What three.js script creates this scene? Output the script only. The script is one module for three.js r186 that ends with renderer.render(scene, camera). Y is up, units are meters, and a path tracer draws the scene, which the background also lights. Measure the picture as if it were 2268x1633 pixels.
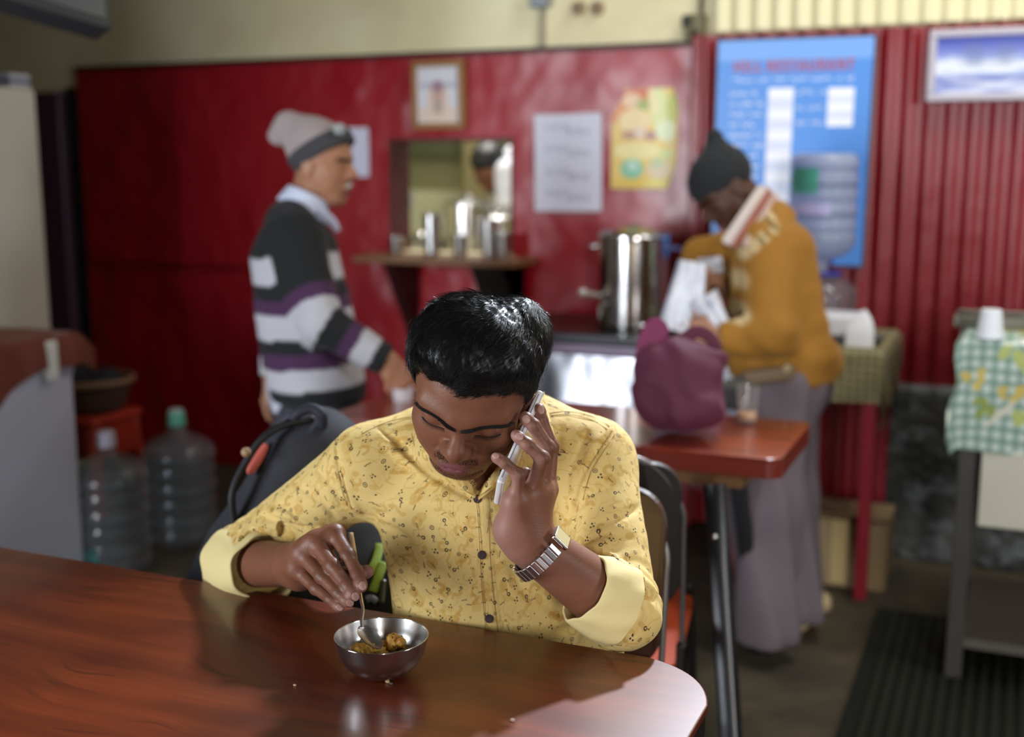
import * as THREE from 'three';
import { RoundedBoxGeometry } from 'three/addons/geometries/RoundedBoxGeometry.js';
import { mergeGeometries, mergeVertices } from 'three/addons/utils/BufferGeometryUtils.js';
import { RectAreaLightUniformsLib } from 'three/addons/lights/RectAreaLightUniformsLib.js';

// ---------- camera, exposure, light ----------
const IW = 2268, IH = 1633, FPX = 2600, CAMY = 1.42, YAW = 23.3 * Math.PI / 180, PITCH = 9.87 * Math.PI / 180;
const scene = new THREE.Scene();
scene.background = new THREE.Color(0.30, 0.34, 0.40);
const camera = new THREE.PerspectiveCamera(2 * Math.atan(IH / 2 / FPX) * 180 / Math.PI, IW / IH, 0.05, 60);
camera.position.set(0, CAMY, 0);
camera.rotation.order = 'YXZ';
camera.rotation.set(-PITCH, YAW, 0);
camera.focus = 1.6;
camera.userData.fStop = camera.getFocalLength() / 1000 / 0.0200;
const renderer = new THREE.WebGLRenderer({ antialias: true });
renderer.toneMapping = THREE.LinearToneMapping;
renderer.toneMappingExposure = 1.18;
renderer.shadowMap.enabled = true;
RectAreaLightUniformsLib.init();
function areaLight(name, color, intensity, w, h, at, to) {
  const l = new THREE.RectAreaLight(color, intensity, w, h);
  l.name = name; l.position.set(...at); l.lookAt(...to); scene.add(l); return l;
}
// daylight through unseen openings behind the camera, placed to light the man and walls
areaLight('unseen_shop_front_daylight', new THREE.Color(1.0, 0.97, 0.93), 26, 0.9, 2.1, [2.1, 1.9, 3.4], [-0.9, 1.1, -3.5]);
areaLight('unseen_side_door_daylight', new THREE.Color(0.86, 0.93, 1.0), 18, 1.3, 1.9, [-3.0, 1.3, 1.25], [-1.6, 1.0, -4.2]);
// unseen high vent, out of view, placed to light hair, shoulders and table corner
{ const l = new THREE.SpotLight(new THREE.Color(0.76, 0.86, 1.0), 84, 0, 21 * Math.PI / 180, 0.6, 2); l.name = 'unseen_vent_daylight'; l.position.set(-0.62, 3.28, -4.42); l.target.position.set(-0.12, 0.75, -1.35); l.shadow.radius = 5.5; l.castShadow = true; scene.add(l, l.target); }
// unseen roof sheet, out of view, placed to brighten the back wall at right
areaLight('unseen_roof_sheet_daylight', new THREE.Color(1.0, 0.98, 0.95), 20, 1.9, 0.45, [0.35, 3.6, -3.35], [0.95, 1.6, -4.1]);
areaLight('unseen_side_window_daylight', new THREE.Color(0.9, 0.95, 1.0), 22, 0.8, 0.8, [3.36, 1.9, -1.5], [-3.4, 1.1, -2.6]);  // unseen window at right, placed to brighten the refrigerator and the beanie wearer
// unseen kitchen lamp, placed to light the room behind the hatch
areaLight('unseen_kitchen_lamp_light', new THREE.Color(1.0, 0.97, 0.9), 90, 0.9, 0.12, [-2.4, 2.52, -5.5], [-2.4, 0, -5.6]);

// ---------- small helpers ----------
const V = (x, y, z) => new THREE.Vector3(x, y, z);
const sy = Math.sin(YAW), cy = Math.cos(YAW), sp = Math.sin(PITCH), cp = Math.cos(PITCH);
const CR = V(cy, 0, -sy), CU = V(-sy * sp, cp, -cy * sp), CF = V(-sy * cp, -sp, -cy * cp), CAM = V(0, CAMY, 0);
const ray = (px, py) => CF.clone().addScaledVector(CR, (px - IW / 2) / FPX).addScaledVector(CU, -(py - IH / 2) / FPX);
const P = (px, py, t) => ray(px, py).multiplyScalar(t).add(CAM);
const onY = (px, py, y) => { const d = ray(px, py); return d.multiplyScalar((y - CAMY) / d.y).add(CAM); };
const onZ = (px, py, z) => { const d = ray(px, py); return d.multiplyScalar(z / d.z).add(CAM); };
const onX = (px, py, x) => { const d = ray(px, py); return d.multiplyScalar(x / d.x).add(CAM); };
const lin = (a, b, t) => a + (b - a) * t, clamp = (x, a, b) => x < a ? a : x > b ? b : x;
const sstep = (a, b, x) => { const t = clamp((x - a) / (b - a), 0, 1); return t * t * (3 - 2 * t); };
function rng(seed) { let s = seed >>> 0; return () => { s = (s + 0x6d2b79f5) | 0; let t = Math.imul(s ^ (s >>> 15), 1 | s); t = (t + Math.imul(t ^ (t >>> 7), 61 | t)) ^ t; return ((t ^ (t >>> 14)) >>> 0) / 4294967296; }; }
const hash3 = (i, j, k) => { let h = Math.imul(i, 374761393) + Math.imul(j, 668265263) + Math.imul(k, 2147483647 ^ 0x5bd1e995); h = Math.imul(h ^ (h >>> 13), 1274126177); return ((h ^ (h >>> 16)) >>> 0) / 4294967296; };
function noise3(x, y, z) {
  const i = Math.floor(x), j = Math.floor(y), k = Math.floor(z); let u = x - i, v = y - j, w = z - k;
  u = u * u * (3 - 2 * u); v = v * v * (3 - 2 * v); w = w * w * (3 - 2 * w);
  const c = (a, b, e) => hash3(i + a, j + b, k + e);
  return lin(lin(lin(c(0, 0, 0), c(1, 0, 0), u), lin(c(0, 1, 0), c(1, 1, 0), u), v), lin(lin(c(0, 0, 1), c(1, 0, 1), u), lin(c(0, 1, 1), c(1, 1, 1), u), v), w) * 2 - 1;
}
const fbm = (x, y, z, o = 4) => { let s = 0, a = 0.5; for (let i = 0; i < o; i++) { s += a * noise3(x, y, z); x = x * 2.03 + 7; y = y * 2.03 + 3; z = z * 2.03 + 5; a *= 0.5; } return s; };
// tiling noise for textures: period in cells
const tnoise = (x, y, per, seed) => {
  const i = Math.floor(x), j = Math.floor(y); let u = x - i, v = y - j; u = u * u * (3 - 2 * u); v = v * v * (3 - 2 * v);
  const m = (a) => ((a % per) + per) % per, c = (a, b) => hash3(m(i + a), m(j + b), seed);
  return lin(lin(c(0, 0), c(1, 0), u), lin(c(0, 1), c(1, 1), u), v) * 2 - 1;
};
const tfbm = (u, v, per, o, seed) => { let s = 0, a = 0.5; for (let k = 0; k < o; k++) { s += a * tnoise(u * per, v * per, per, seed + k); per *= 2; a *= 0.5; } return s; };

// ---------- naming ----------
const used = new Map();
function numbered(n) { const k = used.get(n) ?? 0; used.set(n, k + 1); return k ? n + '_' + String(k).padStart(3, '0') : n; }
function tag(o, label, category, group) { o.userData.label = label; o.userData.category = category; if (group) o.userData.group = group; return o; }
function shadow(o) { o.castShadow = true; o.receiveShadow = true; return o; }
function obj(name, geo, m, parent = scene) {
  const g = Array.isArray(geo) ? join(geo) : geo;
  const o = shadow(new THREE.Mesh(g, m)); o.name = parent === scene ? numbered(name) : name; parent.add(o); return o;
}
function struct(name, geo, m, parent = scene) { const o = obj(name, geo, m, parent); if (parent === scene) o.userData.kind = 'structure'; return o; }
function thing(name, label, category, at = [0, 0, 0], turn = 0, group) {
  const o = new THREE.Group(); o.name = numbered(name); scene.add(o); o.position.set(...at); o.rotation.y = turn;
  return tag(o, label, category, group);
}
// put world-space geometry under a group that stands at its own base
function rebase(g, base) { for (const c of g.children) { c.position.sub(base); } g.position.copy(base); return g; }
function join(list) {
  const l = list.map((g) => { let h = g.index ? g.toNonIndexed() : g; for (const k of Object.keys(h.attributes)) if (!['position', 'normal', 'uv'].includes(k)) { if (h === g) h = g.clone(); h.deleteAttribute(k); } if (!h.attributes.uv) h.setAttribute('uv', new THREE.BufferAttribute(new Float32Array(h.attributes.position.count * 2), 2)); return h; });
  return mergeGeometries(l);
}
const mv = (g, x, y, z) => g.translate(x, y, z);
function box(x0, y0, z0, x1, y1, z1, r = 0) {
  const w = Math.abs(x1 - x0), h = Math.abs(y1 - y0), d = Math.abs(z1 - z0);
  const g = r ? new RoundedBoxGeometry(w, h, d, 3, Math.min(r, w / 2.01, h / 2.01, d / 2.01)) : new THREE.BoxGeometry(w, h, d);
  return mv(g, (x0 + x1) / 2, (y0 + y1) / 2, (z0 + z1) / 2);
}
const lathe = (pts, n = 40) => new THREE.LatheGeometry(pts.map(([r, y]) => new THREE.Vector2(r, y)), n);
const curve = (pts) => new THREE.CatmullRomCurve3(pts, false, 'centripetal');
const tube = (pts, r, seg = 24, rad = 8) => new THREE.TubeGeometry(pts.length > 2 ? curve(pts) : new THREE.LineCurve3(pts[0], pts[1]), pts.length > 2 ? seg : 1, r, rad);
function capTube(pts, r, seg = 24, rad = 8) { return join([tube(pts, r, seg, rad), mv(new THREE.SphereGeometry(r, rad, 6), ...pts[0]), mv(new THREE.SphereGeometry(r, rad, 6), ...pts[pts.length - 1])]); }
// strip with an elliptic section swept along points; w, h may be functions of 0..1; up gives the thin direction
function sweep(pts, w, h, up, seg = 24, sides = 10, pw = 2) {
  const c = pts.length > 2 ? curve(pts) : new THREE.LineCurve3(pts[0], pts[1]), pos = [], idx = [], uv = [];
  const W = typeof w === 'function' ? w : () => w, H = typeof h === 'function' ? h : () => h, U = typeof up === 'function' ? up : () => up, L = c.getLength();
  for (let i = 0; i <= seg; i++) {
    const t = i / seg, p = c.getPoint(t), T = c.getTangent(t), n = U(t).clone().addScaledVector(T, -T.dot(U(t))).normalize(), b = T.clone().cross(n);
    for (let j = 0; j <= sides; j++) {
      const a = j / sides * Math.PI * 2, ca = Math.cos(a), sa = Math.sin(a), q = p.clone().addScaledVector(b, Math.sign(ca) * Math.abs(ca) ** (2 / pw) * W(t)).addScaledVector(n, Math.sign(sa) * Math.abs(sa) ** (2 / pw) * H(t));
      pos.push(q.x, q.y, q.z); uv.push(j / sides * 2 * (W(t) + H(t)) * 2, t * L);
    }
  }
  const R = sides + 1;
  for (let i = 0; i < seg; i++) for (let j = 0; j < sides; j++) { const a = i * R + j; idx.push(a, a + 1, a + R, a + 1, a + R + 1, a + R); }
  for (const e of [0, seg]) { const c0 = pos.length / 3, p = c.getPoint(e / seg); pos.push(p.x, p.y, p.z); uv.push(0, 0); for (let j = 0; j < sides; j++) e ? idx.push(c0, e * R + j, e * R + j + 1) : idx.push(c0, j + 1, j); }
  const g = new THREE.BufferGeometry(); g.setAttribute('position', new THREE.Float32BufferAttribute(pos, 3)); g.setAttribute('uv', new THREE.Float32BufferAttribute(uv, 2)); g.setIndex(idx); g.computeVertexNormals(); return g;
}
// loft through rings of points (each ring the same length), closed round
function skinLoft(rings, closed = true) {
  const n = rings[0].length, pos = [], uv = [], idx = [];
  rings.forEach((r, i) => { for (let j = 0; j <= (closed ? n : n - 1); j++) { const p = r[j % n]; pos.push(p.x, p.y, p.z); uv.push(j / n, i / rings.length); } });
  const R = closed ? n + 1 : n;
  for (let i = 0; i + 1 < rings.length; i++) for (let j = 0; j + 1 < R; j++) { const a = i * R + j; idx.push(a, a + 1, a + R, a + 1, a + R + 1, a + R); }
  const g = new THREE.BufferGeometry(); g.setAttribute('position', new THREE.Float32BufferAttribute(pos, 3)); g.setAttribute('uv', new THREE.Float32BufferAttribute(uv, 2)); g.setIndex(idx); g.computeVertexNormals(); return g;
}
// box geometry whose uv are metres on each face
function uvMetres(g, s = 1) {
  const h = g.index ? g.toNonIndexed() : g, p = h.attributes.position, n = h.attributes.normal, uv = new Float32Array(p.count * 2);
  for (let i = 0; i < p.count; i += 3) {
    const ax = Math.abs(n.getX(i)) + Math.abs(n.getX(i + 1)), ay = Math.abs(n.getY(i)) + Math.abs(n.getY(i + 1)), az = Math.abs(n.getZ(i)) + Math.abs(n.getZ(i + 1));
    for (let k = i; k < i + 3; k++) { const x = p.getX(k), y = p.getY(k), z = p.getZ(k); const [u, v] = ay >= ax && ay >= az ? [x, -z] : ax > az ? [-z, y] : [x, y]; uv[k * 2] = u * s; uv[k * 2 + 1] = v * s; }
  }
  h.setAttribute('uv', new THREE.BufferAttribute(uv, 2)); return h;
}

// ---------- materials and textures ----------
const mat = (color, rough = 0.7, more = {}) => new THREE.MeshPhysicalMaterial({ color, roughness: rough, ...more });
function canvasTex(w, h, draw, repeat = true) {
  const c = document.createElement('canvas'); c.width = w; c.height = h; draw(c.getContext('2d'), w, h);
  const t = new THREE.CanvasTexture(c); t.colorSpace = THREE.SRGBColorSpace; if (repeat) t.wrapS = t.wrapT = THREE.RepeatWrapping; return t;
}
function grayTex(w, h, f) {
  const d = new Uint8Array(w * h * 4);
  for (let y = 0; y < h; y++) for (let x = 0; x < w; x++) { const v = clamp(f(x / w, y / h), 0, 1) * 255, o = (y * w + x) * 4; d[o] = d[o + 1] = d[o + 2] = v; d[o + 3] = 255; }
  const t = new THREE.DataTexture(d, w, h); t.wrapS = t.wrapT = THREE.RepeatWrapping; t.magFilter = t.minFilter = THREE.LinearFilter; t.needsUpdate = true; return t;
}
function colorTex(w, h, f) { // f returns sRGB 0..255 triple
  const d = new Uint8Array(w * h * 4);
  for (let y = 0; y < h; y++) for (let x = 0; x < w; x++) { const c = f(x / w, y / h), o = (y * w + x) * 4; d[o] = clamp(c[0], 0, 255); d[o + 1] = clamp(c[1], 0, 255); d[o + 2] = clamp(c[2], 0, 255); d[o + 3] = 255; }
  const t = new THREE.DataTexture(d, w, h); t.colorSpace = THREE.SRGBColorSpace; t.wrapS = t.wrapT = THREE.RepeatWrapping; t.magFilter = t.minFilter = THREE.LinearFilter; t.needsUpdate = true; return t;
}
const rep = (t, x, y = x) => { const c = t.clone(); c.repeat.set(x, y); c.needsUpdate = true; return c; };
const mix3 = (a, b, t) => [lin(a[0], b[0], t), lin(a[1], b[1], t), lin(a[2], b[2], t)];

// ---------- signed distance modelling ----------
function cone(a, b, ra, rb = ra) {
  const ax = a.x, ay = a.y, az = a.z, bx = b.x - ax, by = b.y - ay, bz = b.z - az, il = 1 / Math.max(1e-9, bx * bx + by * by + bz * bz), dr = rb - ra;
  const f = (x, y, z) => { x -= ax; y -= ay; z -= az; let h = (x * bx + y * by + z * bz) * il; h = h < 0 ? 0 : h > 1 ? 1 : h; x -= bx * h; y -= by * h; z -= bz * h; return Math.sqrt(x * x + y * y + z * z) - ra - dr * h; };
  f.b = [ax + bx / 2, ay + by / 2, az + bz / 2, Math.sqrt(1 / il) / 2 + Math.max(ra, rb)]; return f;
}
const ball = (c, r) => { const f = (x, y, z) => Math.hypot(x - c.x, y - c.y, z - c.z) - r; f.b = [c.x, c.y, c.z, r]; return f; };
function ellip(c, r, X, Y, Z) { // axes optional unit vectors
  const [rx, ry, rz] = r, m = X ? [X.x, X.y, X.z, Y.x, Y.y, Y.z, Z.x, Z.y, Z.z] : null, ir = [1 / rx, 1 / ry, 1 / rz], jr = ir.map((v) => v * v);
  const f = (x, y, z) => {
    x -= c.x; y -= c.y; z -= c.z;
    if (m) { const a = x * m[0] + y * m[1] + z * m[2], b = x * m[3] + y * m[4] + z * m[5]; z = x * m[6] + y * m[7] + z * m[8]; x = a; y = b; }
    const k0 = Math.sqrt(x * x * jr[0] + y * y * jr[1] + z * z * jr[2]), k1 = Math.sqrt(x * x * jr[0] * jr[0] + y * y * jr[1] * jr[1] + z * z * jr[2] * jr[2]);
    return k1 < 1e-9 ? -Math.min(rx, ry, rz) : k0 * (k0 - 1) / k1;
  };
  f.b = [c.x, c.y, c.z, Math.max(rx, ry, rz)]; return f;
}
// trunk of elliptic sections: list of {c, w, d}; X side axis, Z front axis
function trunk(secs, X, Z) {
  const n = secs.length - 1;
  return (x, y, z) => {
    let best = 1e9;
    for (let i = 0; i < n; i++) {
      const A = secs[i], B = secs[i + 1], bx = B.c.x - A.c.x, by = B.c.y - A.c.y, bz = B.c.z - A.c.z;
      let h = ((x - A.c.x) * bx + (y - A.c.y) * by + (z - A.c.z) * bz) / (bx * bx + by * by + bz * bz); h = h < 0 ? 0 : h > 1 ? 1 : h;
      const qx = x - A.c.x - bx * h, qy = y - A.c.y - by * h, qz = z - A.c.z - bz * h, w = lin(A.w, B.w, h), d = lin(A.d, B.d, h), m = Math.min(w, d);
      const l = Math.sqrt(bx * bx + by * by + bz * bz), s = qx * X.x + qy * X.y + qz * X.z, f = qx * Z.x + qy * Z.y + qz * Z.z, a = (qx * bx + qy * by + qz * bz) / l;
      const k0 = Math.sqrt((s / w) ** 2 + (f / d) ** 2 + (a / m) ** 2), k1 = Math.sqrt((s / w / w) ** 2 + (f / d / d) ** 2 + (a / m / m) ** 2), e = k1 < 1e-9 ? -m : k0 * (k0 - 1) / k1;
      if (e < best) best = e;
    }
    return best;
  };
}
const smin = (a, b, k) => { const h = k - Math.abs(a - b); return h > 0 ? Math.min(a, b) - h * h / (4 * k) : Math.min(a, b); };
const smax = (a, b, k) => -smin(-a, -b, k);
function blend(items) { // [f, k] joined in order; k < 0 cuts with |k|
  return (x, y, z) => {
    let d = 1e3;
    for (let i = 0; i < items.length; i++) {
      const [f, k] = items[i], b = f.b;
      if (k < 0) { if (b) { const e = Math.hypot(x - b[0], y - b[1], z - b[2]) - b[3]; if (-e < d + k && e > -k) continue; } d = smax(d, -f(x, y, z), -k); continue; }
      if (b && Math.hypot(x - b[0], y - b[1], z - b[2]) - b[3] > d + k) continue;
      d = smin(d, f(x, y, z), k);
    }
    return d;
  };
}
// surface nets over a box; skips blocks far from the surface
function meshSDF(f, lo, hi, cell, loose = 1.25) {
  const nx = Math.ceil((hi.x - lo.x) / cell) + 1, ny = Math.ceil((hi.y - lo.y) / cell) + 1, nz = Math.ceil((hi.z - lo.z) / cell) + 1, N = new Float32Array(nx * ny * nz).fill(1e3), B = 8;
  const at = (i, j, k) => (k * ny + j) * nx + i, half = B * cell * 0.5, far = half * 1.7321 * loose + cell * 2;
  for (let k0 = 0; k0 < nz; k0 += B) for (let j0 = 0; j0 < ny; j0 += B) for (let i0 = 0; i0 < nx; i0 += B) {
    const c = f(lo.x + i0 * cell + half, lo.y + j0 * cell + half, lo.z + k0 * cell + half), skip = Math.abs(c) > far;
    for (let k = k0; k < Math.min(nz, k0 + B); k++) for (let j = j0; j < Math.min(ny, j0 + B); j++) for (let i = i0; i < Math.min(nx, i0 + B); i++) N[at(i, j, k)] = skip ? c : f(lo.x + i * cell, lo.y + j * cell, lo.z + k * cell);
  }
  const pos = [], idx = [], vid = new Int32Array(nx * ny * nz).fill(-1), off = [[0, 0, 0], [1, 0, 0], [0, 1, 0], [1, 1, 0], [0, 0, 1], [1, 0, 1], [0, 1, 1], [1, 1, 1]], edges = [[0, 1], [2, 3], [4, 5], [6, 7], [0, 2], [1, 3], [4, 6], [5, 7], [0, 4], [1, 5], [2, 6], [3, 7]];
  const g = new Float32Array(8);
  for (let k = 0; k + 1 < nz; k++) for (let j = 0; j + 1 < ny; j++) for (let i = 0; i + 1 < nx; i++) {
    let m = 0; for (let c = 0; c < 8; c++) { g[c] = N[at(i + off[c][0], j + off[c][1], k + off[c][2])]; if (g[c] < 0) m |= 1 << c; }
    if (m === 0 || m === 255) continue;
    let sx = 0, sy_ = 0, sz = 0, n = 0;
    for (const [a, b] of edges) { if (((m >> a) & 1) === ((m >> b) & 1)) continue; const t = g[a] / (g[a] - g[b]); sx += lin(off[a][0], off[b][0], t); sy_ += lin(off[a][1], off[b][1], t); sz += lin(off[a][2], off[b][2], t); n++; }
    vid[at(i, j, k)] = pos.length / 3; pos.push(lo.x + (i + sx / n) * cell, lo.y + (j + sy_ / n) * cell, lo.z + (k + sz / n) * cell);
  }
  const quad = (a, b, c, d, flip) => { if (a < 0 || b < 0 || c < 0 || d < 0) return; flip ? idx.push(a, c, b, a, d, c) : idx.push(a, b, c, a, c, d); };
  for (let k = 1; k + 1 < nz; k++) for (let j = 1; j + 1 < ny; j++) for (let i = 1; i + 1 < nx; i++) {
    const s = N[at(i, j, k)] < 0;
    if (s !== N[at(i + 1, j, k)] < 0) quad(vid[at(i, j - 1, k - 1)], vid[at(i, j, k - 1)], vid[at(i, j, k)], vid[at(i, j - 1, k)], !s);
    if (s !== N[at(i, j + 1, k)] < 0) quad(vid[at(i - 1, j, k - 1)], vid[at(i - 1, j, k)], vid[at(i, j, k)], vid[at(i, j, k - 1)], !s);
    if (s !== N[at(i, j, k + 1)] < 0) quad(vid[at(i - 1, j - 1, k)], vid[at(i, j - 1, k)], vid[at(i, j, k)], vid[at(i - 1, j, k)], !s);
  }
  const G = new THREE.BufferGeometry(); G.setAttribute('position', new THREE.Float32BufferAttribute(pos, 3)); G.setIndex(idx); G.computeVertexNormals(); return G;
}
function colorize(g, fn) { // fn(x, y, z, nx, ny, nz) -> linear rgb
  const p = g.attributes.position, n = g.attributes.normal, c = new Float32Array(p.count * 3);
  for (let i = 0; i < p.count; i++) { const r = fn(p.getX(i), p.getY(i), p.getZ(i), n.getX(i), n.getY(i), n.getZ(i)); c[i * 3] = r[0]; c[i * 3 + 1] = r[1]; c[i * 3 + 2] = r[2]; }
  g.setAttribute('color', new THREE.BufferAttribute(c, 3)); return g;
}
const srgb = (hex) => { const c = new THREE.Color(hex); return [c.r, c.g, c.b]; };
// walk a camera-side ray onto a distance field
function hit(f, px, py, t0 = 1.2, t1 = 2.6) { const d = ray(px, py), l = d.length(); let t = t0; for (let i = 0; i < 200; i++) { const q = CAM.clone().addScaledVector(d, t), e = f(q.x, q.y, q.z); if (e < 3e-4) return q; t += Math.max(e * 0.7, 2e-4) / l; if (t > t1) return null; } return CAM.clone().addScaledVector(d, t); }
const gradOf = (f, p, e = 1e-3) => V(f(p.x + e, p.y, p.z) - f(p.x - e, p.y, p.z), f(p.x, p.y + e, p.z) - f(p.x, p.y - e, p.z), f(p.x, p.y, p.z + e) - f(p.x, p.y, p.z - e)).normalize();
const lerpV = (a, b, t) => a.clone().lerp(b, t);
// ---------- the room ----------
const ZB = -4.5, ZR = -4.42, XL = -4.8, XRW = 3.4, ZF = 1.1, HC = 3.7;
const XS = onZ(1549, 300, ZB).x, YRED = onZ(870, 127, ZB).y, YREDR = onZ(1800, 67, ZR).y;
const hatch = { x0: onZ(868, 440, ZB).x, x1: onZ(1142, 440, ZB).x, y0: onZ(1000, 562, ZB).y, y1: onZ(1000, 306, ZB).y };
const tConc = colorTex(512, 512, (u, v) => { const a = tfbm(u, v, 6, 5, 11), b = tfbm(u, v, 24, 3, 41); return mix3([84, 75, 58], [56, 52, 43], clamp(0.5 + a * 1.1 + b * 0.4, 0, 1)); });
const tPlaster = colorTex(512, 512, (u, v) => { const a = tfbm(u, v, 5, 5, 3), b = tfbm(u, v, 40, 2, 9); return mix3([236, 227, 186], [222, 209, 166], clamp(0.5 + a + b * 0.2, 0, 1)); });
const bRough = grayTex(512, 512, (u, v) => 0.5 + 0.5 * tfbm(u, v, 24, 4, 5));
const bDent = grayTex(256, 256, (u, v) => 0.5 + 0.6 * tfbm(u, v, 5, 3, 77));
const mFloor = mat(0xffffff, 0.62, { map: rep(tConc, 0.5), bumpMap: rep(bRough, 1), bumpScale: 0.004, specularIntensity: 0.5 });
const mCream = mat(0xffffff, 0.6, { map: rep(tPlaster, 0.6), bumpMap: rep(bRough, 0.6), bumpScale: 0.003 });
const mRed = mat(0xa01420, 0.34, { bumpMap: rep(bDent, 0.9, 0.7), bumpScale: 0.03, clearcoat: 0.3, clearcoatRoughness: 0.22 });
const mRedCorr = mat(0x80141c, 0.38, { bumpMap: rep(bDent, 2.2), bumpScale: 0.004, clearcoat: 0.25, clearcoatRoughness: 0.2 });
const mCreamCorr = mat(0xe2d8ac, 0.35, { clearcoat: 0.4, clearcoatRoughness: 0.15 });
const mDark = mat(0x1d1815, 0.7), mBlackMetal = mat(0x17161a, 0.32, { clearcoat: 0.4, clearcoatRoughness: 0.25 });
const mSteel = mat(0xc9c8c6, 0.2, { metalness: 1 });

struct('floor', uvMetres(box(XL - 0.2, -0.15, ZB - 2.6, XRW + 0.2, 0, ZF + 0.2)), mFloor);
struct('ceiling', uvMetres(box(XL - 0.2, HC, ZB - 2.6, XRW + 0.2, HC + 0.12, ZF + 0.2)), mat(0x4d473b, 0.8));  // out of view, kept dark to limit bounced light
{ const s = thing('unseen_roof_sheet', 'unseen translucent roof sheet, out of view, lighting the back wall', 'unseen_skylight', [0.35, HC - 0.06, -3.35]); obj('sheet', box(-1.0, 0, -0.26, 1.0, 0.02, 0.26, 0.004), mat(0xf2f2ee, 0.6, { emissive: 0xf4f6ff, emissiveIntensity: 1.2 }), s); for (const x of [-1.02, 1.02]) obj('frame_rail', box(x - 0.02, -0.02, -0.28, x + 0.02, 0.06, 0.28, 0.003), mat(0x3a352c, 0.6), s); for (const z of [-0.28, 0.28]) obj('frame_rail', box(-1.0, -0.02, z - 0.02, 1.0, 0.06, z + 0.02, 0.003), mat(0x3a352c, 0.6), s); }  // out of view; the sheet glows and stands over the back wall light
const mBrownWall = mat(0x5d4f3c, 0.8);  // dark tone for walls out of view, holds down bounced light
struct('wall_left', uvMetres(box(XL - 0.15, 0, ZB - 0.1, XL, HC, ZF)), mBrownWall);
struct('wall_right', [box(XRW, 0, ZB - 0.1, XRW + 0.15, HC, -1.95), box(XRW, 0, -1.05, XRW + 0.15, HC, ZF), box(XRW, 0, -1.95, XRW + 0.15, 1.45, -1.05), box(XRW, 2.35, -1.95, XRW + 0.15, HC, -1.05)].map((b) => uvMetres(b)), mBrownWall);  // out of view; gap left for the unseen side window light
// unseen front wall behind the camera, its two openings placed to shape the daylight
function holed(x0, x1, y0, y1, holes, z, depth) {
  const s = new THREE.Shape([[x0, y0], [x1, y0], [x1, y1], [x0, y1]].map(([x, y]) => new THREE.Vector2(x, y)));
  for (const [a, b, c, d] of holes) s.holes.push(new THREE.Path([[a, c], [a, d], [b, d], [b, c]].map(([x, y]) => new THREE.Vector2(x, y))));
  return uvMetres(mv(new THREE.ExtrudeGeometry(s, { depth, bevelEnabled: false }), 0, 0, z));
}
struct('wall_unseen_front', holed(XL, XRW, 0, HC, [[0.8, 3.0, 0.02, 3.1], [-3.7, -2.3, 0.02, 2.2]], ZF, 0.2), mBrownWall);  // out of view; jambs set to keep daylight off the left wall
const vent = [-0.80, -0.44, 3.16, 3.4];  // opening out of view, goes with the unseen high light
struct('wall_back', holed(XL, XRW, 0, HC, [[hatch.x0, hatch.x1, hatch.y0, hatch.y1], vent], ZB - 0.14, 0.14), mCream);
// painted red sheet on the lower back wall, with the serving hatch cut out
struct('trim_1', holed(onZ(196, 500, ZB).x, XS, 0, YRED, [[hatch.x0, hatch.x1, hatch.y0, hatch.y1]], ZB, 0.02), mRed);
struct('trim_2', [box(onZ(196, 500, ZB).x, YRED - 0.006, ZB + 0.004, XS, YRED + 0.014, ZB + 0.032, 0.005)], mat(0x2e1414, 0.5));
struct('trim_3', box(onZ(205, 570, ZB).x, onZ(390, 585, ZB).y - 0.012, ZB + 0.02, onZ(560, 570, ZB).x + 0.15, onZ(390, 585, ZB).y + 0.012, ZB + 0.036, 0.006), mRed);
struct('trim_4', box(XS - 0.012, 0, ZB + 0.004, XS + 0.03, YREDR, ZR + 0.03, 0.01), mRedCorr);
for (const [_i, [a, b, c, d]] of [[hatch.x0, hatch.y0, hatch.x0 + 0.012, hatch.y1], [hatch.x1 - 0.012, hatch.y0, hatch.x1, hatch.y1], [hatch.x0 + 0.012, hatch.y1 - 0.012, hatch.x1 - 0.012, hatch.y1]].entries()) struct('trim_' + (7 + _i), box(a, b, ZB - 0.145, c, d, ZB + 0.026, 0.003), mat(0x5a1618, 0.5));
// corrugated sheets right of the hatch wall
function corrugated(x0, x1, y0, y1, z, pitch, amp) {
  const n = Math.round((x1 - x0) / pitch * 10), pos = [], idx = [], uv = [];
  for (let i = 0; i <= n; i++) for (let j = 0; j <= 8; j++) { const x = lin(x0, x1, i / n), y = lin(y0, y1, j / 8), w = amp * Math.sin(2 * Math.PI * (x - x0) / pitch) + 0.006 * fbm(x * 2.2, y * 1.6, 3, 2); pos.push(x, y, z + w); uv.push(x, y); }
  for (let i = 0; i < n; i++) for (let j = 0; j < 8; j++) { const a = i * 9 + j; idx.push(a, a + 9, a + 1, a + 1, a + 9, a + 10); }
  const g = new THREE.BufferGeometry(); g.setAttribute('position', new THREE.Float32BufferAttribute(pos, 3)); g.setAttribute('uv', new THREE.Float32BufferAttribute(uv, 2)); g.setIndex(idx); g.computeVertexNormals(); return g;
}
struct('wall_back_red_sheet', corrugated(XS + 0.02, XRW, 0.02, YREDR, ZR, 0.073, 0.010), mRedCorr);
struct('wall_back_cream_sheet', corrugated(XS + 0.06, XRW, YREDR + 0.012, 2.6, ZR - 0.012, 0.073, 0.010), mCreamCorr);
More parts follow.
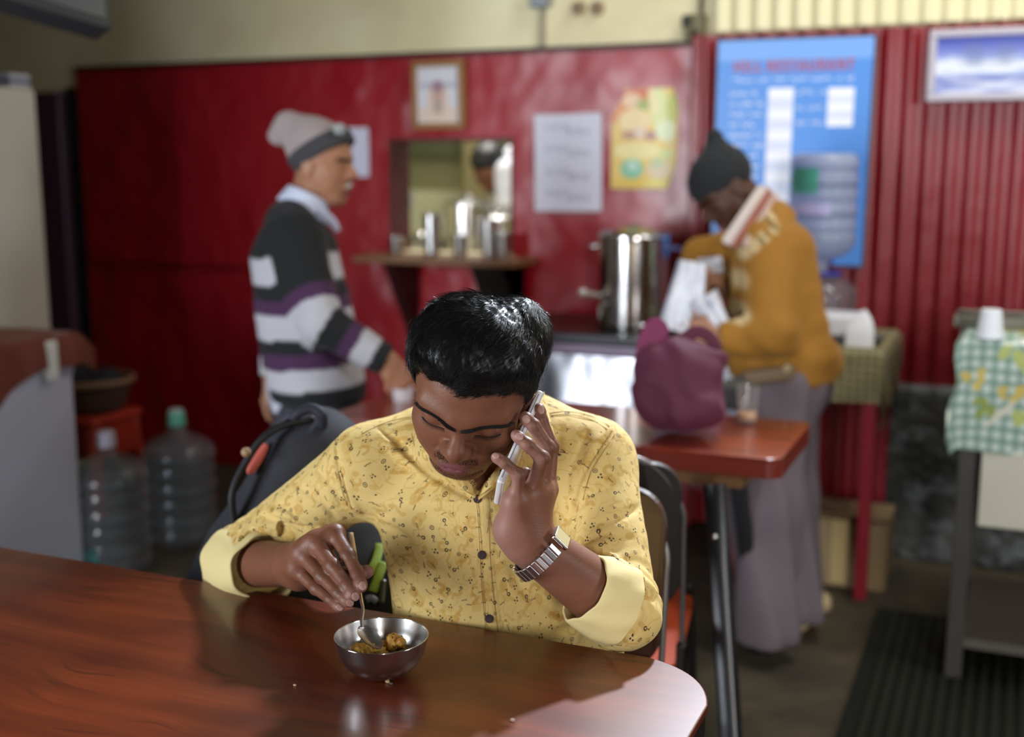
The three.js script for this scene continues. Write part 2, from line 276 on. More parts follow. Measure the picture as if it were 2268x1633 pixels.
{ // low cement plinth at the right, paint worn away
  const x0 = onZ(1972, 900, ZR).x, y1 = onZ(2040, 852, ZR).y;
  const t = colorTex(256, 256, (u, v) => { const a = tfbm(u, v, 5, 5, 21), b = tfbm(u, v, 9, 4, 61), w = sstep(0.12, 0.3, b); return mix3(mix3([70, 70, 66], [44, 45, 43], clamp(0.5 + a * 1.4, 0, 1)), [120, 128, 132], w * 0.55); });
  struct('wall_back_plinth', uvMetres(box(x0, 0, ZR - 0.02, XRW, y1, ZR + 0.09, 0.012)), mat(0xffffff, 0.75, { map: rep(t, 1.6), bumpMap: rep(bRough, 1.5), bumpScale: 0.01 }));
}
// dark doorway at the far left with a purple-brown door leaf standing in it
{
  const a = onZ(96, 400, ZB + 0.05).x, b = onZ(146, 400, ZB + 0.05).x, c = onZ(194, 400, ZB).x, h = onZ(150, 195, ZB).y;
  const d = new THREE.Group(); d.name = 'door_1'; d.userData.kind = 'structure'; scene.add(d);
  obj('door_leaf', box(a - 0.35, 0.01, ZB + 0.02, b, h - 0.02, ZB + 0.07, 0.008), mat(0x4a3242, 0.35, { clearcoat: 0.3, clearcoatRoughness: 0.3 }), d);
  obj('dark_recess_panel', box(b, 0, ZB - 0.005, c + 0.004, h, ZB + 0.015), mat(0x150c0b, 0.7), d);  // flat dark panel standing in for the shaded recess beside the leaf
}
struct('wall_unseen_partition', uvMetres(box(XL, 0, -1.06, -3.02, 2.9, -0.98)), mBrownWall);  // unseen partition, placed to shade the left part of the back wall
// kitchen behind the hatch
struct('wall_kitchen_back', uvMetres(box(-4.3, 0, -6.75, 0.4, HC, -6.6)), mat(0xffffff, 0.7, { map: rep(tPlaster, 0.6), color: 0xdbe6ea }));
struct('wall_kitchen_left', uvMetres(box(-4.45, 0, -6.75, -4.3, HC, ZB - 0.14)), mat(0xd9d6b4, 0.7));
struct('wall_kitchen_right', uvMetres(box(0.4, 0, -6.75, 0.55, HC, ZB - 0.14)), mat(0xd9d6b4, 0.7));
{
  const p0 = onZ(1024, 400, -6.3), p1 = onZ(1062, 400, -6.3);
  struct('trim_5', box(p0.x, 0, -6.6, p1.x + 0.06, HC, -6.3, 0.01), mat(0x837a54, 0.7));
  const yb = onZ(960, 350, -6.5).y;
  struct('trim_6', box(-4.3, yb, -6.6, 0.4, yb + 0.24, -6.42, 0.01), mat(0x4d5236, 0.7));
}
// unseen tube lamp, out of view, lighting the kitchen
{
  const g = thing('unseen_tube_lamp', 'unseen white tube lamp under the kitchen ceiling, lighting the room behind the hatch', 'lamp', [-2.4, 2.6, -5.5]);
  obj('lamp_housing', box(-0.5, 0.0, -0.06, 0.5, 0.05, 0.06, 0.01), mat(0xdedede, 0.5), g);
  obj('lamp_tube', new THREE.CylinderGeometry(0.016, 0.016, 0.92, 12).rotateZ(Math.PI / 2).translate(0, -0.02, 0), mat(0xffffff, 0.5, { emissive: 0xfff1d8, emissiveIntensity: 1.5 }), g);
  for (const x of [-0.4, 0.4]) obj('hanger', capTube([V(x, 0.05, 0), V(x, 1.1, 0)], 0.004), mDark, g);
}
// conduit, box and small marks on the cream wall
{
  const a = onZ(1203, 104, ZB), b = onZ(1203, 8, ZB);
  const g = thing('wall_conduit', 'thin cream conduit with a grey junction box running up the cream wall', 'conduit', [a.x, a.y, ZB + 0.012]);
  obj('pipe', capTube([V(0, 0, 0), V(0, b.y - a.y, 0)], 0.012), mat(0x9a927a, 0.6), g);
  obj('junction_box', box(-0.035, b.y - a.y - 0.02, -0.01, 0.035, b.y - a.y + 0.06, 0.05, 0.008), mat(0x8d9298, 0.5), g);
  obj('upper_pipe', capTube([V(0, b.y - a.y + 0.06, 0), V(0, 1.2, 0)], 0.012), mat(0x9a927a, 0.6), g);
  for (const px of [1283, 1324]) { const q = onZ(px, 18, ZB); const h = thing('wall_socket', px < 1300 ? 'round brown knob on the cream wall, the one nearer the conduit' : 'round brown knob on the cream wall, the one farther from the conduit', 'wall knob', [q.x, q.y, ZB]); obj('plate', new THREE.CylinderGeometry(0.026, 0.03, 0.02, 20).rotateX(Math.PI / 2).translate(0, 0, 0.01), mat(0xa08a6a, 0.6), h); obj('knob', new THREE.SphereGeometry(0.014, 14, 10).translate(0, 0, 0.022), mat(0x7a664c, 0.5), h); }
  const c = onZ(1547, 60, ZB), e = thing('iron_bracket', 'dark iron bracket and hanging wire where the cream sheets meet', 'bracket', [c.x, c.y, ZB]);
  obj('plate', [box(-0.05, -0.045, 0, 0.03, 0.045, 0.035, 0.006)], mat(0x6f6a4a, 0.6), e);
  obj('hook', [capTube([V(-0.01, -0.02, 0.04), V(0.02, -0.06, 0.06), V(0.03, -0.08, 0.03)], 0.012), box(-0.05, 0.0, 0.03, -0.02, 0.04, 0.06, 0.005)], mat(0x2c2a20, 0.6), e);
  obj('wire', capTube([V(0.01, 0.03, 0.02), V(0.025, 0.4, 0.02), V(0.02, 1.2, 0.02)], 0.008), mat(0x5d5535, 0.6), e);
}

// ---------- flat things on the back wall ----------
// a panel given by its four photo edges on a wall plane
function onWall(name, label, cat, px, z, thick, tex, edge, rough = 0.45) {
  const [l, t, r, b] = px, cx = (l + r) / 2, my = (t + b) / 2, x0 = onZ(l, my, z).x, x1 = onZ(r, my, z).x, y1 = onZ(cx, t, z).y, y0 = onZ(cx, b, z).y;
  const g = thing(name, label, cat, [(x0 + x1) / 2, y0, z]), w = x1 - x0, h = y1 - y0;
  return { g, w, h };
}
const scribble = (c, x, y, w, h, col, r, words = 3) => { c.strokeStyle = col; c.lineWidth = h * 0.22; let q = x; while (q < x + w) { const L = h * (1.2 + r() * words); c.beginPath(); for (let k = 0; k < L; k += h * 0.32) c.lineTo(Math.min(q + k, x + w), y + (r() - 0.5) * h * 0.8); c.stroke(); q += L + h * 0.7; } };
{ // blue menu board
  const { g, w, h } = onWall('menu_board', 'tall blue menu board with red heading and white price tags', 'menu board', [1583, 87, 1921, 582], ZR + 0.03);
  const t = canvasTex(700, Math.round(700 * h / w), (c, W, H) => {
    const r = rng(4); c.fillStyle = '#4f8fe0'; c.fillRect(0, 0, W, H); c.fillStyle = '#76aaf0'; c.fillRect(0, 0, W, H * 0.09);
    c.fillStyle = '#b03a3c'; c.font = 'bold ' + Math.round(H * 0.072) + 'px sans-serif'; c.textBaseline = 'top'; c.save(); c.translate(W * 0.1, H * 0.075); c.scale(W * 0.79 / c.measureText('HILL RESTAURANT').width, 1); c.fillText('HILL RESTAURANT', 0, 0); c.restore();
    scribble(c, W * 0.1, H * 0.175, W * 0.78, H * 0.02, '#dfe6f6', r, 4);
    for (let i = 0; i < 13; i++) { const y = H * (0.235 + i * 0.0465); scribble(c, W * 0.09, y, W * (0.16 + r() * 0.08), H * 0.022, '#e3e2ea', r, 4); c.fillStyle = i % 2 ? '#d9def2' : '#f3f3fb'; c.fillRect(W * 0.345, y - H * 0.022, W * 0.165, H * 0.0462); }
    for (let i = 0; i < 5; i++) { const y = H * (0.235 + i * 0.0335); if (i % 2 === 0) scribble(c, W * 0.53, y, W * 0.18, H * 0.022, '#d6d8e2', r, 4); c.fillStyle = i % 2 ? '#dfe4f5' : '#f6f6fd'; c.fillRect(W * 0.73, y - H * 0.019, W * 0.165, H * 0.035); }
    c.fillStyle = '#2b30a0'; c.fillRect(W * 0.42, H * 0.962, W * 0.4, H * 0.038);
  }, false);
  const pl = mv(new THREE.PlaneGeometry(w, h), 0, h / 2, 0.0125);
  obj('board_print', pl, mat(0xffffff, 0.5, { map: t, clearcoat: 0.3, clearcoatRoughness: 0.3 }), g);
  obj('board_frame', [box(-w / 2 - 0.008, -0.008, -0.012, w / 2 + 0.008, h + 0.008, 0.011, 0.003)], mat(0x39414f, 0.5), g);
  g.rotation.z = -0.008;
}
{ // landscape picture at the right edge
  const { g, w, h } = onWall('landscape_picture', 'framed picture of white snow forms under a deep blue sky, at top right', 'picture', [2056, 60, 2440, 222], ZR + 0.04);
  const t = colorTex(512, 256, (u, v) => { const a = fbm(u * 5, v * 7, 1, 5), rid = 0.56 + 0.16 * fbm(u * 4, 2, 5, 4), b = sstep(0.18, 0.5, v + a * 0.25) * (1 - sstep(rid - 0.02, rid + 0.12, v + a * 0.1)); let c = mix3([150, 165, 220], [72, 84, 178], sstep(0.55, 1, v)); c = mix3(c, [228, 232, 240], b); if (v < 0.3) c = mix3([120, 132, 196], [206, 212, 232], clamp(0.5 + a * 1.6, 0, 1)); const tr = Math.exp(-(((u - 0.25) * 14) ** 2)) + Math.exp(-(((u - 0.45) * 16) ** 2)); return mix3(c, [110, 122, 160], clamp(0.5 * tr * sstep(0.42, 0.55, v) * (1 - sstep(0.75, 0.95, v)), 0, 0.85)); });
  obj('picture_print', mv(new THREE.PlaneGeometry(w - 0.05, h - 0.05), 0, h / 2, 0.012), mat(0xffffff, 0.4, { map: t, clearcoat: 0.5, clearcoatRoughness: 0.1 }), g);
  obj('picture_backing', box(-w / 2 + 0.004, 0.004, -0.02, w / 2 - 0.004, h - 0.004, 0.006), mat(0xc8c8d4, 0.5), g);
  for (const [a, b, c, d] of [[-w / 2, 0, w / 2, 0.026], [-w / 2, h - 0.026, w / 2, h], [-w / 2, 0.026, -w / 2 + 0.026, h - 0.026], [w / 2 - 0.026, 0.026, w / 2, h - 0.026]]) obj('frame_rail', box(a, b, -0.02, c, d, 0.02, 0.005), mat(0xb9b3bd, 0.45), g);
}
{ // framed holy picture above the hatch, plain stand-in figure
  const { g, w, h } = onWall('framed_print', 'small gold-framed print of a robed figure above the hatch', 'picture', [917, 134, 1031, 286], ZB + 0.04);
  const t = canvasTex(256, 340, (c, W, H) => {
    c.fillStyle = '#dcdbe2'; c.fillRect(0, 0, W, H); c.fillStyle = '#e3cdb8'; c.fillRect(W * 0.06, H * 0.72, W * 0.88, H * 0.26); c.fillStyle = '#b9bccb'; c.fillRect(W * 0.05, H * 0.28, W * 0.9, H * 0.1);
    c.fillStyle = '#e0c4b4'; c.beginPath(); c.ellipse(W * 0.5, H * 0.6, W * 0.25, H * 0.33, 0, 0, 7); c.fill(); c.fillStyle = '#b58a86'; c.beginPath(); c.ellipse(W * 0.5, H * 0.36, W * 0.17, H * 0.12, 0, 0, 7); c.fill(); c.fillStyle = '#7b6fa8'; c.beginPath(); c.ellipse(W * 0.5, H * 0.33, W * 0.08, H * 0.05, 0, 0, 7); c.fill(); c.fillStyle = '#c49f92'; c.fillRect(W * 0.4, H * 0.46, W * 0.2, H * 0.36); c.fillStyle = '#93a38d'; c.fillRect(W * 0.45, H * 0.62, W * 0.08, H * 0.18);
  }, false);
  obj('print', mv(new THREE.PlaneGeometry(w - 0.05, h - 0.05), 0, h / 2, 0.012), mat(0xffffff, 0.4, { map: t }), g);
  obj('backing', box(-w / 2 + 0.004, 0.004, -0.02, w / 2 - 0.004, h - 0.004, 0.006), mat(0x6b4a28, 0.6), g);
  for (const [a, b, c, d] of [[-w / 2, 0, w / 2, 0.026], [-w / 2, h - 0.026, w / 2, h], [-w / 2, 0.026, -w / 2 + 0.026, h - 0.026], [w / 2 - 0.026, 0.026, w / 2, h - 0.026]]) obj('frame_rail', box(a, b, -0.02, c, d, 0.022, 0.007), mat(0x9a6f3c, 0.4), g);
  g.rotation.x = 0.03;
}
function sheet(w, h, curl, seed, outline) { // a sheet of paper with a little curl, real thickness
  const nx = 14, ny = 18, pos = [], uv = [], idx = [], r = rng(seed), ph = r() * 6;
  for (const s of [0, 1]) for (let j = 0; j <= ny; j++) for (let i = 0; i <= nx; i++) { let u = i / nx, v = j / ny; const e = outline ? outline(v) : [0, 1]; const x = (lin(e[0], e[1], u) - 0.5) * w; pos.push(x, v * h, 0.003 + curl * (Math.sin(u * 5 + ph) * 0.4 + (v - 0.5) ** 2 * 2) + (s ? 0 : 0.0012)); uv.push(lin(e[0], e[1], u), v); }
  const n = (nx + 1) * (ny + 1); for (const s of [0, 1]) for (let j = 0; j < ny; j++) for (let i = 0; i < nx; i++) { const a = s * n + j * (nx + 1) + i; s ? idx.push(a, a + nx + 1, a + 1, a + 1, a + nx + 1, a + nx + 2) : idx.push(a, a + 1, a + nx + 1, a + 1, a + nx + 2, a + nx + 1); }
  const g = new THREE.BufferGeometry(); g.setAttribute('position', new THREE.Float32BufferAttribute(pos, 3)); g.setAttribute('uv', new THREE.Float32BufferAttribute(uv, 2)); g.setIndex(idx); g.computeVertexNormals(); return g;
}
{ // white notice, poster, small paper
  let q = onWall('paper_notice', 'large white paper notice with four blocks of grey text, between hatch and yellow poster', 'notice', [1186, 252, 1335, 468], ZB + 0.022);
  obj('notice_sheet', sheet(q.w, q.h, 0.006, 3), mat(0xffffff, 0.7, { map: canvasTex(300, 430, (c, W, H) => { const r = rng(8); c.fillStyle = '#e2e2f2'; c.fillRect(0, 0, W, H); for (const y of [0.12, 0.34, 0.58, 0.8]) { for (let k = 0; k < 2; k++) scribble(c, W * 0.17, H * (y + k * 0.028), W * 0.35, H * 0.028, '#70738f', r, 3); for (let k = 0; k < 2; k++) scribble(c, W * 0.5, H * (y + 0.045 + k * 0.032), W * 0.3, H * 0.034, '#5d6180', r, 2); } }, false), transmission: 0 }), q.g);
  q.g.rotation.z = 0.012;
  q = onWall('snack_poster', 'yellow snack poster in torn curved outline, with green and orange shapes', 'poster', [1352, 196, 1504, 418], ZB + 0.022);
  const t = canvasTex(300, 430, (c, W, H) => {
    c.fillStyle = '#e6c25a'; c.fillRect(0, 0, W, H); const bl = (x, y, a, b, col, rot = 0) => { c.fillStyle = col; c.beginPath(); c.ellipse(W * x, H * y, W * a, H * b, rot, 0, 7); c.fill(); };
    bl(0.1, 0.2, 0.2, 0.14, '#dc8a3c'); bl(0.45, 0.05, 0.25, 0.06, '#d5703a'); bl(0.32, 0.12, 0.14, 0.07, '#e9c49a'); bl(0.75, 0.25, 0.16, 0.3, '#d7d98c', -0.3); bl(0.9, 0.2, 0.08, 0.14, '#bfc23a'); bl(0.8, 0.42, 0.14, 0.1, '#dfe6b8'); bl(0.5, 0.16, 0.12, 0.05, '#9fae5a'); bl(0.62, 0.12, 0.06, 0.14, '#efdca0', -0.2);
    bl(0.36, 0.32, 0.24, 0.12, '#f0d69c'); bl(0.28, 0.46, 0.12, 0.045, '#b98870'); bl(0.6, 0.47, 0.09, 0.05, '#b07f70'); bl(0.44, 0.44, 0.08, 0.06, '#e6cdbc'); bl(0.4, 0.62, 0.34, 0.09, '#efdf96'); bl(0.33, 0.8, 0.17, 0.1, '#7cc09c'); bl(0.34, 0.77, 0.08, 0.05, '#c3dccb'); bl(0.72, 0.8, 0.17, 0.1, '#dcc69a'); bl(0.7, 0.74, 0.1, 0.05, '#b6c58a'); bl(0.82, 0.65, 0.1, 0.05, '#cdd77c'); c.fillStyle = '#e2c044'; c.fillRect(0, H * 0.9, W, H * 0.1); bl(0.7, 0.94, 0.16, 0.035, '#e8d64a');
  }, false);
  obj('poster_sheet', sheet(q.w, q.h, 0.006, 5, (v) => [0.02 + 0.2 * sstep(0.7, 1, v), 0.98 - 0.12 * sstep(0.28, 0.0, v) - 0.06 * sstep(0.8, 1, v)]), mat(0xffffff, 0.5, { map: t, clearcoat: 0.3, clearcoatRoughness: 0.25 }), q.g);
  q = onWall('paper_slip', 'small white paper sheet on the red wall beside the hatch, behind the beanie wearer', 'notice', [742, 283, 818, 392], ZB + 0.022);
  obj('slip_sheet', sheet(q.w, q.h, 0.005, 9), mat(0xdedcf0, 0.7), q.g);
}
// ---------- serving hatch ledge and what stands on it ----------
{
  const L = onZ(776, 556, ZB + 0.28), R = onZ(1150, 576, ZB + 0.22), y = hatch.y0;
  const g = thing('hatch_ledge', 'narrow wooden serving ledge under the hatch on two brackets', 'shelf', [(L.x + R.x) / 2, y, ZB + 0.02]); const w = (R.x - L.x) / 2;
  obj('plank', box(-w, -0.028, 0, w, 0, 0.25, 0.006), mat(0x7a5230, 0.5), g);
  for (const [x, m] of [[-w + 0.18, mat(0x330d10, 0.5)], [w - 0.06, mat(0x1f1a16, 0.5)]]) { const s = new THREE.Shape([[0, 0], [0.22, 0], [0, -0.34]].map(([a, b]) => new THREE.Vector2(a, b))); if (x > 0) s.setFromPoints([[0, 0], [0.23, 0], [0.2, -0.05], [0, -0.1]].map(([a, b]) => new THREE.Vector2(a, b))); obj('bracket', mv(new THREE.ExtrudeGeometry(s, { depth: x > 0 ? 0.14 : 0.05, bevelEnabled: false }).rotateY(-Math.PI / 2), x, -0.028, 0.001), m, g); }
  const glassProfile = (r, h) => lathe([[0, 0.004], [r * 0.78, 0.004], [r * 0.8, 0], [r * 0.84, 0.01], [r, h - 0.004], [r * 1.03, h], [r * 0.97, h], [r * 0.8, 0.012], [0, 0.012]], 28);
  const items = [[884, 0.033, 0.07, 'short steel tumbler at the left end of the hatch ledge'], [962, 0.036, 0.17, 'tall steel jug on the hatch ledge, left of the middle'], [1024, 0.034, 0.085, 'short steel tumbler in the middle of the hatch ledge'], [1088, 0.034, 0.15, 'tall narrow steel tumbler at the right of the hatch ledge'], [1118, 0.034, 0.10, 'steel cup at the right jamb of the hatch, behind the bracket']];
  for (const [px, r, h, label] of items) { const x = onZ(px, 545, ZB + 0.12).x, t = thing(h > 0.16 ? 'steel_jug' : 'steel_tumbler', label, h > 0.16 ? 'jug' : 'tumbler', [x, y + 0.001, ZB + 0.14]); obj('cup_body', glassProfile(r, h), mSteel, t); obj('rim', mv(new THREE.TorusGeometry(r * 1.0, 0.003, 8, 28).rotateX(Math.PI / 2), 0, h, 0), mSteel, t); }
  // kitchen counter with pots
  const kc = thing('kitchen_counter', 'dark kitchen counter behind the hatch, holding steel pots', 'counter', [-2.3, 0, -4.95]);
  obj('counter_top', box(-1.4, 0.86, -0.2, 1.4, 0.9, 0.2, 0.008), mat(0x3a3d3c, 0.4), kc); for (const x of [-1.3, 0, 1.3]) obj('counter_leg', box(x - 0.03, 0, -0.17, x + 0.03, 0.86, 0.17, 0.005), mDark, kc);
  const pot = (px, py, r, h, label, z = -4.95) => { const p = onZ(px, py, z), t = thing('stock_pot', label, 'pot', [p.x, 0.9, z]); obj('pot_body', lathe([[0, 0], [r * 0.94, 0], [r, 0.03], [r, h - 0.01], [r * 1.04, h], [r * 0.98, h], [r * 0.97, 0.03], [0, 0.02]], 36), mSteel, t); obj('pot_lid', lathe([[0, h + 0.045], [0.018, h + 0.045], [0.018, h + 0.03], [r * 0.6, h + 0.022], [r * 1.02, h + 0.003], [r * 1.02, h], [0, h]], 36), mSteel, t); for (const s of [-1, 1]) obj('pot_handle', capTube([V(s * r, h * 0.75, -0.03), V(s * (r + 0.035), h * 0.75, 0), V(s * r, h * 0.75, 0.03)], 0.006), mSteel, t); };
  pot(930, 540, 0.13, 0.16, 'wide low steel pot behind the left tumblers in the kitchen');
  pot(1036, 500, 0.11, 0.34, 'tall dark steel pot in the kitchen, in front of the cook');
  pot(1108, 520, 0.10, 0.28, 'steel pot under the cook’s white sleeve in the kitchen', -4.95);
  const s = onZ(898, 440, -6.6), sw = thing('switch_plate', 'small grey switch plate on the kitchen wall seen through the hatch', 'switch', [s.x, s.y, -6.6]); obj('plate', box(-0.05, -0.04, 0, 0.05, 0.04, 0.012, 0.004), mat(0xa9aab4, 0.5), sw); obj('rocker', box(-0.015, -0.02, 0.01, 0.015, 0.02, 0.02, 0.003), mat(0x777a84, 0.5), sw);
}

// ---------- counter with milk boiler ----------
const zc1 = -3.86, zc0 = -4.4, yc = 0.83;
{
  const x0 = onZ(1100, 740, zc1).x, x1 = onZ(1644, 800, zc1).x, cx = (x0 + x1) / 2, w = (x1 - x0) / 2;
  const g = thing('service_counter', 'red service counter with bright steel front under the milk boiler', 'counter', [cx, 0, (zc0 + zc1) / 2]), d = (zc1 - zc0) / 2;
  obj('counter_top', box(-w, yc - 0.035, -d, w, yc, d, 0.006), mat(0x38383a, 0.3, { metalness: 0.6 }), g);
  obj('front_rail', box(-w, yc - 0.075, d - 0.02, w, yc - 0.036, d + 0.004, 0.004), mat(0x7b6d7c, 0.3, { metalness: 0.7 }), g);
  const n = 24, pos = [];
  const fp = new THREE.PlaneGeometry(2 * w - 0.01, 0.18, 60, 8); { const p = fp.attributes.position; for (let i = 0; i < p.count; i++) p.setZ(i, -0.10 * p.getY(i) + 0.016 * fbm(p.getX(i) * 7, p.getY(i) * 4, 2, 2)); fp.computeVertexNormals(); }
  obj('steel_front', mv(fp, 0, yc - 0.17, d - 0.006), mat(0x9c9ca2, 0.24, { metalness: 1 }), g);
  obj('front_board', box(-w, yc - 0.33, d - 0.03, w, yc - 0.265, d - 0.004, 0.004), mat(0x8c2b3a, 0.4), g);
  obj('inner_box', box(-w + 0.01, yc - 0.26, -d, w - 0.01, yc - 0.036, d - 0.022), mat(0x4a1418, 0.6), g);
  for (const x of [-w + 0.03, w - 0.03]) for (const z of [-d + 0.03, d - 0.03]) obj('leg', box(x - 0.02, 0, z - 0.02, x + 0.02, yc - 0.26, z + 0.02, 0.003), mat(0x7e1820, 0.45), g);
  obj('shelf_board', box(-w + 0.02, 0.3, -d + 0.02, w - 0.02, 0.32, d - 0.05), mat(0x581016, 0.6), g);
  const b = onZ(1402, 738, -4.12), bo = thing('milk_boiler', 'tall steel milk boiler drum with lid and side handles', 'boiler', [b.x, yc, -4.12]), R = 0.128, H = 0.345;
  obj('drum', lathe([[0, 0], [R * 0.97, 0], [R, 0.012], [R, H - 0.03], [R * 1.03, H - 0.026], [R * 1.03, H - 0.01], [R, H], [0, H]], 64), mat(0xcfcccb, 0.16, { metalness: 1 }), bo);
  obj('drum_lid', lathe([[0, H + 0.03], [0.02, H + 0.03], [0.024, H + 0.022], [R * 0.5, H + 0.016], [R * 0.95, H + 0.004], [R * 0.95, H], [0, H]], 48), mat(0xa8a8aa, 0.2, { metalness: 1 }), bo);
  for (const s of [-1, 1]) obj('side_handle', capTube([V(s * R * 0.98, H * 0.86, -0.035), V(s * (R + 0.035), H * 0.84, -0.03), V(s * (R + 0.035), H * 0.84, 0.03), V(s * R * 0.98, H * 0.86, 0.035)], 0.007), s < 0 ? mSteel : mat(0x3a3f6a, 0.4), bo);
  obj('tap', [capTube([V(-R * 0.8, 0.12, 0.08), V(-R * 1.15, 0.13, 0.12)], 0.009), new THREE.SphereGeometry(0.017, 14, 10).translate(-R * 1.2, 0.132, 0.125)], mat(0xd9d3cc, 0.25, { metalness: 0.6 }), bo);
  obj('tap_spout', capTube([V(-R * 0.55, 0.1, R * 0.8), V(-R * 0.58, 0.09, R * 1.15), V(-R * 0.58, 0.05, R * 1.2)], 0.011), mat(0x6f6a62, 0.3, { metalness: 1 }), bo);
  obj('rim_band', mv(new THREE.TorusGeometry(R * 1.005, 0.005, 8, 56).rotateX(Math.PI / 2), 0, 0.02, 0), mSteel, bo);
  // folded papers lying at the right end of the counter front
  const p = onZ(1618, 838, zc1 + 0.06), pa = thing('paper_packet', 'bright white folded paper packet hanging at the counter beside the maroon bag', 'paper', [p.x, p.y - 0.06, zc1 + 0.05]);
  obj('packet_sheet', box(-0.032, 0, -0.02, 0.03, 0.13, 0.016, 0.012), mat(0xeef0f6, 0.6), pa); obj('packet_flap', box(-0.02, 0.0, 0.012, 0.045, 0.04, 0.026, 0.008).rotateZ(-0.4), mat(0xe6e8f2, 0.6), pa);
}

// ---------- water jars ----------
const mJar = mat(0xdfe6ea, 0.12, { transmission: 0.92, thickness: 0, ior: 1.4, side: THREE.DoubleSide });
function jarProfile() {
  const R = 0.136, p = [[0.0, 0.0], [R * 0.8, 0.0], [R * 0.95, 0.012], [R, 0.04]];
  for (const y of [0.07, 0.13, 0.19, 0.25, 0.31]) p.push([R, y - 0.018], [R * 0.955, y - 0.008], [R * 0.955, y + 0.008], [R, y + 0.018]);
  p.push([R, 0.345], [R * 0.93, 0.375], [R * 0.7, 0.4], [R * 0.4, 0.415], [R * 0.24, 0.43], [R * 0.22, 0.47]);
  return p;
}
function waterJar(label, at, capColor, tag_) {
  const g = thing('water_jar', label, 'water jar', at, 0);
  obj('jar_body', lathe(jarProfile(), 48), mJar, g);
  obj('jar_cap', lathe([[0, 0.505], [0.026, 0.505], [0.031, 0.498], [0.033, 0.462], [0.036, 0.452], [0.03, 0.45]], 28), mat(capColor, 0.4), g);
  for (const y of [0.1, 0.22, 0.34]) obj('jar_rib', mv(new THREE.TorusGeometry(0.136, 0.004, 8, 48).rotateX(Math.PI / 2), 0, y, 0), mJar, g);
  if (tag_) { const c = new THREE.CylinderGeometry(0.1372, 0.1372, 0.09, 20, 1, true, tag_, 0.75); obj('jar_label', mv(c, 0, 0.075, 0), mat(0xffffff, 0.5, { side: THREE.DoubleSide, map: canvasTex(160, 128, (k, W, H) => { const r = rng(3); k.fillStyle = '#15524e'; k.fillRect(0, 0, W, H); scribble(k, 12, 40, W - 24, 20, '#7fb4b4', r, 2); scribble(k, 12, 90, W - 24, 16, '#9fc6c9', r, 2); }, false) }), g); }
  return g;
}
{
  const a = onY(252, 1262, 0), b = onY(404, 1196, 0.0);
  waterJar('clear water jar with a white cap, standing beside the freezer', [a.x, 0, a.z], 0xc9c4d6, -0.35);
  const t = waterJar('clear water jar with a green cap, nearest the dark red wall', [b.x, 0, b.z], 0x5fae98, 0);
  obj('jar_cap_top', lathe([[0, 0.512], [0.024, 0.512], [0.027, 0.506], [0.027, 0.503]], 24), mat(0xb9c6c8, 0.4), t);
}

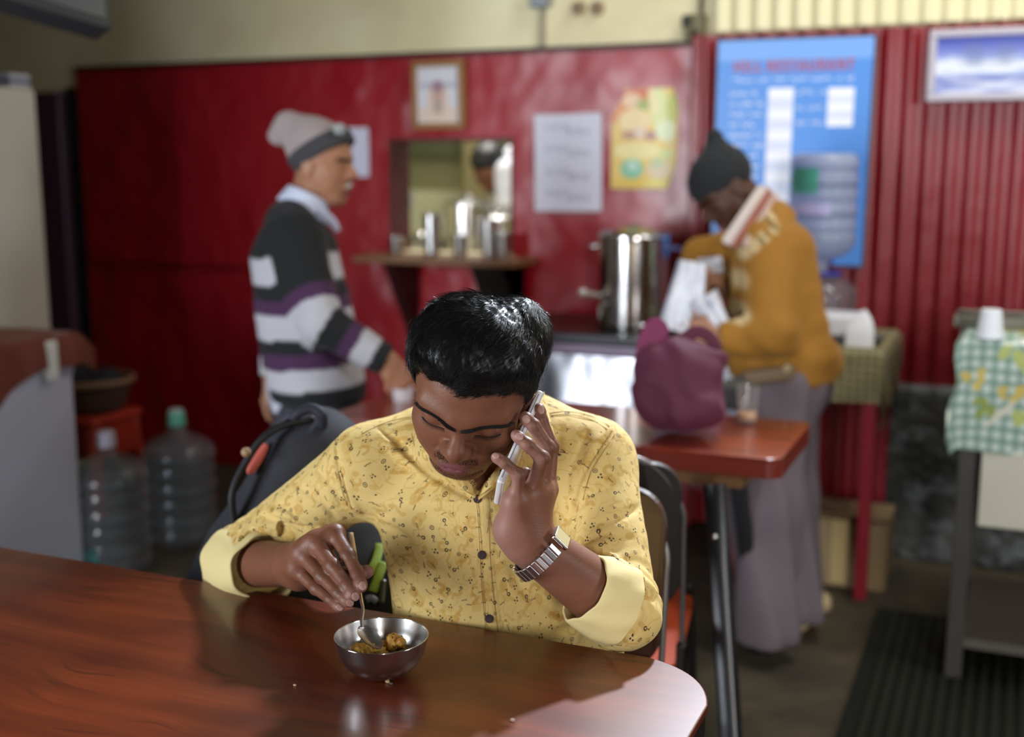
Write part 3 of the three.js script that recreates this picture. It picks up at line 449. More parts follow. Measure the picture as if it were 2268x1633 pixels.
// ---------- left side: freezer, cloth, refrigerator, basket, bag, screen ----------
{
  const X = -2.87, zb = -2.97, zf = -1.9, H = 0.865;
  const g = thing('chest_freezer', 'pale grey chest freezer under a brown cloth, at left', 'freezer', [X - 0.3, 0, (zb + zf) / 2]); const d = (zf - zb) / 2;
  // rounded front panel facing the room
  obj('freezer_body', box(-0.2, 0.04, -d, 0.3, H - 0.06, d, 0.025), mat(0xb9bac6, 0.35, { clearcoat: 0.4, clearcoatRoughness: 0.25 }), g);
  obj('freezer_lid', box(-0.21, H - 0.055, -d - 0.005, 0.31, H, d + 0.005, 0.018), mat(0xc2c2ca, 0.4), g);
  const hp = onX(112, 795, X + 0.03); obj('lid_latch', [box(0.3, hp.y - 0.075, hp.z - (zb + zf) / 2 - 0.035, 0.335, hp.y + 0.06, hp.z - (zb + zf) / 2 + 0.02, 0.012)], mat(0xd8d6cf, 0.35), g);
  obj('latch_plate', [box(0.298, hp.y - 0.07, hp.z - (zb + zf) / 2 - 0.12, 0.31, hp.y + 0.075, hp.z - (zb + zf) / 2 - 0.04, 0.005)], mat(0x9a96a2, 0.4), g);
  for (const z of [-d + 0.08, d - 0.08]) obj('foot', box(-0.18, 0, z - 0.03, 0.26, 0.045, z + 0.03, 0.008), mDark, g);
  // cloth draped over the lid and hanging over the edge
  const cl = thing('brown_cloth', 'rust-brown cloth draped over the chest freezer', 'cloth', [X - 0.3, H, (zb + zf) / 2]);
  const nx = 30, nz = 40, pos = [], idx = [], uv = [];
  for (const s of [0, 1]) for (let i = 0; i <= nx; i++) for (let j = 0; j <= nz; j++) {
    const v = j / nz, z = lin(-d - 0.07, d, v), drop = 0.05 + 0.3 * sstep(0.0, 1.0, v) + 0.02 * Math.sin(v * 19), L = 0.53 + drop, q = 0.13 + i / nx * L; let x, y;
    if (q < 0.63) { x = -0.32 + q; y = 0.006; } else { const e = q - 0.63; x = 0.31 + 0.022 * (1 - Math.exp(-e * 60)); y = 0.006 - e; if (e < 0.03) y = 0.006 - e * e / 0.06; }
    y += 0.006 * fbm(x * 9, z * 9, 2, 3); x += y < -0.01 ? 0.008 * Math.sin(z * 34) + 0.006 * fbm(z * 14, y * 6, 5, 2) : 0; if (z < -d) y -= (-(z + d)) * 0.9;
    pos.push(x + (s ? 0 : 0.004), y + (s ? 0 : 0.004), z); uv.push(x + y, z);
  }
  const n = (nx + 1) * (nz + 1); for (const s of [0, 1]) for (let i = 0; i < nx; i++) for (let j = 0; j < nz; j++) { const a = s * n + i * (nz + 1) + j; s ? idx.push(a, a + nz + 1, a + 1, a + 1, a + nz + 1, a + nz + 2) : idx.push(a, a + 1, a + nz + 1, a + 1, a + nz + 2, a + nz + 1); }
  const cg = new THREE.BufferGeometry(); cg.setAttribute('position', new THREE.Float32BufferAttribute(pos, 3)); cg.setAttribute('uv', new THREE.Float32BufferAttribute(uv, 2)); cg.setIndex(idx); cg.computeVertexNormals();
  obj('cloth', cg, mat(0x6e3322, 0.85, { sheen: 0.4, sheenColor: new THREE.Color(0.5, 0.3, 0.2), bumpMap: rep(bRough, 8), bumpScale: 0.002 }), cl);
  const fx = onZ(102, 500, -3.44).x, fr = thing('refrigerator', 'tall off-white refrigerator behind the chest freezer, left edge', 'refrigerator', [fx - 0.3, 0, -3.1]);
  obj('cabinet', box(-0.3, 0.03, -0.34, 0.25, 1.7, 0.34, 0.03), mat(0xd2d2c6, 0.4), fr);
  obj('door', box(0.252, 0.06, -0.34, 0.3, 1.7, 0.34, 0.022), mat(0xd8d8ca, 0.35, { clearcoat: 0.4, clearcoatRoughness: 0.3 }), fr);
  obj('door_handle', capTube([V(0.3, 0.95, 0.28), V(0.335, 0.98, 0.28), V(0.335, 1.3, 0.28), V(0.3, 1.33, 0.28)], 0.009), mat(0x9c9c98, 0.4), fr);
  obj('base', box(-0.28, 0, -0.32, 0.24, 0.04, 0.32), mDark, fr);
  const tp = onX(30, 160, fx - 0.1), bt = thing('small_carton', 'small pale blue and white carton on top of the refrigerator', 'carton', [tp.x, 1.7, tp.z]); obj('carton_body', box(-0.03, 0, -0.05, 0.03, 0.055, 0.05, 0.004), mat(0xc9cddd, 0.6), bt); obj('carton_band', box(-0.031, 0.02, -0.051, 0.031, 0.036, 0.051, 0.003), mat(0x3f4a6a, 0.6), bt);
  // wall screen seen from below, top left corner
  const BR = P(249, 67, 3.4), BL = P(-190, -60, 3.0), TR = P(250, -260, 3.5);
  const Xd = BR.clone().sub(BL), w = Xd.length(); Xd.normalize(); const Yd = TR.clone().sub(BR); Yd.addScaledVector(Xd, -Yd.dot(Xd)); const h = Yd.length(); Yd.normalize(); const Zd = Xd.clone().cross(Yd);
  const tv = thing('television', 'dark grey television hanging in the top left corner', 'television'); tv.matrix.makeBasis(Xd, Yd, Zd).setPosition(BL.clone().lerp(BR, 0.5)); tv.matrix.decompose(tv.position, tv.quaternion, tv.scale);
  obj('casing', box(-w / 2, 0, -0.09, w / 2, h, 0, 0.012), mat(0x2f2f33, 0.5), tv); obj('screen', box(-w / 2 + 0.02, 0.03, -0.002, w / 2 - 0.02, h - 0.02, 0.003), mat(0x37383d, 0.35), tv);
  obj('bracket_arm', capTube([V(-w * 0.2, h * 0.5, -0.08), V(-w * 0.4, h * 0.6, -0.5), V(-w * 0.5, h * 0.6, -0.85)], 0.02), mDark, tv);
  // basket on an orange stool behind the first jar
  const k = onY(218, 1150, 0), st = thing('plastic_stool', 'red-orange plastic stool under the cane basket', 'stool', [k.x - 0.12, 0, k.z - 0.12]);
  obj('stool_seat', box(-0.15, 0.38, -0.15, 0.15, 0.42, 0.15, 0.02), mat(0xa8321f, 0.45), st); for (const [x, z] of [[-1, -1], [1, -1], [-1, 1], [1, 1]]) obj('stool_leg', sweep([V(x * 0.14, 0, z * 0.14), V(x * 0.12, 0.39, z * 0.12)], 0.03, 0.018, V(x, 0, z), 4, 8), mat(0xa8321f, 0.45), st); obj('skirt', [box(-0.135, 0.24, 0.11, 0.135, 0.39, 0.135, 0.01), box(0.11, 0.24, -0.135, 0.135, 0.39, 0.135, 0.01)], mat(0x9c2d1c, 0.45), st);
  const ba = thing('cane_basket', 'round cane basket with pale rim, filled with dark cloth, behind the jars', 'basket', [k.x - 0.12, 0.42, k.z - 0.12]);
  obj('basket_body', lathe([[0, 0], [0.12, 0], [0.14, 0.02], [0.175, 0.13], [0.168, 0.13], [0.13, 0.02], [0, 0.012]], 36), mat(0x4d3324, 0.8, { bumpMap: rep(bRough, 6), bumpScale: 0.01 }), ba); obj('basket_rim', mv(new THREE.TorusGeometry(0.175, 0.013, 10, 44).rotateX(Math.PI / 2), 0, 0.13, 0), mat(0x86664a, 0.7), ba);
  obj('basket_lining', meshSDF(blend([[ellip(V(0, 0.1, 0), [0.14, 0.06, 0.14]), 0], [ellip(V(-0.05, 0.14, 0.02), [0.07, 0.06, 0.07]), 0.03], [ellip(V(0.06, 0.13, -0.03), [0.06, 0.05, 0.07]), 0.03]]), V(-0.18, 0.02, -0.18), V(0.18, 0.22, 0.18), 0.012), mat(0x1b1d22, 0.8), ba);
}

// ---------- right side: small table, jar, tissue box, carton, table with printed cloth, mat ----------
const gingham = (a, b, c, n) => canvasTex(256, 256, (k, W, H) => { k.fillStyle = a; k.fillRect(0, 0, W, H); k.globalAlpha = 0.5; k.fillStyle = b; for (let i = 0; i < n; i++) { k.fillRect(i * W / n, 0, W / n / 2, H); k.fillRect(0, i * H / n, W, H / n / 2); } k.globalAlpha = 0.9; if (c) { const r = rng(6); for (let i = 0; i < 14; i++) { const x = r() * W, y = r() * H; k.fillStyle = c[i % c.length]; for (let q = 0; q < 5; q++) { k.beginPath(); k.ellipse(x + (r() - 0.5) * 40, y + (r() - 0.5) * 40, 9 + r() * 9, 6 + r() * 5, r() * 3, 0, 7); k.fill(); } } } });
function clothOver(w, d, drops, seed) { // top sheet with hanging front, back and side drops; y = 0 is the table top
  const pos = [], idx = [], uv = [], nx = 44, nz = 44, [df, db, dl, dr] = drops, H = [-w / 2 - dl, w / 2 + dr], D = [-d / 2 - db, d / 2 + df];
  for (const s of [0, 1]) for (let i = 0; i <= nx; i++) for (let j = 0; j <= nz; j++) {
    const a = lin(H[0], H[1], i / nx), b = lin(D[0], D[1], j / nz); let x = clamp(a, -w / 2, w / 2), z = clamp(b, -d / 2, d / 2), ex = Math.abs(a - x), ez = Math.abs(b - z), y = -Math.max(ex, ez) - 0.35 * Math.min(ex, ez), q = y < -0.005 ? 1 : 0;
    const wave = q * (0.012 + 0.012 * Math.sin((a + b) * 26 + seed) * Math.min(1, -y * 6)); x += Math.sign(a - x) * (ex > 0.001 ? wave + 0.004 : 0); z += Math.sign(b - z) * (ez > 0.001 ? wave + 0.004 : 0);
    pos.push(x, y + (s ? 0.001 : 0.004), z); uv.push(a, -b);
  }
  const n = (nx + 1) * (nz + 1); for (const s of [0, 1]) for (let i = 0; i < nx; i++) for (let j = 0; j < nz; j++) { const a = s * n + i * (nz + 1) + j; s ? idx.push(a, a + nz + 1, a + 1, a + 1, a + nz + 1, a + nz + 2) : idx.push(a, a + 1, a + nz + 1, a + 1, a + nz + 2, a + nz + 1); }
  const g = new THREE.BufferGeometry(); g.setAttribute('position', new THREE.Float32BufferAttribute(pos, 3)); g.setAttribute('uv', new THREE.Float32BufferAttribute(uv, 2)); g.setIndex(idx); g.computeVertexNormals(); return g;
}
{
  const zf = -3.84, yT = onZ(1900, 775, zf).y, x1 = onZ(1950, 780, zf).x, x0 = x1 - 0.44, zb = -4.36, w = x1 - x0, d = zf - zb, cx = (x0 + x1) / 2, cz = (zf + zb) / 2;
  const g = thing('side_table', 'small red-legged table under a checked cloth by the corrugated wall', 'table', [cx, 0, cz]);
  obj('tabletop', box(-w / 2, yT - 0.03, -d / 2, w / 2, yT, d / 2, 0.004), mat(0x5b1c1c, 0.5), g); for (const x of [-w / 2 + 0.025, w / 2 - 0.025]) for (const z of [-d / 2 + 0.025, d / 2 - 0.025]) obj('leg', box(x - 0.02, 0, z - 0.02, x + 0.02, yT - 0.03, z + 0.02, 0.003), mat(0x8e1626, 0.4), g);
  obj('stretcher', box(-w / 2 + 0.03, 0.12, -d / 2 + 0.01, w / 2 - 0.03, 0.15, -d / 2 + 0.04), mat(0x7e1420, 0.45), g);
  const c = tag(obj('checked_cloth', mv(clothOver(w, d, [0.17, 0.02, 0.16, 0.2], 1), cx, yT, cz), mat(0xffffff, 0.85, { map: rep(gingham('#a39b70', '#4c4a34', null, 9), 4.4) })), 'olive checked cloth hanging over the small red-legged table', 'tablecloth');
  { // clear dispenser pot with an upturned jar on it
    const jx = onZ(1822, 450, -4.17).x, jz = -4.17, d = thing('water_dispenser', 'clear plastic water dispenser pot behind the white box', 'dispenser', [jx + 0.02, yT + 0.005, jz]);
    obj('pot_wall', lathe([[0, 0], [0.1, 0], [0.112, 0.012], [0.112, 0.13], [0.105, 0.16], [0.07, 0.185], [0.05, 0.19], [0.05, 0.205]], 44), mJar, d); obj('pot_rim', mv(new THREE.TorusGeometry(0.052, 0.006, 8, 36).rotateX(Math.PI / 2), 0, 0.206, 0), mat(0x3a3fae, 0.4), d); obj('tap', capTube([V(-0.02, 0.05, 0.108), V(-0.02, 0.05, 0.14), V(-0.02, 0.03, 0.145)], 0.009), mat(0x6a6fb8, 0.4), d);
    const j = thing('water_jar', 'upturned water jar with green label standing over the dispenser against the blue board', 'water jar', [jx, yT + 0.215, jz]), pr = jarProfile().map(([r, y]) => [r * 0.84, 0.405 - y * 0.86]).reverse();
    obj('jar_body', lathe(pr, 48), mat(0xc9d2e6, 0.3, { transmission: 0.55, thickness: 0, ior: 1.4, side: THREE.DoubleSide }), j); for (const y of [0.12, 0.2, 0.3]) obj('jar_rib', mv(new THREE.TorusGeometry(0.114, 0.004, 8, 48).rotateX(Math.PI / 2), 0, y, 0), mJar, j);
    obj('jar_label', mv(new THREE.CylinderGeometry(0.1165, 0.1165, 0.085, 20, 1, true, -0.95, 0.95), 0, 0.315, 0), mat(0x55ad9a, 0.5, { side: THREE.DoubleSide }), j); obj('lower_label', mv(new THREE.CylinderGeometry(0.1165, 0.1165, 0.04, 20, 1, true, -0.7, 1.1), 0, 0.22, 0), mat(0xb9b6e6, 0.5, { side: THREE.DoubleSide }), j);
  }
  const q = onZ(1856, 770, zf - 0.14), tb = thing('tissue_box', 'white plastic box with hanging tissue on the checked cloth', 'box', [q.x, yT + 0.005, zf - 0.14]); obj('box_body', box(-0.1, 0, -0.07, 0.085, 0.095, 0.07, 0.016), mat(0xdcdee4, 0.5), tb); obj('tissue', sweep([V(0.05, 0.09, 0.05), V(0.075, 0.06, 0.085), V(0.08, -0.01, 0.1), V(0.082, -0.035, 0.1)], 0.045, 0.006, V(0, 0.2, 1), 14, 10), mat(0xe6e8ee, 0.7), tb); obj('dark_slot', box(-0.1, 0.004, 0.066, 0.04, 0.03, 0.0735, 0.004), mat(0x44444a, 0.6), tb);
  const k = onZ(1925, 768, zf - 0.1), sc = thing('steel_dish', 'small dark steel dish near the right corner of the checked cloth', 'dish', [k.x, yT + 0.005, zf - 0.12]); obj('dish_body', lathe([[0, 0.002], [0.025, 0], [0.045, 0.022], [0.048, 0.024], [0.043, 0.023], [0.024, 0.004], [0, 0.005]], 28), mat(0x77777b, 0.3, { metalness: 1 }), sc); obj('dish_rim', mv(new THREE.TorusGeometry(0.046, 0.002, 6, 28).rotateX(Math.PI / 2), 0, 0.023, 0), mSteel, sc);
  const b = onY(1885, 1236, 0), cb = thing('cardboard_carton', 'brown cardboard carton on the floor under the small table', 'carton', [b.x, 0, -4.08]); obj('carton_body', box(-0.16, 0, -0.13, 0.15, 0.235, 0.13, 0.003), mat(0x8a7452, 0.8), cb); obj('flap', box(-0.16, 0.23, 0.1, 0.15, 0.236, 0.2).rotateX(-0.15), mat(0x7d6849, 0.8), cb); obj('tape', box(-0.03, 0.01, 0.1305, 0.02, 0.236, 0.1325), mat(0xb09868, 0.4), cb);
}
{
  const zf = -3.3, x0 = onZ(2126, 860, zf).x, yT = onZ(2180, 752, zf).y, w = 1.15, d = 0.6, cx = x0 + w / 2, cz = zf - d / 2;
  const g = thing('corner_table', 'table at the right edge under a green printed cloth', 'table', [cx, 0, cz]);
  obj('tabletop', box(-w / 2, yT - 0.03, -d / 2, w / 2, yT, d / 2, 0.004), mat(0x4a3524, 0.5), g); for (const x of [-w / 2 + 0.03, w / 2 - 0.03]) for (const z of [-d / 2 + 0.03, d / 2 - 0.03]) obj('leg', box(x - 0.022, 0, z - 0.022, x + 0.022, yT - 0.03, z + 0.022, 0.003), mat(0x3e3a34, 0.5), g);
  const bp = onZ(2176, 990, zf + 0.02), bq = onZ(2176, 1170, zf + 0.02);
  obj('front_panel', box(bp.x - cx, bq.y, d / 2 - 0.03, w / 2, yT - 0.035, d / 2 + 0.005, 0.003), mat(0xc9c5b4, 0.5), g);
  obj('bottom_shelf', box(-w / 2 + 0.05, 0.1, -d / 2 + 0.03, w / 2 - 0.05, 0.125, d / 2 - 0.02), mat(0x57524a, 0.6), g);
  tag(obj('printed_cloth', mv(clothOver(w, d, [0.3, 0.02, 0.05, 0.05], 4), cx, yT, cz), mat(0xffffff, 0.8, { map: rep(gingham('#c3cfc8', '#5f8070', ['#b0b86a', '#8a9a48', '#c9b25c', '#dfe3d4'], 10), 3.2) })), 'pale green checked cloth with flower print over the table at the right edge', 'tablecloth');
  const q = onY(2192, 748, yT + 0.005), cu = thing('paper_cup', 'small white cup upside down on the printed cloth', 'cup', [q.x, yT + 0.005, q.z]); obj('cup_body', lathe([[0, 0.075], [0.024, 0.075], [0.026, 0.073], [0.034, 0.002], [0.036, 0], [0.031, 0.002], [0.0, 0.07]], 28), mat(0xe4e8ee, 0.5), cu); obj('cup_lip', mv(new THREE.TorusGeometry(0.0345, 0.002, 8, 28).rotateX(Math.PI / 2), 0, 0.002, 0), mat(0xe4e8ee, 0.5), cu);
  const k = onY(2232, 722, yT + 0.005), tr = thing('steel_tray', 'low steel tray at the back of the printed cloth', 'tray', [k.x, yT + 0.006, k.z]); obj('tray_base', box(-0.14, 0, -0.09, 0.14, 0.006, 0.09, 0.002), mat(0x77746c, 0.35, { metalness: 1 }), tr); for (const [a, b, c, e] of [[-0.14, -0.09, 0.14, -0.084], [-0.14, 0.084, 0.14, 0.09], [-0.14, -0.084, -0.134, 0.084], [0.134, -0.084, 0.14, 0.084]]) obj('tray_side', box(a, 0.004, b, c, 0.03, e, 0.002), mat(0x8a877e, 0.3, { metalness: 1 }), tr);
  const hole = onY(1944, 1352, 0), q1 = onY(1818, 1633, 0), m = thing('rubber_mat', 'dark grey ribbed rubber mat on the floor at bottom right', 'mat', [0, 0, 0]);
  const z0 = -1.2, z1 = hole.z, xl = hole.x, xr = 2.2; m.position.set((xl + xr) / 2, 0, (z0 + z1) / 2); const W = (xr - xl) / 2, D = (z0 - z1) / 2;
  obj('mat_base', box(-W, 0, -D, W, 0.009, D, 0.004), mat(0x1d1f19, 0.85, { specularIntensity: 0.3 }), m);
  const ribs = []; for (let x = -W + 0.05; x < W - 0.04; x += 0.034) ribs.push(box(x, 0.008, -D + 0.04, x + 0.017, 0.015, D - 0.04)); const rb = obj('mat_ribs', ribs, mat(0x26281f, 0.8, { specularIntensity: 0.3 }), m); rb.userData.kind = 'stuff';
  const h = onY(1862, 1245, 0.0), bl = thing('floor_scrap', 'pale crumpled paper scrap on the floor beside the red table leg', 'paper scrap', [onY(1905, 1258, 0).x, 0, onY(1905, 1258, 0).z]); obj('scrap', meshSDF(blend([[ellip(V(0, 0.012, 0), [0.05, 0.014, 0.025]), 0], [ellip(V(0.03, 0.014, 0.01), [0.03, 0.016, 0.02]), 0.01]]), V(-0.08, -0.01, -0.06), V(0.09, 0.05, 0.06), 0.006), mat(0x9d9480, 0.8), bl);
}
// ---------- tables and chairs ----------
const TY = 0.75;
const tWood = colorTex(1024, 1024, (u, v) => {
  const w = tfbm(u, v, 3, 3, 90) * 0.05, g1 = tnoise(u * 3 + w * 3, (v + w) * 48, 48, 15) * 0.5, ring = Math.sin((v + w * 1.4 + 0.05 * tfbm(u, v, 4, 3, 33)) * 2 * Math.PI * 9) * 0.35, fine = tnoise(u * 8, (v + w * 0.5) * 256, 256, 7), cloud = tfbm(u, v, 4, 3, 55);
  const vein = sstep(0.42, 0.62, tnoise(u * 5, (v + w * 2) * 90, 90, 27)) * sstep(-0.1, 0.5, tfbm(u, v, 6, 2, 71));
  let c = mix3([122, 52, 24], [86, 33, 14], clamp(0.5 + g1 * 0.5 + ring * 0.35 + cloud * 0.7, 0, 1)); c = mix3(c, [58, 24, 12], vein * 0.7); return c.map((q) => q * (1 + fine * 0.06));
});
const mWood = mat(0xffffff, 0.32, { map: rep(tWood, 1.25), ior: 1.6, clearcoat: 0.16, clearcoatRoughness: 0.06 });
const mEdge = mat(0x1c1412, 0.4);
function slab(x0, x1, z0, z1, r, y0, y1) { // rounded-corner table top, uv in metres
  const s = new THREE.Shape(); s.moveTo(x0 + r, -z1); s.lineTo(x1 - r, -z1); s.quadraticCurveTo(x1 - r * 0.18, -z1 + r * 0.18, x1, -z1 + r); s.lineTo(x1, -z0 - r); s.quadraticCurveTo(x1 - r * 0.18, -z0 - r * 0.18, x1 - r, -z0); s.lineTo(x0 + r, -z0); s.quadraticCurveTo(x0 + r * 0.18, -z0 - r * 0.18, x0, -z0 - r); s.lineTo(x0, -z1 + r); s.quadraticCurveTo(x0 + r * 0.18, -z1 + r * 0.18, x0 + r, -z1);
  return uvMetres(mv(new THREE.ExtrudeGeometry(s, { depth: y1 - y0 - 0.004, bevelEnabled: true, bevelThickness: 0.002, bevelSize: 0.002, bevelSegments: 2, curveSegments: 14 }).rotateX(-Math.PI / 2), 0, y0 + 0.002, 0));
}
const tz0 = (onY(300, 1264, TY).z + onY(1200, 1416, TY).z) / 2, tx1 = onY(1572, 1548, TY).x, tx0 = -2.0, tz1 = -0.72;
{
  const g = thing('dining_table', 'glossy red-brown wooden table with rounded corner in front of the seated man', 'table', [0, 0, 0]);
  obj('tabletop', slab(tx0, tx1, tz0, tz1, 0.11, TY - 0.012, TY), mWood, g); obj('edge_band', slab(tx0 + 0.002, tx1 - 0.002, tz0 + 0.002, tz1 - 0.002, 0.11, TY - 0.042, TY - 0.0125), mEdge, g);
  obj('apron', [box(tx0 + 0.15, TY - 0.12, tz0 + 0.13, tx1 - 0.15, TY - 0.043, tz0 + 0.15), box(tx0 + 0.15, TY - 0.12, tz1 - 0.15, tx1 - 0.15, TY - 0.043, tz1 - 0.13)], mEdge, g);
  for (const x of [tx0 + 0.2, tx1 - 0.17]) for (const z of [tz0 + 0.16, tz1 - 0.16]) obj('leg', box(x - 0.025, 0, z - 0.025, x + 0.025, TY - 0.043, z + 0.025, 0.006), mBlackMetal, g);
  rebase(g, V((tx0 + tx1) / 2, 0, (tz0 + tz1) / 2));
}
const btR = onY(1718, 1018, TY), btL = onY(725, 921, TY), btB = onY(1768, 933, TY);
{
  const x0 = btL.x, x1 = btR.x + 0.01, z1 = (btR.z + btL.z) / 2, z0 = btB.z;
  const g = thing('dining_table', 'second red-brown wooden table holding the maroon bag, behind the seated man', 'table');
  const th = 0.05; obj('tabletop', slab(x0, x1, z0, z1, 0.03, TY - 0.012, TY), mat(0xffffff, 0.32, { map: rep(tWood, 1.25), clearcoat: 0.5, clearcoatRoughness: 0.12, color: new THREE.Color(1.7, 1.15, 0.9) }), g); obj('edge_band', slab(x0 + 0.001, x1 - 0.001, z0 + 0.001, z1 - 0.001, 0.03, TY - th, TY - 0.0125), mat(0x6e2010, 0.4), g);
  obj('apron', [box(x0 + 0.1, TY - 0.1, z1 - 0.1, x1 - 0.1, TY - th, z1 - 0.075), box(x0 + 0.1, TY - 0.1, z0 + 0.075, x1 - 0.1, TY - th, z0 + 0.1), box(x1 - 0.125, TY - 0.1, z0 + 0.1, x1 - 0.1, TY - th, z1 - 0.1)], mat(0x6d4a26, 0.6), g);
  const leg = (a, b) => obj('leg', sweep([a, b], 0.024, 0.024, V(0, 0, 1), 4, 12, 4), mBlackMetal, g);
  const l1 = P(1582, 1108, 2.72); leg(V(l1.x, TY - 0.06, l1.z), onY(1630, 1800, 0)); const l2 = onY(1686, 1446, 0); leg(V(l2.x - 0.1, TY - 0.06, l2.z + 0.06), l2);
  leg(V(x0 + 0.16, TY - 0.06, z1 - 0.16), V(x0 + 0.09, 0, z1 - 0.08)); leg(V(x0 + 0.16, TY - 0.06, z0 + 0.16), V(x0 + 0.09, 0, z0 + 0.08));
  obj('leg_bolt', mv(new THREE.SphereGeometry(0.008, 10, 8), ...P(1583, 1190, 2.665)), mSteel, g);
  rebase(g, V((x0 + x1) / 2, 0, (z0 + z1) / 2));
}
function chair(label, at, turn, backCol, seatCol, w = 0.42, top = 0.86) { // seat front towards local -z
  const g = thing('dining_chair', label, 'chair', at, turn), m = mat(0x2a2522, 0.35, { metalness: 0.7 });
  const panel = (x0, x1, y0, y1, r, d, cz, bow) => { const s = new THREE.Shape(); s.moveTo(x0 + r, y0); s.lineTo(x1 - r, y0); s.quadraticCurveTo(x1, y0, x1, y0 + r); s.lineTo(x1, y1 - r); s.quadraticCurveTo(x1, y1, x1 - r, y1); s.lineTo(x0 + r, y1); s.quadraticCurveTo(x0, y1, x0, y1 - r); s.lineTo(x0, y0 + r); s.quadraticCurveTo(x0, y0, x0 + r, y0); const G = new THREE.ExtrudeGeometry(s, { depth: d, bevelEnabled: true, bevelThickness: 0.003, bevelSize: 0.003, bevelSegments: 2, curveSegments: 10 }); const p = G.attributes.position; for (let i = 0; i < p.count; i++) p.setZ(i, p.getZ(i) + cz - bow * (1 - (p.getX(i) / (w / 2)) ** 2) + (p.getY(i) - 0.5) * 0.12); G.computeVertexNormals(); return G; };
  obj('backrest', panel(-w / 2 + 0.012, w / 2 - 0.012, top - 0.32, top - 0.012, 0.07, 0.012, 0.19, -0.03), mat(backCol, 0.4, { clearcoat: 0.3, clearcoatRoughness: 0.2 }), g);
  const fr = []; for (let i = 0; i <= 40; i++) { const a = i / 40, W = w / 2 - 0.006; const px = a < 0.3 ? -W : a > 0.7 ? W : lin(-W, W, sstep(0.25, 0.75, a)); const py = a < 0.5 ? lin(0.42, top, sstep(0, 0.42, a)) : lin(top, 0.42, sstep(0.58, 1, a)); fr.push(V(px, py, 0.2 + (py - 0.5) * 0.12 + (Math.abs(px) > W - 0.01 ? 0 : 0.03 * (1 - (px / W) ** 2)))); }
  obj('back_frame', capTube(fr, 0.006, 90, 8), mat(0x6f6a68, 0.4, { metalness: 0.6 }), g);
  obj('seat', mv(panel(-w / 2 + 0.02, w / 2 - 0.02, -0.2, 0.2, 0.09, 0.014, 0, 0).rotateX(-Math.PI / 2), 0, 0.445, 0), mat(seatCol, 0.55, { specularIntensity: 0.4 }), g);
  for (const x of [-1, 1]) { obj('leg', capTube([V(x * (w / 2 - 0.03), 0.44, -0.16), V(x * (w / 2 - 0.01), 0.012, -0.2)], 0.011), m, g); obj('leg', capTube([V(x * (w / 2 - 0.006), 0.44, 0.195), V(x * (w / 2 - 0.006), 0.012, 0.24)], 0.012), m, g); }
  obj('stretcher', [capTube([V(-w / 2 + 0.02, 0.2, -0.18), V(w / 2 - 0.02, 0.2, -0.18)], 0.008), capTube([V(-w / 2 + 0.01, 0.2, 0.21), V(w / 2 - 0.01, 0.2, 0.21)], 0.008)], m, g);
  return g;
}
{
  const a = P(1475, 1250, 2.03); chair('dark wooden chair on which the man in the yellow shirt sits', [a.x - 0.21, 0, a.z + 0.2], Math.PI, 0x3a2018, 0x7a3018, 0.42, 0.862);
  const s = onY(1432, 1335, 0.45), s2 = onY(1475, 1400, 0.45), s3 = onY(1511, 1280, 0.45), dir = s3.clone().sub(s2).normalize(), turn = Math.atan2(-dir.x, -dir.z);
  chair('dark-backed chair with an orange-brown seat pulled up to the second table', [s.x - 0.1, 0, s.z + 0.02], turn * 0.9, 0x211a17, 0xa8401c, 0.42, 0.852);
}
// ---------- bowl, food, spoon, crumbs ----------
const bowlC = onY(846, 1492, TY), RB = 0.0625, HB = 0.054;
{
  const g = thing('steel_bowl', 'small round steel bowl of yellow curry on the table', 'bowl', [bowlC.x, TY, bowlC.z]);
  const o = [[0, 0.0005], [0.02, 0.0005], [0.026, 0.001], [0.038, 0.007], [0.049, 0.0165], [0.0565, 0.029], [0.06, 0.042], [RB, HB - 0.001], [RB + 0.0003, HB]], inn = [[RB - 0.0008, HB + 0.0002], [0.0588, 0.042], [0.055, 0.0295], [0.0475, 0.018], [0.0365, 0.009], [0.025, 0.004], [0, 0.0035]];
  const sm = (l) => new THREE.SplineCurve(l.map(([a, b]) => new THREE.Vector2(a, b))).getPoints(40).map((p) => [Math.max(0, p.x), p.y]);
  obj('bowl_shell', lathe([...sm(o), ...sm(inn)], 120), mat(0xc4c0be, 0.26, { metalness: 1 }), g);
  obj('rim', mv(new THREE.TorusGeometry(RB - 0.0003, 0.0008, 8, 100).rotateX(Math.PI / 2), 0, HB, 0), mat(0xd6d2cf, 0.12, { metalness: 1 }), g);
}
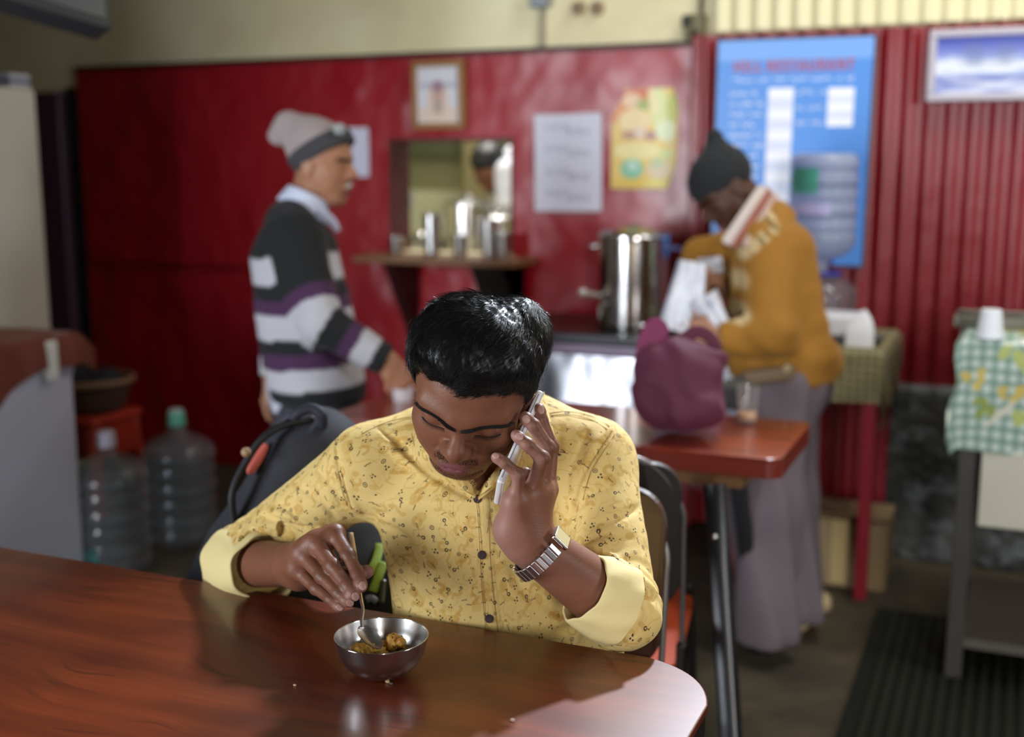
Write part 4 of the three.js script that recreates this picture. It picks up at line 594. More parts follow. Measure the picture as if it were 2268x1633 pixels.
{
  const by = TY + 0.0225, gr = tag(obj('curry_gravy', (() => { const G = new THREE.CircleGeometry(0.0505, 60); G.rotateX(-Math.PI / 2); const H = lathe([[0, 0.0185], [0.02, 0.0185], [0.035, 0.0192], [0.0485, 0.0205], [0.0495, 0.0198], [0.045, 0.016], [0.036, 0.01], [0, 0.006]], 60); return H; })(), mat(0xa88a44, 0.25, { clearcoat: 0.6, clearcoatRoughness: 0.15, bumpMap: rep(bRough, 3), bumpScale: 0.002 })), 'thin brown-yellow curry gravy in the steel bowl', 'gravy'); gr.position.set(bowlC.x, TY + 0.0035, bowlC.z); gr.userData.kind = 'stuff';
  const lump = (name, label, px, py, dy, size, seed, cols, cat, burnt) => {
    const c = onY(px, py, by + dy), r = rng(seed), it = [[ball(V(0, 0, 0), size * 0.62), 0]];
    for (let i = 0; i < 16; i++) { const a = r() * 6.28, e = (r() - 0.3) * 1.4, d = size * (0.5 + 0.3 * r()); it.push([ball(V(Math.cos(a) * Math.cos(e) * d * 1.15, Math.sin(e) * d * 0.75, Math.sin(a) * Math.cos(e) * d), size * (0.2 + 0.2 * r())), size * 0.1]); }
    const base = blend(it), f = (x, y, z) => base(x, y, z) + 0.0011 * 1.7 * fbm(x * 210 + seed, y * 210, z * 210, 3);
    const s = size * 1.7, G = meshSDF(f, V(-s, -s, -s), V(s, s, s), size / 13);
    colorize(G, (x, y, z) => { const n = clamp(0.5 + 0.9 * fbm(x * 120 + seed, y * 120, z * 120, 3), 0, 1); let q = [0, 1, 2].map((k) => lin(cols[0][k], cols[1][k], n)); if (burnt && fbm(x * 170 + 9, y * 170, z * 170 + seed, 2) > 0.17) q = srgb('#3a2410'); return q; });
    const o = tag(obj(name, G, mat(0xffffff, 0.5, { vertexColors: true, clearcoat: 0.2, clearcoatRoughness: 0.3 })), label, cat); o.position.copy(c); return o;
  };
  const Y1 = [srgb('#ffd872'), srgb('#f2b845')], Y2 = [srgb('#eebb50'), srgb('#c08030')];
  lump('vegetable_piece', 'golden cauliflower piece at the left rim inside the bowl', 800, 1441, 0.010, 0.0128, 3, Y1, 'food');
  lump('vegetable_piece', 'bright yellow cauliflower piece beside the left one, under the spoon', 823, 1441, 0.010, 0.0118, 8, Y1, 'food');
  lump('vegetable_piece', 'small yellow piece right of the spoon tip, nearest the front rim', 846, 1443, 0.008, 0.0105, 13, Y1, 'food');
  lump('vegetable_piece', 'large browned vegetable chunk at the right, with dark charred spots', 879, 1424, 0.014, 0.0172, 21, Y2, 'food', true);
  lump('vegetable_piece', 'brown piece behind the spoon tip, against the charred chunk', 858, 1430, 0.010, 0.0118, 34, Y2, 'food', true);
  const hb = onY(803, 1414, by + 0.018), he = tag(obj('herb_stalk', sweep([onY(802, 1432, by + 0.004), onY(799, 1420, by + 0.012), onY(802, 1411, by + 0.02)], (t) => 0.0016 * (1 - t * 0.6), 0.0007, V(0, 0.3, 1), 12, 8), mat(0x9aa52c, 0.5)), 'thin green herb stalk standing up beside the spoon', 'herb');
  // crumbs
  const crumb = (label, px, py, s, col, seed) => { const p = onY(px, py, TY), o = tag(obj('crumb', (() => { const b = blend([[ellip(V(0, s * 0.5, 0), [s, s * 0.6, s * 0.8]), 0], [ball(V(s * 0.6, s * 0.5, s * 0.2), s * 0.5), s * 0.3]]); return meshSDF((x, y, z) => b(x, y, z) + s * 0.15 * noise3(x / s * 2 + seed, y / s * 2, z / s * 2), V(-s * 2, -s, -s * 2), V(s * 2, s * 2, s * 2), s / 5); })(), mat(col, 0.6)), label, 'crumb'); o.position.copy(p); o.position.y += s * 0.12; };
  crumb('tiny pale crumb on the table, left of the bowl', 653, 1520, 0.0023, 0xd8b590, 1); crumb('pale food crumb on the table against the foot of the bowl', 858, 1513, 0.0032, 0xc9a880, 2); crumb('dark food crumb beside the pale one at the foot of the bowl', 866, 1517, 0.0026, 0x4c4038, 3); crumb('flat whitish crumb on the bare table right of the bowl', 1135, 1598, 0.0030, 0xb79a90, 4);
}
// ---------- maroon bag, glass and small things on the second table ----------
{
  const b = onY(1505, 945, TY), g = thing('cloth_bag', 'maroon cloth carry bag with two handles on the second table', 'bag', [b.x, TY, b.z]);
  const ax = CR.clone(), L = (px, py, dz = 0) => { const q = P(px, py, 2.95 + dz); return q.sub(V(b.x, TY, b.z)); };
  const it = [[ellip(L(1508, 855), [0.108, 0.115, 0.085], CR, V(0, 1, 0), CR.clone().cross(V(0, 1, 0))), 0], [ellip(L(1520, 905, -0.03), [0.1, 0.06, 0.085], CR, V(0, 1, 0), CR.clone().cross(V(0, 1, 0))), 0.03], [cone(L(1440, 890), L(1435, 790), 0.04, 0.028), 0.05], [cone(L(1500, 790), L(1585, 800), 0.035, 0.03), 0.04]];
  const base = blend(it), flr = -0.001, f = (x, y, z) => smax(base(x, y, z) + 0.006 * fbm(x * 14, y * 9, z * 14, 3) + 0.004 * Math.sin(x * 60 + y * 38 + 4 * noise3(x * 12, y * 12, z * 12)), flr - y + 0.001, 0.012);
  obj('bag_body', meshSDF(f, V(-0.22, -0.01, -0.22), V(0.22, 0.3, 0.22), 0.007), mat(0x521830, 0.75, { sheen: 0.4, sheenColor: new THREE.Color(0.5, 0.2, 0.35), bumpMap: rep(bRough, 6), bumpScale: 0.002 }), g);
  obj('bag_handle', sweep([L(1424, 800), L(1434, 750), L(1450, 722), L(1462, 730), L(1452, 770), L(1440, 800)], 0.022, 0.006, CF, 26, 10), mat(0x74244c, 0.7), g);
  obj('bag_handle', sweep([L(1486, 800), L(1515, 752), L(1545, 735), L(1572, 748), L(1596, 800)], 0.016, 0.006, CF, 26, 10), mat(0x521830, 0.75), g);
  const q = onY(1655, 938, TY), d = thing('glass_tumbler', 'small glass of pale tea beside the maroon bag', 'glass', [q.x, TY, q.z]); obj('glass_wall', lathe([[0, 0.004], [0.02, 0.004], [0.022, 0], [0.026, 0.008], [0.033, 0.1], [0.0315, 0.1], [0.0235, 0.01], [0, 0.008]], 32), mat(0xffffff, 0.05, { transmission: 0.95, thickness: 0, ior: 1.45 }), d); obj('tea', lathe([[0, 0.009], [0.0228, 0.011], [0.0255, 0.03], [0, 0.03]], 28), mat(0xc9a078, 0.3), d);
  const z = onY(1625, 945, TY), k = thing('dark_case', 'small dark case on the second table behind the maroon bag', 'case', [onY(1630, 905, TY).x, TY, onY(1630, 905, TY).z]); obj('case_body', box(-0.035, 0, -0.03, 0.04, 0.075, 0.03, 0.008), mat(0x2a2426, 0.5), k); obj('case_lid', box(-0.036, 0.055, -0.031, 0.041, 0.078, 0.031, 0.008), mat(0x4a4c48, 0.5), k);
}
// ---------- backpack behind the man ----------
{
  const b = P(640, 1200, 2.2), g = thing('backpack', 'dark navy backpack with black piping leaning behind the seated man', 'backpack');
  const Q = (px, py, t = 2.2) => P(px, py, t);
  const base = blend([[cone(Q(570, 1290, 2.2), Q(700, 1020, 2.24), 0.105, 0.075), 0], [cone(Q(700, 1290, 2.25), Q(760, 1050, 2.3), 0.12, 0.09), 0.06], [cone(Q(500, 1330, 2.18), Q(560, 1230, 2.2), 0.075, 0.075), 0.06], [ball(Q(700, 975, 2.24), 0.06), 0.05], [cone(Q(655, 1015, 2.22), Q(575, 1210, 2.2), 0.062, 0.07), 0.05]]);
  const f = (x, y, z) => base(x, y, z) + 0.006 * fbm(x * 10, y * 10, z * 10, 3);
  const c = Q(650, 1180, 2.22); obj('bag_body', meshSDF(f, V(c.x - 0.4, c.y - 0.38, c.z - 0.35), V(c.x + 0.4, c.y + 0.35, c.z + 0.35), 0.009), mat(0x26272f, 0.8, { sheen: 0.3, sheenColor: new THREE.Color(0.3, 0.3, 0.4), bumpMap: rep(bRough, 10), bumpScale: 0.001 }), g);
  const on = (px, py) => { const h = hit(f, px, py, 1.7, 2.6); return h ? h.addScaledVector(CF, -0.006) : Q(px, py, 2.13); };
  obj('piping', capTube([on(690, 928), Q(638, 938, 2.16), Q(585, 968, 2.14), Q(540, 1032, 2.13), Q(514, 1095, 2.12), on(520, 1160)], 0.0075, 40, 8), mat(0x0f0f14, 0.6), g);
  obj('carry_loop', capTube([on(645, 938), Q(660, 915, 2.16), Q(690, 905, 2.16), Q(712, 918, 2.16), on(716, 940)], 0.01, 30, 8), mat(0x1d1d2c, 0.7), g);
  obj('pink_lining', sweep([Q(590, 985, 2.165), Q(568, 1015, 2.16), Q(552, 1050, 2.15)], (t) => 0.011 * (0.5 + Math.sin(t * 3.14) * 0.6), 0.006, CF, 16, 10), mat(0xc25a50, 0.7), g);
  obj('zip_tag', mv(new THREE.SphereGeometry(0.009, 12, 10), ...Q(545, 1002, 2.11)), mat(0xa08060, 0.6), g);
  const base2 = blend([[cone(Q(720, 1350, 2.12), Q(880, 1330, 2.12), 0.13, 0.11), 0], [cone(Q(830, 1230, 2.16), Q(860, 1330, 2.12), 0.1, 0.11), 0.06]]); const c2 = Q(800, 1320, 2.12);
  obj('front_pocket', meshSDF(base2, V(c2.x - 0.34, c2.y - 0.26, c2.z - 0.32), V(c2.x + 0.34, c2.y + 0.26, c2.z + 0.32), 0.012), mat(0x141416, 0.8), g);
  const on2 = (px, py) => { const h = hit(base2, px, py, 1.7, 2.6); return h ? h.addScaledVector(CF, -0.004) : Q(px, py, 2.0); };
  obj('webbing_strap', sweep([on2(842, 1205), on2(832, 1245), on2(820, 1268)], 0.008, 0.003, CF, 10, 8), mat(0x7d9427, 0.7), g); obj('webbing_strap', sweep([on2(850, 1245), on2(838, 1278), on2(826, 1310)], 0.008, 0.003, CF, 10, 8), mat(0x7d9427, 0.7), g);
  obj('zip_pull', capTube([on2(850, 1290), on2(846, 1330)], 0.006), mat(0x55534e, 0.35, { metalness: 0.8 }), g); obj('buckle', sweep([on2(812, 1328), on2(822, 1324), on2(836, 1332)], 0.006, 0.004, CF, 10, 8), mat(0x8d90a0, 0.35, { metalness: 0.6 }), g);
  rebase(g, V(c.x, 0.45, c.z));
}
// ---------- people: shared head ----------
// head in its own axes: x to the person's left, y up, z out of the face; origin between the ears at eye level
function headField(o = {}) {
  const lid = o.open ? 0 : 1, M = (f) => { const it = f(1), jt = f(-1); return [it, jt]; };
  const items = [
    [ellip(V(0, 0.034, -0.010), [0.0765, 0.078, 0.089]), 0],
    [ellip(V(0, 0.0, 0.018), [0.0675, 0.082, 0.07]), 0.03],
    [ellip(V(0, -0.058, 0.022), [0.056, 0.05, 0.056]), 0.03],
    [ellip(V(0, -0.104, 0.06), [0.027, 0.017, 0.02]), 0.03],
    ...[1, -1].map((s) => [cone(V(s * 0.058, -0.045, -0.012), V(s * 0.022, -0.098, 0.05), 0.016, 0.014), 0.03]),
    ...[1, -1].map((s) => [ellip(V(s * 0.047, -0.026, 0.05), [0.022, 0.018, 0.02]), 0.025]),
    ...[1, -1].map((s) => [ellip(V(s * 0.034, -0.05, 0.056), [0.024, 0.026, 0.022]), 0.022]),
    ...[1, -1].map((s) => [cone(V(s * 0.010, 0.019, 0.080), V(s * 0.052, 0.022, 0.062), 0.012, 0.0095), 0.016]),
    ...[1, -1].map((s) => [ball(V(s * 0.035, 0.002, 0.0985), 0.0185), -0.012]),
    ...[1, -1].map((s) => [ellip(V(s * 0.036, 0.002, 0.0665), [0.0175, 0.0125, 0.0145]), 0.004]),
    ...[1, -1].map((s) => [cone(V(s * 0.022, 0.0105, 0.0805), V(s * 0.05, 0.0102, 0.072), 0.0012), -0.003]),
    [cone(V(0, 0.012, 0.083), V(0, -0.018, 0.1025), 0.0080, 0.0105), 0.010],
    [ball(V(0, -0.0235, 0.1045), 0.0135), 0.009],
    ...[1, -1].map((s) => [ellip(V(s * 0.0140, -0.030, 0.0935), [0.0082, 0.0085, 0.0115]), 0.008]),
    ...[1, -1].map((s) => [ellip(V(s * 0.0072, -0.0372, 0.0995), [0.0042, 0.004, 0.0065]), -0.004]),
    ...[1, -1].map((s) => [cone(V(s * 0.0265, -0.038, 0.086), V(s * 0.036, -0.064, 0.078), 0.0012), -0.006]),
    [ellip(V(0, -0.066, 0.068), [0.033, 0.028, 0.0255]), 0.02],
    [ellip(V(-0.002, -0.0655, 0.0875), [0.0225, 0.0064, 0.0095]), 0.005],
    [ellip(V(-0.002, -0.0765, 0.0868), [0.0205, 0.0080, 0.0098]), 0.003],
    [cone(V(-0.026, -0.0712, 0.0835), V(-0.002, -0.0702, 0.0970), 0.0012), -0.003], [cone(V(-0.002, -0.0702, 0.0970), V(0.022, -0.0712, 0.0850), 0.0012), -0.003],
    [ellip(V(0, -0.0885, 0.0905), [0.02, 0.0042, 0.007]), -0.012],
    ...[1, -1].map((s) => [ellip(V(s * 0.0775, -0.012, -0.012), [0.0075, 0.031, 0.019]), 0.008]),
    ...[1, -1].map((s) => [ellip(V(s * 0.0865, -0.008, -0.006), [0.0045, 0.02, 0.011]), -0.006]),
  ];
  if (o.neck) items.push([o.neck, 0.03]);
  return blend(items);
}
function frame(X, Y, Z, O, s = 1) { const m = new THREE.Matrix4().makeBasis(X.clone().multiplyScalar(s), Y.clone().multiplyScalar(s), Z.clone().multiplyScalar(s)).setPosition(O); return { m, inv: m.clone().invert(), X, Y, Z, O, s }; }
const toLocal = (F, p) => p.clone().applyMatrix4(F.inv), toWorld = (F, p) => p.clone().applyMatrix4(F.m);
const camVec = (a, b, c) => CR.clone().multiplyScalar(a).addScaledVector(CU, b).addScaledVector(CF, -c);
const skinShade = (base, x, y, z) => { const n = fbm(x * 60, y * 60, z * 60, 3), m = fbm(x * 420, y * 420, z * 420, 2); return base.map((v, i) => v * (1 + 0.10 * n + 0.07 * m)); };
function mergeSkin(list) { const l = list.map((g) => { const h = new THREE.BufferGeometry(); for (const k of ['position', 'normal', 'color']) h.setAttribute(k, g.attributes[k]); const p = g.attributes.position, uv = new Float32Array(p.count * 2); for (let i = 0; i < p.count; i++) { uv[i * 2] = p.getX(i) + 0.6 * p.getZ(i); uv[i * 2 + 1] = p.getY(i) - 0.3 * p.getZ(i); } h.setAttribute('uv', new THREE.BufferAttribute(uv, 2)); h.setIndex(g.index); return h; }); return mergeGeometries(l); }
const bSkin = grayTex(256, 256, (u, v) => 0.5 + 0.5 * tfbm(u, v, 40, 2, 8));

// ---------- the seated man ----------
const man = thing('person', 'seated man in yellow printed shirt, white phone at his ear, spoon in hand', 'person');
const HF = frame(camVec(0.976, -0.2116, 0.0458), camVec(0.1126, 0.6773, 0.7270), camVec(-0.1850, -0.7055, 0.6844), CAM.clone().add(camVec(-0.0546, -0.0232, -1.6375)), 1.02);
const J = {
  neck: P(1080, 985, 1.80), shR: P(820, 1035, 1.84), shL: P(1312, 1022, 1.81), elR: P(525, 1246, 1.965), wrR: P(652, 1252, 1.755), elL: P(1380, 1355, 1.66), wrL: P(1166, 1196, 1.605),
};
const SK = srgb('#7c4f3a'), SKD = srgb('#523327'), PALM = srgb('#a1766a');
// torso axes
const tX = J.shL.clone().sub(J.shR).normalize(), tUp0 = P(1078, 1010, 1.82).sub(P(1128, 1400, 1.86)).normalize(), tZ = tX.clone().cross(tUp0).normalize(), tUp = tZ.clone().cross(tX).normalize();
const secs = [[1080, 985, 1.835, 0.072, 0.062], [1078, 1035, 1.825, 0.140, 0.086], [1078, 1110, 1.82, 0.172, 0.108], [1105, 1260, 1.84, 0.172, 0.112], [1128, 1400, 1.865, 0.182, 0.118], [1135, 1560, 1.94, 0.18, 0.13]].map(([x, y, t, w, d]) => ({ c: P(x, y, t), w, d }));
const torsoF = trunk(secs, tX, tZ);
const shirtBase = blend([[torsoF, 0], [cone(P(965, 962, 1.86), J.shR, 0.054, 0.058), 0.06], [cone(P(1185, 945, 1.84), J.shL, 0.052, 0.060), 0.06], [cone(J.shR, J.elR, 0.064, 0.052), 0.035], [cone(J.shL, J.elL, 0.064, 0.05), 0.03], [cone(J.elR, lerpV(J.elR, J.wrR, 0.42), 0.051, 0.052), 0.03], [cone(J.elL, lerpV(J.elL, J.wrL, 0.3), 0.05, 0.049), 0.025]]);
const onShirt = (px, py) => hit(shirtBase, px, py, 1.4, 2.3) || P(px, py, 1.8);
// folds traced on the cloth: depth (negative raises a ridge), half width
const foldDefs = [
  [[[580, 1145], [614, 1153], [642, 1164], [690, 1183]], 0.007, 0.006], [[[617, 1117], [645, 1133], [662, 1152], [700, 1165]], 0.005, 0.005], [[[662, 1080], [690, 1096], [720, 1120], [745, 1150]], 0.004, 0.007], [[[590, 1128], [625, 1140], [655, 1146]], -0.004, 0.006], [[[700, 1040], [735, 1075], [760, 1120]], 0.005, 0.009],
  [[[746, 976], [753, 1049], [770, 1114], [796, 1172]], 0.006, 0.004], [[[765, 1040], [785, 1120], [812, 1180]], -0.003, 0.008],
  [[[836, 945], [870, 972], [905, 1008], [950, 1046], [1000, 1078], [1045, 1102]], 0.007, 0.006], [[[850, 975], [890, 1012], [935, 1052]], -0.004, 0.009], [[[845, 1165], [875, 1175], [910, 1200]], 0.004, 0.008], [[[830, 1215], [860, 1235], [905, 1250]], 0.005, 0.012],
  [[[1353, 958], [1320, 1005], [1297, 1046], [1281, 1105], [1271, 1156], [1268, 1205]], 0.006, 0.005], [[[1325, 965], [1300, 1020], [1282, 1075]], -0.004, 0.006], [[[1300, 955], [1278, 1020], [1262, 1085]], 0.003, 0.006], [[[1240, 950], [1228, 1030], [1215, 1090]], 0.003, 0.008],
  [[[1345, 1080], [1310, 1094], [1276, 1132]], 0.004, 0.006], [[[1420, 1120], [1375, 1145], [1320, 1162]], 0.003, 0.008], [[[1400, 1190], [1350, 1185], [1290, 1200]], 0.003, 0.008],
  [[[1285, 1232], [1331, 1246], [1368, 1272], [1412, 1303], [1446, 1326]], 0.010, 0.006], [[[1290, 1215], [1340, 1228], [1380, 1254], [1425, 1286], [1450, 1305]], -0.005, 0.009], [[[1403, 1292], [1420, 1330], [1419, 1368], [1400, 1410]], 0.005, 0.005], [[[1432, 1330], [1440, 1360], [1425, 1400]], 0.004, 0.005],
  [[[1180, 1320], [1215, 1345], [1262, 1372]], 0.006, 0.007], [[[1130, 1260], [1160, 1310], [1190, 1340]], 0.004, 0.009], [[[1230, 1400], [1262, 1392], [1300, 1400]], 0.006, 0.007], [[[1262, 1440], [1285, 1415], [1310, 1400]], 0.005, 0.006], [[[940, 1330], [1000, 1310], [1045, 1300]], 0.003, 0.010], [[[880, 1290], [930, 1270], [985, 1265]], 0.003, 0.010],
];
const folds = foldDefs.map(([pts, A0, w0]) => [pts, A0 * 1.6, w0 * 0.75]).map(([pts, A, w]) => { const q = curve(pts.map(([x, y]) => onShirt(x, y))).getPoints(10), b = new THREE.Box3().setFromPoints(q).expandByScalar(w * 3); return { q, A, w, b }; });
function foldShift(x, y, z) {
  let s = 0;
  for (const { q, A, w, b } of folds) {
    if (x < b.min.x || y < b.min.y || z < b.min.z || x > b.max.x || y > b.max.y || z > b.max.z) continue;
    let m = 1e9, e = 0; for (let i = 0; i + 1 < q.length; i++) { const a = q[i], c = q[i + 1], bx = c.x - a.x, by = c.y - a.y, bz = c.z - a.z; let h = ((x - a.x) * bx + (y - a.y) * by + (z - a.z) * bz) / (bx * bx + by * by + bz * bz); h = clamp(h, 0, 1); const d = (x - a.x - bx * h) ** 2 + (y - a.y - by * h) ** 2 + (z - a.z - bz * h) ** 2; if (d < m) { m = d; e = (i + h) / (q.length - 1); } }
    s += A * Math.exp(-m / (w * w)) * Math.sin(Math.PI * clamp(e * 0.94 + 0.03, 0, 1)) ** 0.6;
  }
  return s;
}
const distSeg = (a, b) => { const f = cone(a, b, 0); return (x, y, z) => f(x, y, z); };
const dArmR = distSeg(J.shR, J.elR), dArmL = distSeg(J.shL, J.elL), dFoR = distSeg(J.elR, J.wrR), dFoL = distSeg(J.elL, J.wrL);
const neckHole = cone(P(1080, 1010, 1.79), P(1062, 905, 1.70), 0.058, 0.075), vHole = cone(P(1062, 1078, 1.735), P(1068, 1020, 1.66), 0.006, 0.05);
const armDir = { R: J.elR.clone().sub(J.shR).normalize(), L: J.elL.clone().sub(J.shL).normalize() };
const shirtF = (x, y, z) => {
  let d = shirtBase(x, y, z); if (d > 0.05 || d < -0.05) return d;
  d += foldShift(x, y, z) + 0.0016 * fbm(x * 22, y * 22, z * 22, 3) + 0.0022 * Math.max(0, fbm(x * 34 + 3 * noise3(x * 9, y * 9, z * 9), y * 14, z * 26, 2));
  const near = (q) => Math.exp(-((x - q.x) ** 2 + (y - q.y) ** 2 + (z - q.z) ** 2) / 0.0085);
  const al = (x - J.shR.x) * armDir.R.x + (y - J.shR.y) * armDir.R.y + (z - J.shR.z) * armDir.R.z, aL = (x - J.shL.x) * armDir.L.x + (y - J.shL.y) * armDir.L.y + (z - J.shL.z) * armDir.L.z;
  d += 0.0022 * near(J.elR) * Math.sin(al * 190 + 5 * noise3(x * 18, y * 18, z * 18)) + 0.0018 * near(J.elL) * Math.sin(aL * 170 + 5 * noise3(x * 18, y * 18, z * 18));
  d = smax(d, -neckHole(x, y, z), 0.006); d = smax(d, -vHole(x, y, z), 0.004);
  // open sleeve ends
  return d;
};
// body skin, coarse under the clothes
const hipL = secs[5].c.clone().addScaledVector(tX, 0.085), hipR = secs[5].c.clone().addScaledVector(tX, -0.085); hipL.y = hipR.y = 0.55;
const kneeL = hipL.clone().add(V(0.05, -0.03, 0.42)), kneeR = hipR.clone().add(V(-0.08, -0.03, 0.42)), anL = V(kneeL.x, 0.09, kneeL.z - 0.02), anR = V(kneeR.x, 0.09, kneeR.z - 0.06);
const inner = blend([[trunk(secs.map((s) => ({ c: s.c, w: s.w - 0.016, d: s.d - 0.016 })), tX, tZ), 0], [cone(J.shR, J.elR, 0.040, 0.033), 0.03], [cone(J.shL, J.elL, 0.040, 0.033), 0.03], [cone(hipL, kneeL, 0.072, 0.052), 0.04], [cone(hipR, kneeR, 0.072, 0.052), 0.04], [cone(kneeL, anL, 0.048, 0.035), 0.03], [cone(kneeR, anR, 0.048, 0.035), 0.03], [cone(anL, anL.clone().add(V(0.02, -0.05, 0.16)), 0.035, 0.028), 0.03], [cone(anR, anR.clone().add(V(-0.02, -0.05, 0.16)), 0.035, 0.028), 0.03]]);
function handField(wr, el, H, palmExtra, k = 0.012) {
  const palm = blend([[cone(lerpV(el, wr, 0.03), wr, H.foreR ?? 0.041, H.wristR ?? 0.028), 0], ...H.fingers.map((f, i) => [cone(wr, f[0], i < 4 ? 0.0165 : 0.016, f.r * 1.32), 0.02]), ...palmExtra]);
  const fs = H.fingers.map((f) => blend([[cone(f[0], f[1], f.r * 1.18, f.r * 1.02), 0], [ball(f[1], f.r * 1.07), 0.004], [cone(f[1], f[2], f.r * 1.0, f.r * 0.9), 0.004], [cone(f[2], f[3], f.r * 0.92, f.r * 0.78), 0.004], [ball(lerpV(f[2], f[3], 0.75), f.r * 0.86), 0.004]]));
  return (x, y, z) => { const p = palm(x, y, z); let d = p; if (p > 0.16) return p - 0.1; for (const f of fs) { d = smin(d, smin(p, f(x, y, z), k), 0.0045); } return d; };
}
const fing = (r, ...p) => Object.assign(p.map((q) => P(...q)), { r });
const HR = { foreR: 0.040, wristR: 0.0285, fingers: [
  fing(0.0101, [741, 1184, 1.69], [771, 1231, 1.655], [792, 1274, 1.63], [801, 1300, 1.613]), fing(0.0102, [697, 1200, 1.685], [737, 1254, 1.645], [770, 1298, 1.62], [783, 1319, 1.609]),
  fing(0.0097, [668, 1226, 1.69], [713, 1277, 1.65], [750, 1314, 1.622], [771, 1334, 1.61]), fing(0.0088, [658, 1262, 1.70], [700, 1303, 1.668], [731, 1327, 1.642], [753, 1346, 1.624]),
  fing(0.0108, [722, 1262, 1.712], [762, 1275, 1.685], [795, 1272, 1.658], [815, 1266, 1.64])] };
const HL = { foreR: 0.0455, wristR: 0.0315, fingers: [
  fing(0.0098, [1212, 1085, 1.632], [1221, 990, 1.634], [1199, 930, 1.632], [1194, 905, 1.634]), fing(0.0100, [1197, 1087, 1.61], [1213, 992, 1.594], [1182, 943, 1.588], [1162, 924, 1.588]),
  fing(0.0095, [1176, 1096, 1.588], [1201, 1016, 1.567], [1169, 985, 1.561], [1143, 964, 1.564]), fing(0.0081, [1143, 1112, 1.57], [1149, 1052, 1.553], [1117, 1025, 1.547], [1098, 1013, 1.548]),
  fing(0.0104, [1172, 1150, 1.615], [1184, 1110, 1.62], [1172, 1072, 1.612], [1164, 1048, 1.606])] };
const rightF = handField(J.wrR, J.elR, HR, [[ball(P(662, 1282, 1.735), 0.015), 0.014], [cone(J.wrR, P(722, 1262, 1.712), 0.02, 0.016), 0.02]]);
const leftF = handField(J.wrL, J.elL, HL, [[cone(P(1136, 1165, 1.592), P(1142, 1112, 1.575), 0.018, 0.014), 0.02], [ball(P(1130, 1172, 1.598), 0.0175), 0.02], [cone(P(1160, 1170, 1.60), P(1180, 1100, 1.605), 0.02, 0.018), 0.02]]);
const neckLocal = cone(V(0, -0.045, -0.035), toLocal(HF, P(1082, 1010, 1.80)), 0.056, 0.06);
const headF = headField({ neck: neckLocal });
const headG = meshSDF((x, y, z) => headF(x, y, z), V(-0.1, -0.24, -0.16), V(0.1, 0.13, 0.125), 0.0017, 1.4);
const LIP = srgb('#7b4a4d');
function browY(a) { return 0.0128 + 0.0055 * Math.sin(Math.min(1, a / 0.044) * 1.57) - 0.35 * Math.max(0, a - 0.044); }
colorize(headG, (x, y, z) => {
  let c = skinShade(SK, x, y, z);
  const lip = sstep(1.2, 0.9, Math.hypot((x + 0.002) / 0.0232, (y + 0.0718) / (0.0122 * (1 - 0.4 * (x / 0.026) ** 2))) ) * sstep(0.075, 0.083, z); c = mix3(c, skinShade(LIP, x * 2, y * 2, z * 2), lip);
  const st = sstep(0.3, 0.75, 0.5 + 0.9 * fbm(x * 700, y * 700, z * 700, 2)), mo = sstep(0.034, 0.022, Math.abs(x)) * sstep(-0.066, -0.060, y) * sstep(-0.044, -0.05, y) * sstep(0.065, 0.08, z), ch = sstep(-0.088, -0.1, y) * sstep(0.035, 0.055, z) * sstep(0.04, 0.02, Math.abs(x)) + 0.5 * sstep(-0.045, -0.08, y) * sstep(0.045, 0.03, z) * sstep(-0.05, 0.0, z);
  c = mix3(c, srgb('#241812'), clamp((mo * 0.55 + ch * 0.35) * (0.3 + 0.7 * st), 0, 0.9) * (1 - lip));
  const br = sstep(0.0052, 0.0024, Math.abs(y - browY(Math.abs(x)))) * (0.35 + 0.65 * sstep(0.001, 0.012, Math.abs(x))) * sstep(0.062, 0.055, Math.abs(x)) * sstep(0.03, 0.05, z);
  return mix3(c, srgb('#1b120e'), br * 0.8);
});
headG.applyMatrix4(HF.m); headG.computeVertexNormals();
const bbOf = (pts, e) => { const b = new THREE.Box3().setFromPoints(pts); return [b.min.addScalar(-e), b.max.addScalar(e)]; };
const handColor = (H, wr, palmN) => (x, y, z, nx, ny, nz) => { let c = skinShade(SK, x, y, z); let k = 0; for (const f of H.fingers) for (const j of [f[1], f[2]]) k = Math.max(k, Math.exp(-((x - j.x) ** 2 + (y - j.y) ** 2 + (z - j.z) ** 2) / 0.00022) * 0.55); let tip = 0; for (const f of H.fingers) { const j = f[3]; tip = Math.max(tip, Math.exp(-((x - j.x) ** 2 + (y - j.y) ** 2 + (z - j.z) ** 2) / 0.00018)); } const pl = clamp(nx * palmN.x + ny * palmN.y + nz * palmN.z, 0, 1), far = sstep(0.16, 0.06, Math.hypot(x - H.fingers[1][0].x, y - H.fingers[1][0].y, z - H.fingers[1][0].z)); c = mix3(c, SKD, k * (1 - pl)); return mix3(c, PALM, clamp(pl * far * 1.1 + tip * 0.45, 0, 0.85)); };
const rPts = [J.wrR, lerpV(J.elR, J.wrR, 0.05), ...HR.fingers.flat()], lPts = [J.wrL, lerpV(J.elL, J.wrL, 0.05), ...HL.fingers.flat()];
const rG = colorize(meshSDF(rightF, ...bbOf(rPts, 0.05), 0.0017, 1.4), handColor(HR, J.wrR, camVec(0.3, -0.75, -0.6).normalize()));
const lG = colorize(meshSDF(leftF, ...bbOf(lPts, 0.05), 0.0017, 1.4), handColor(HL, J.wrL, camVec(-0.85, -0.25, 0.2).normalize()));
const innerB = bbOf([J.shR, J.shL, J.elR, J.elL, J.neck, anL, anR, hipR, kneeL, kneeR], 0.14); const inG = colorize(meshSDF(inner, ...innerB, 0.016), (x, y, z) => skinShade(SK, x, y, z));
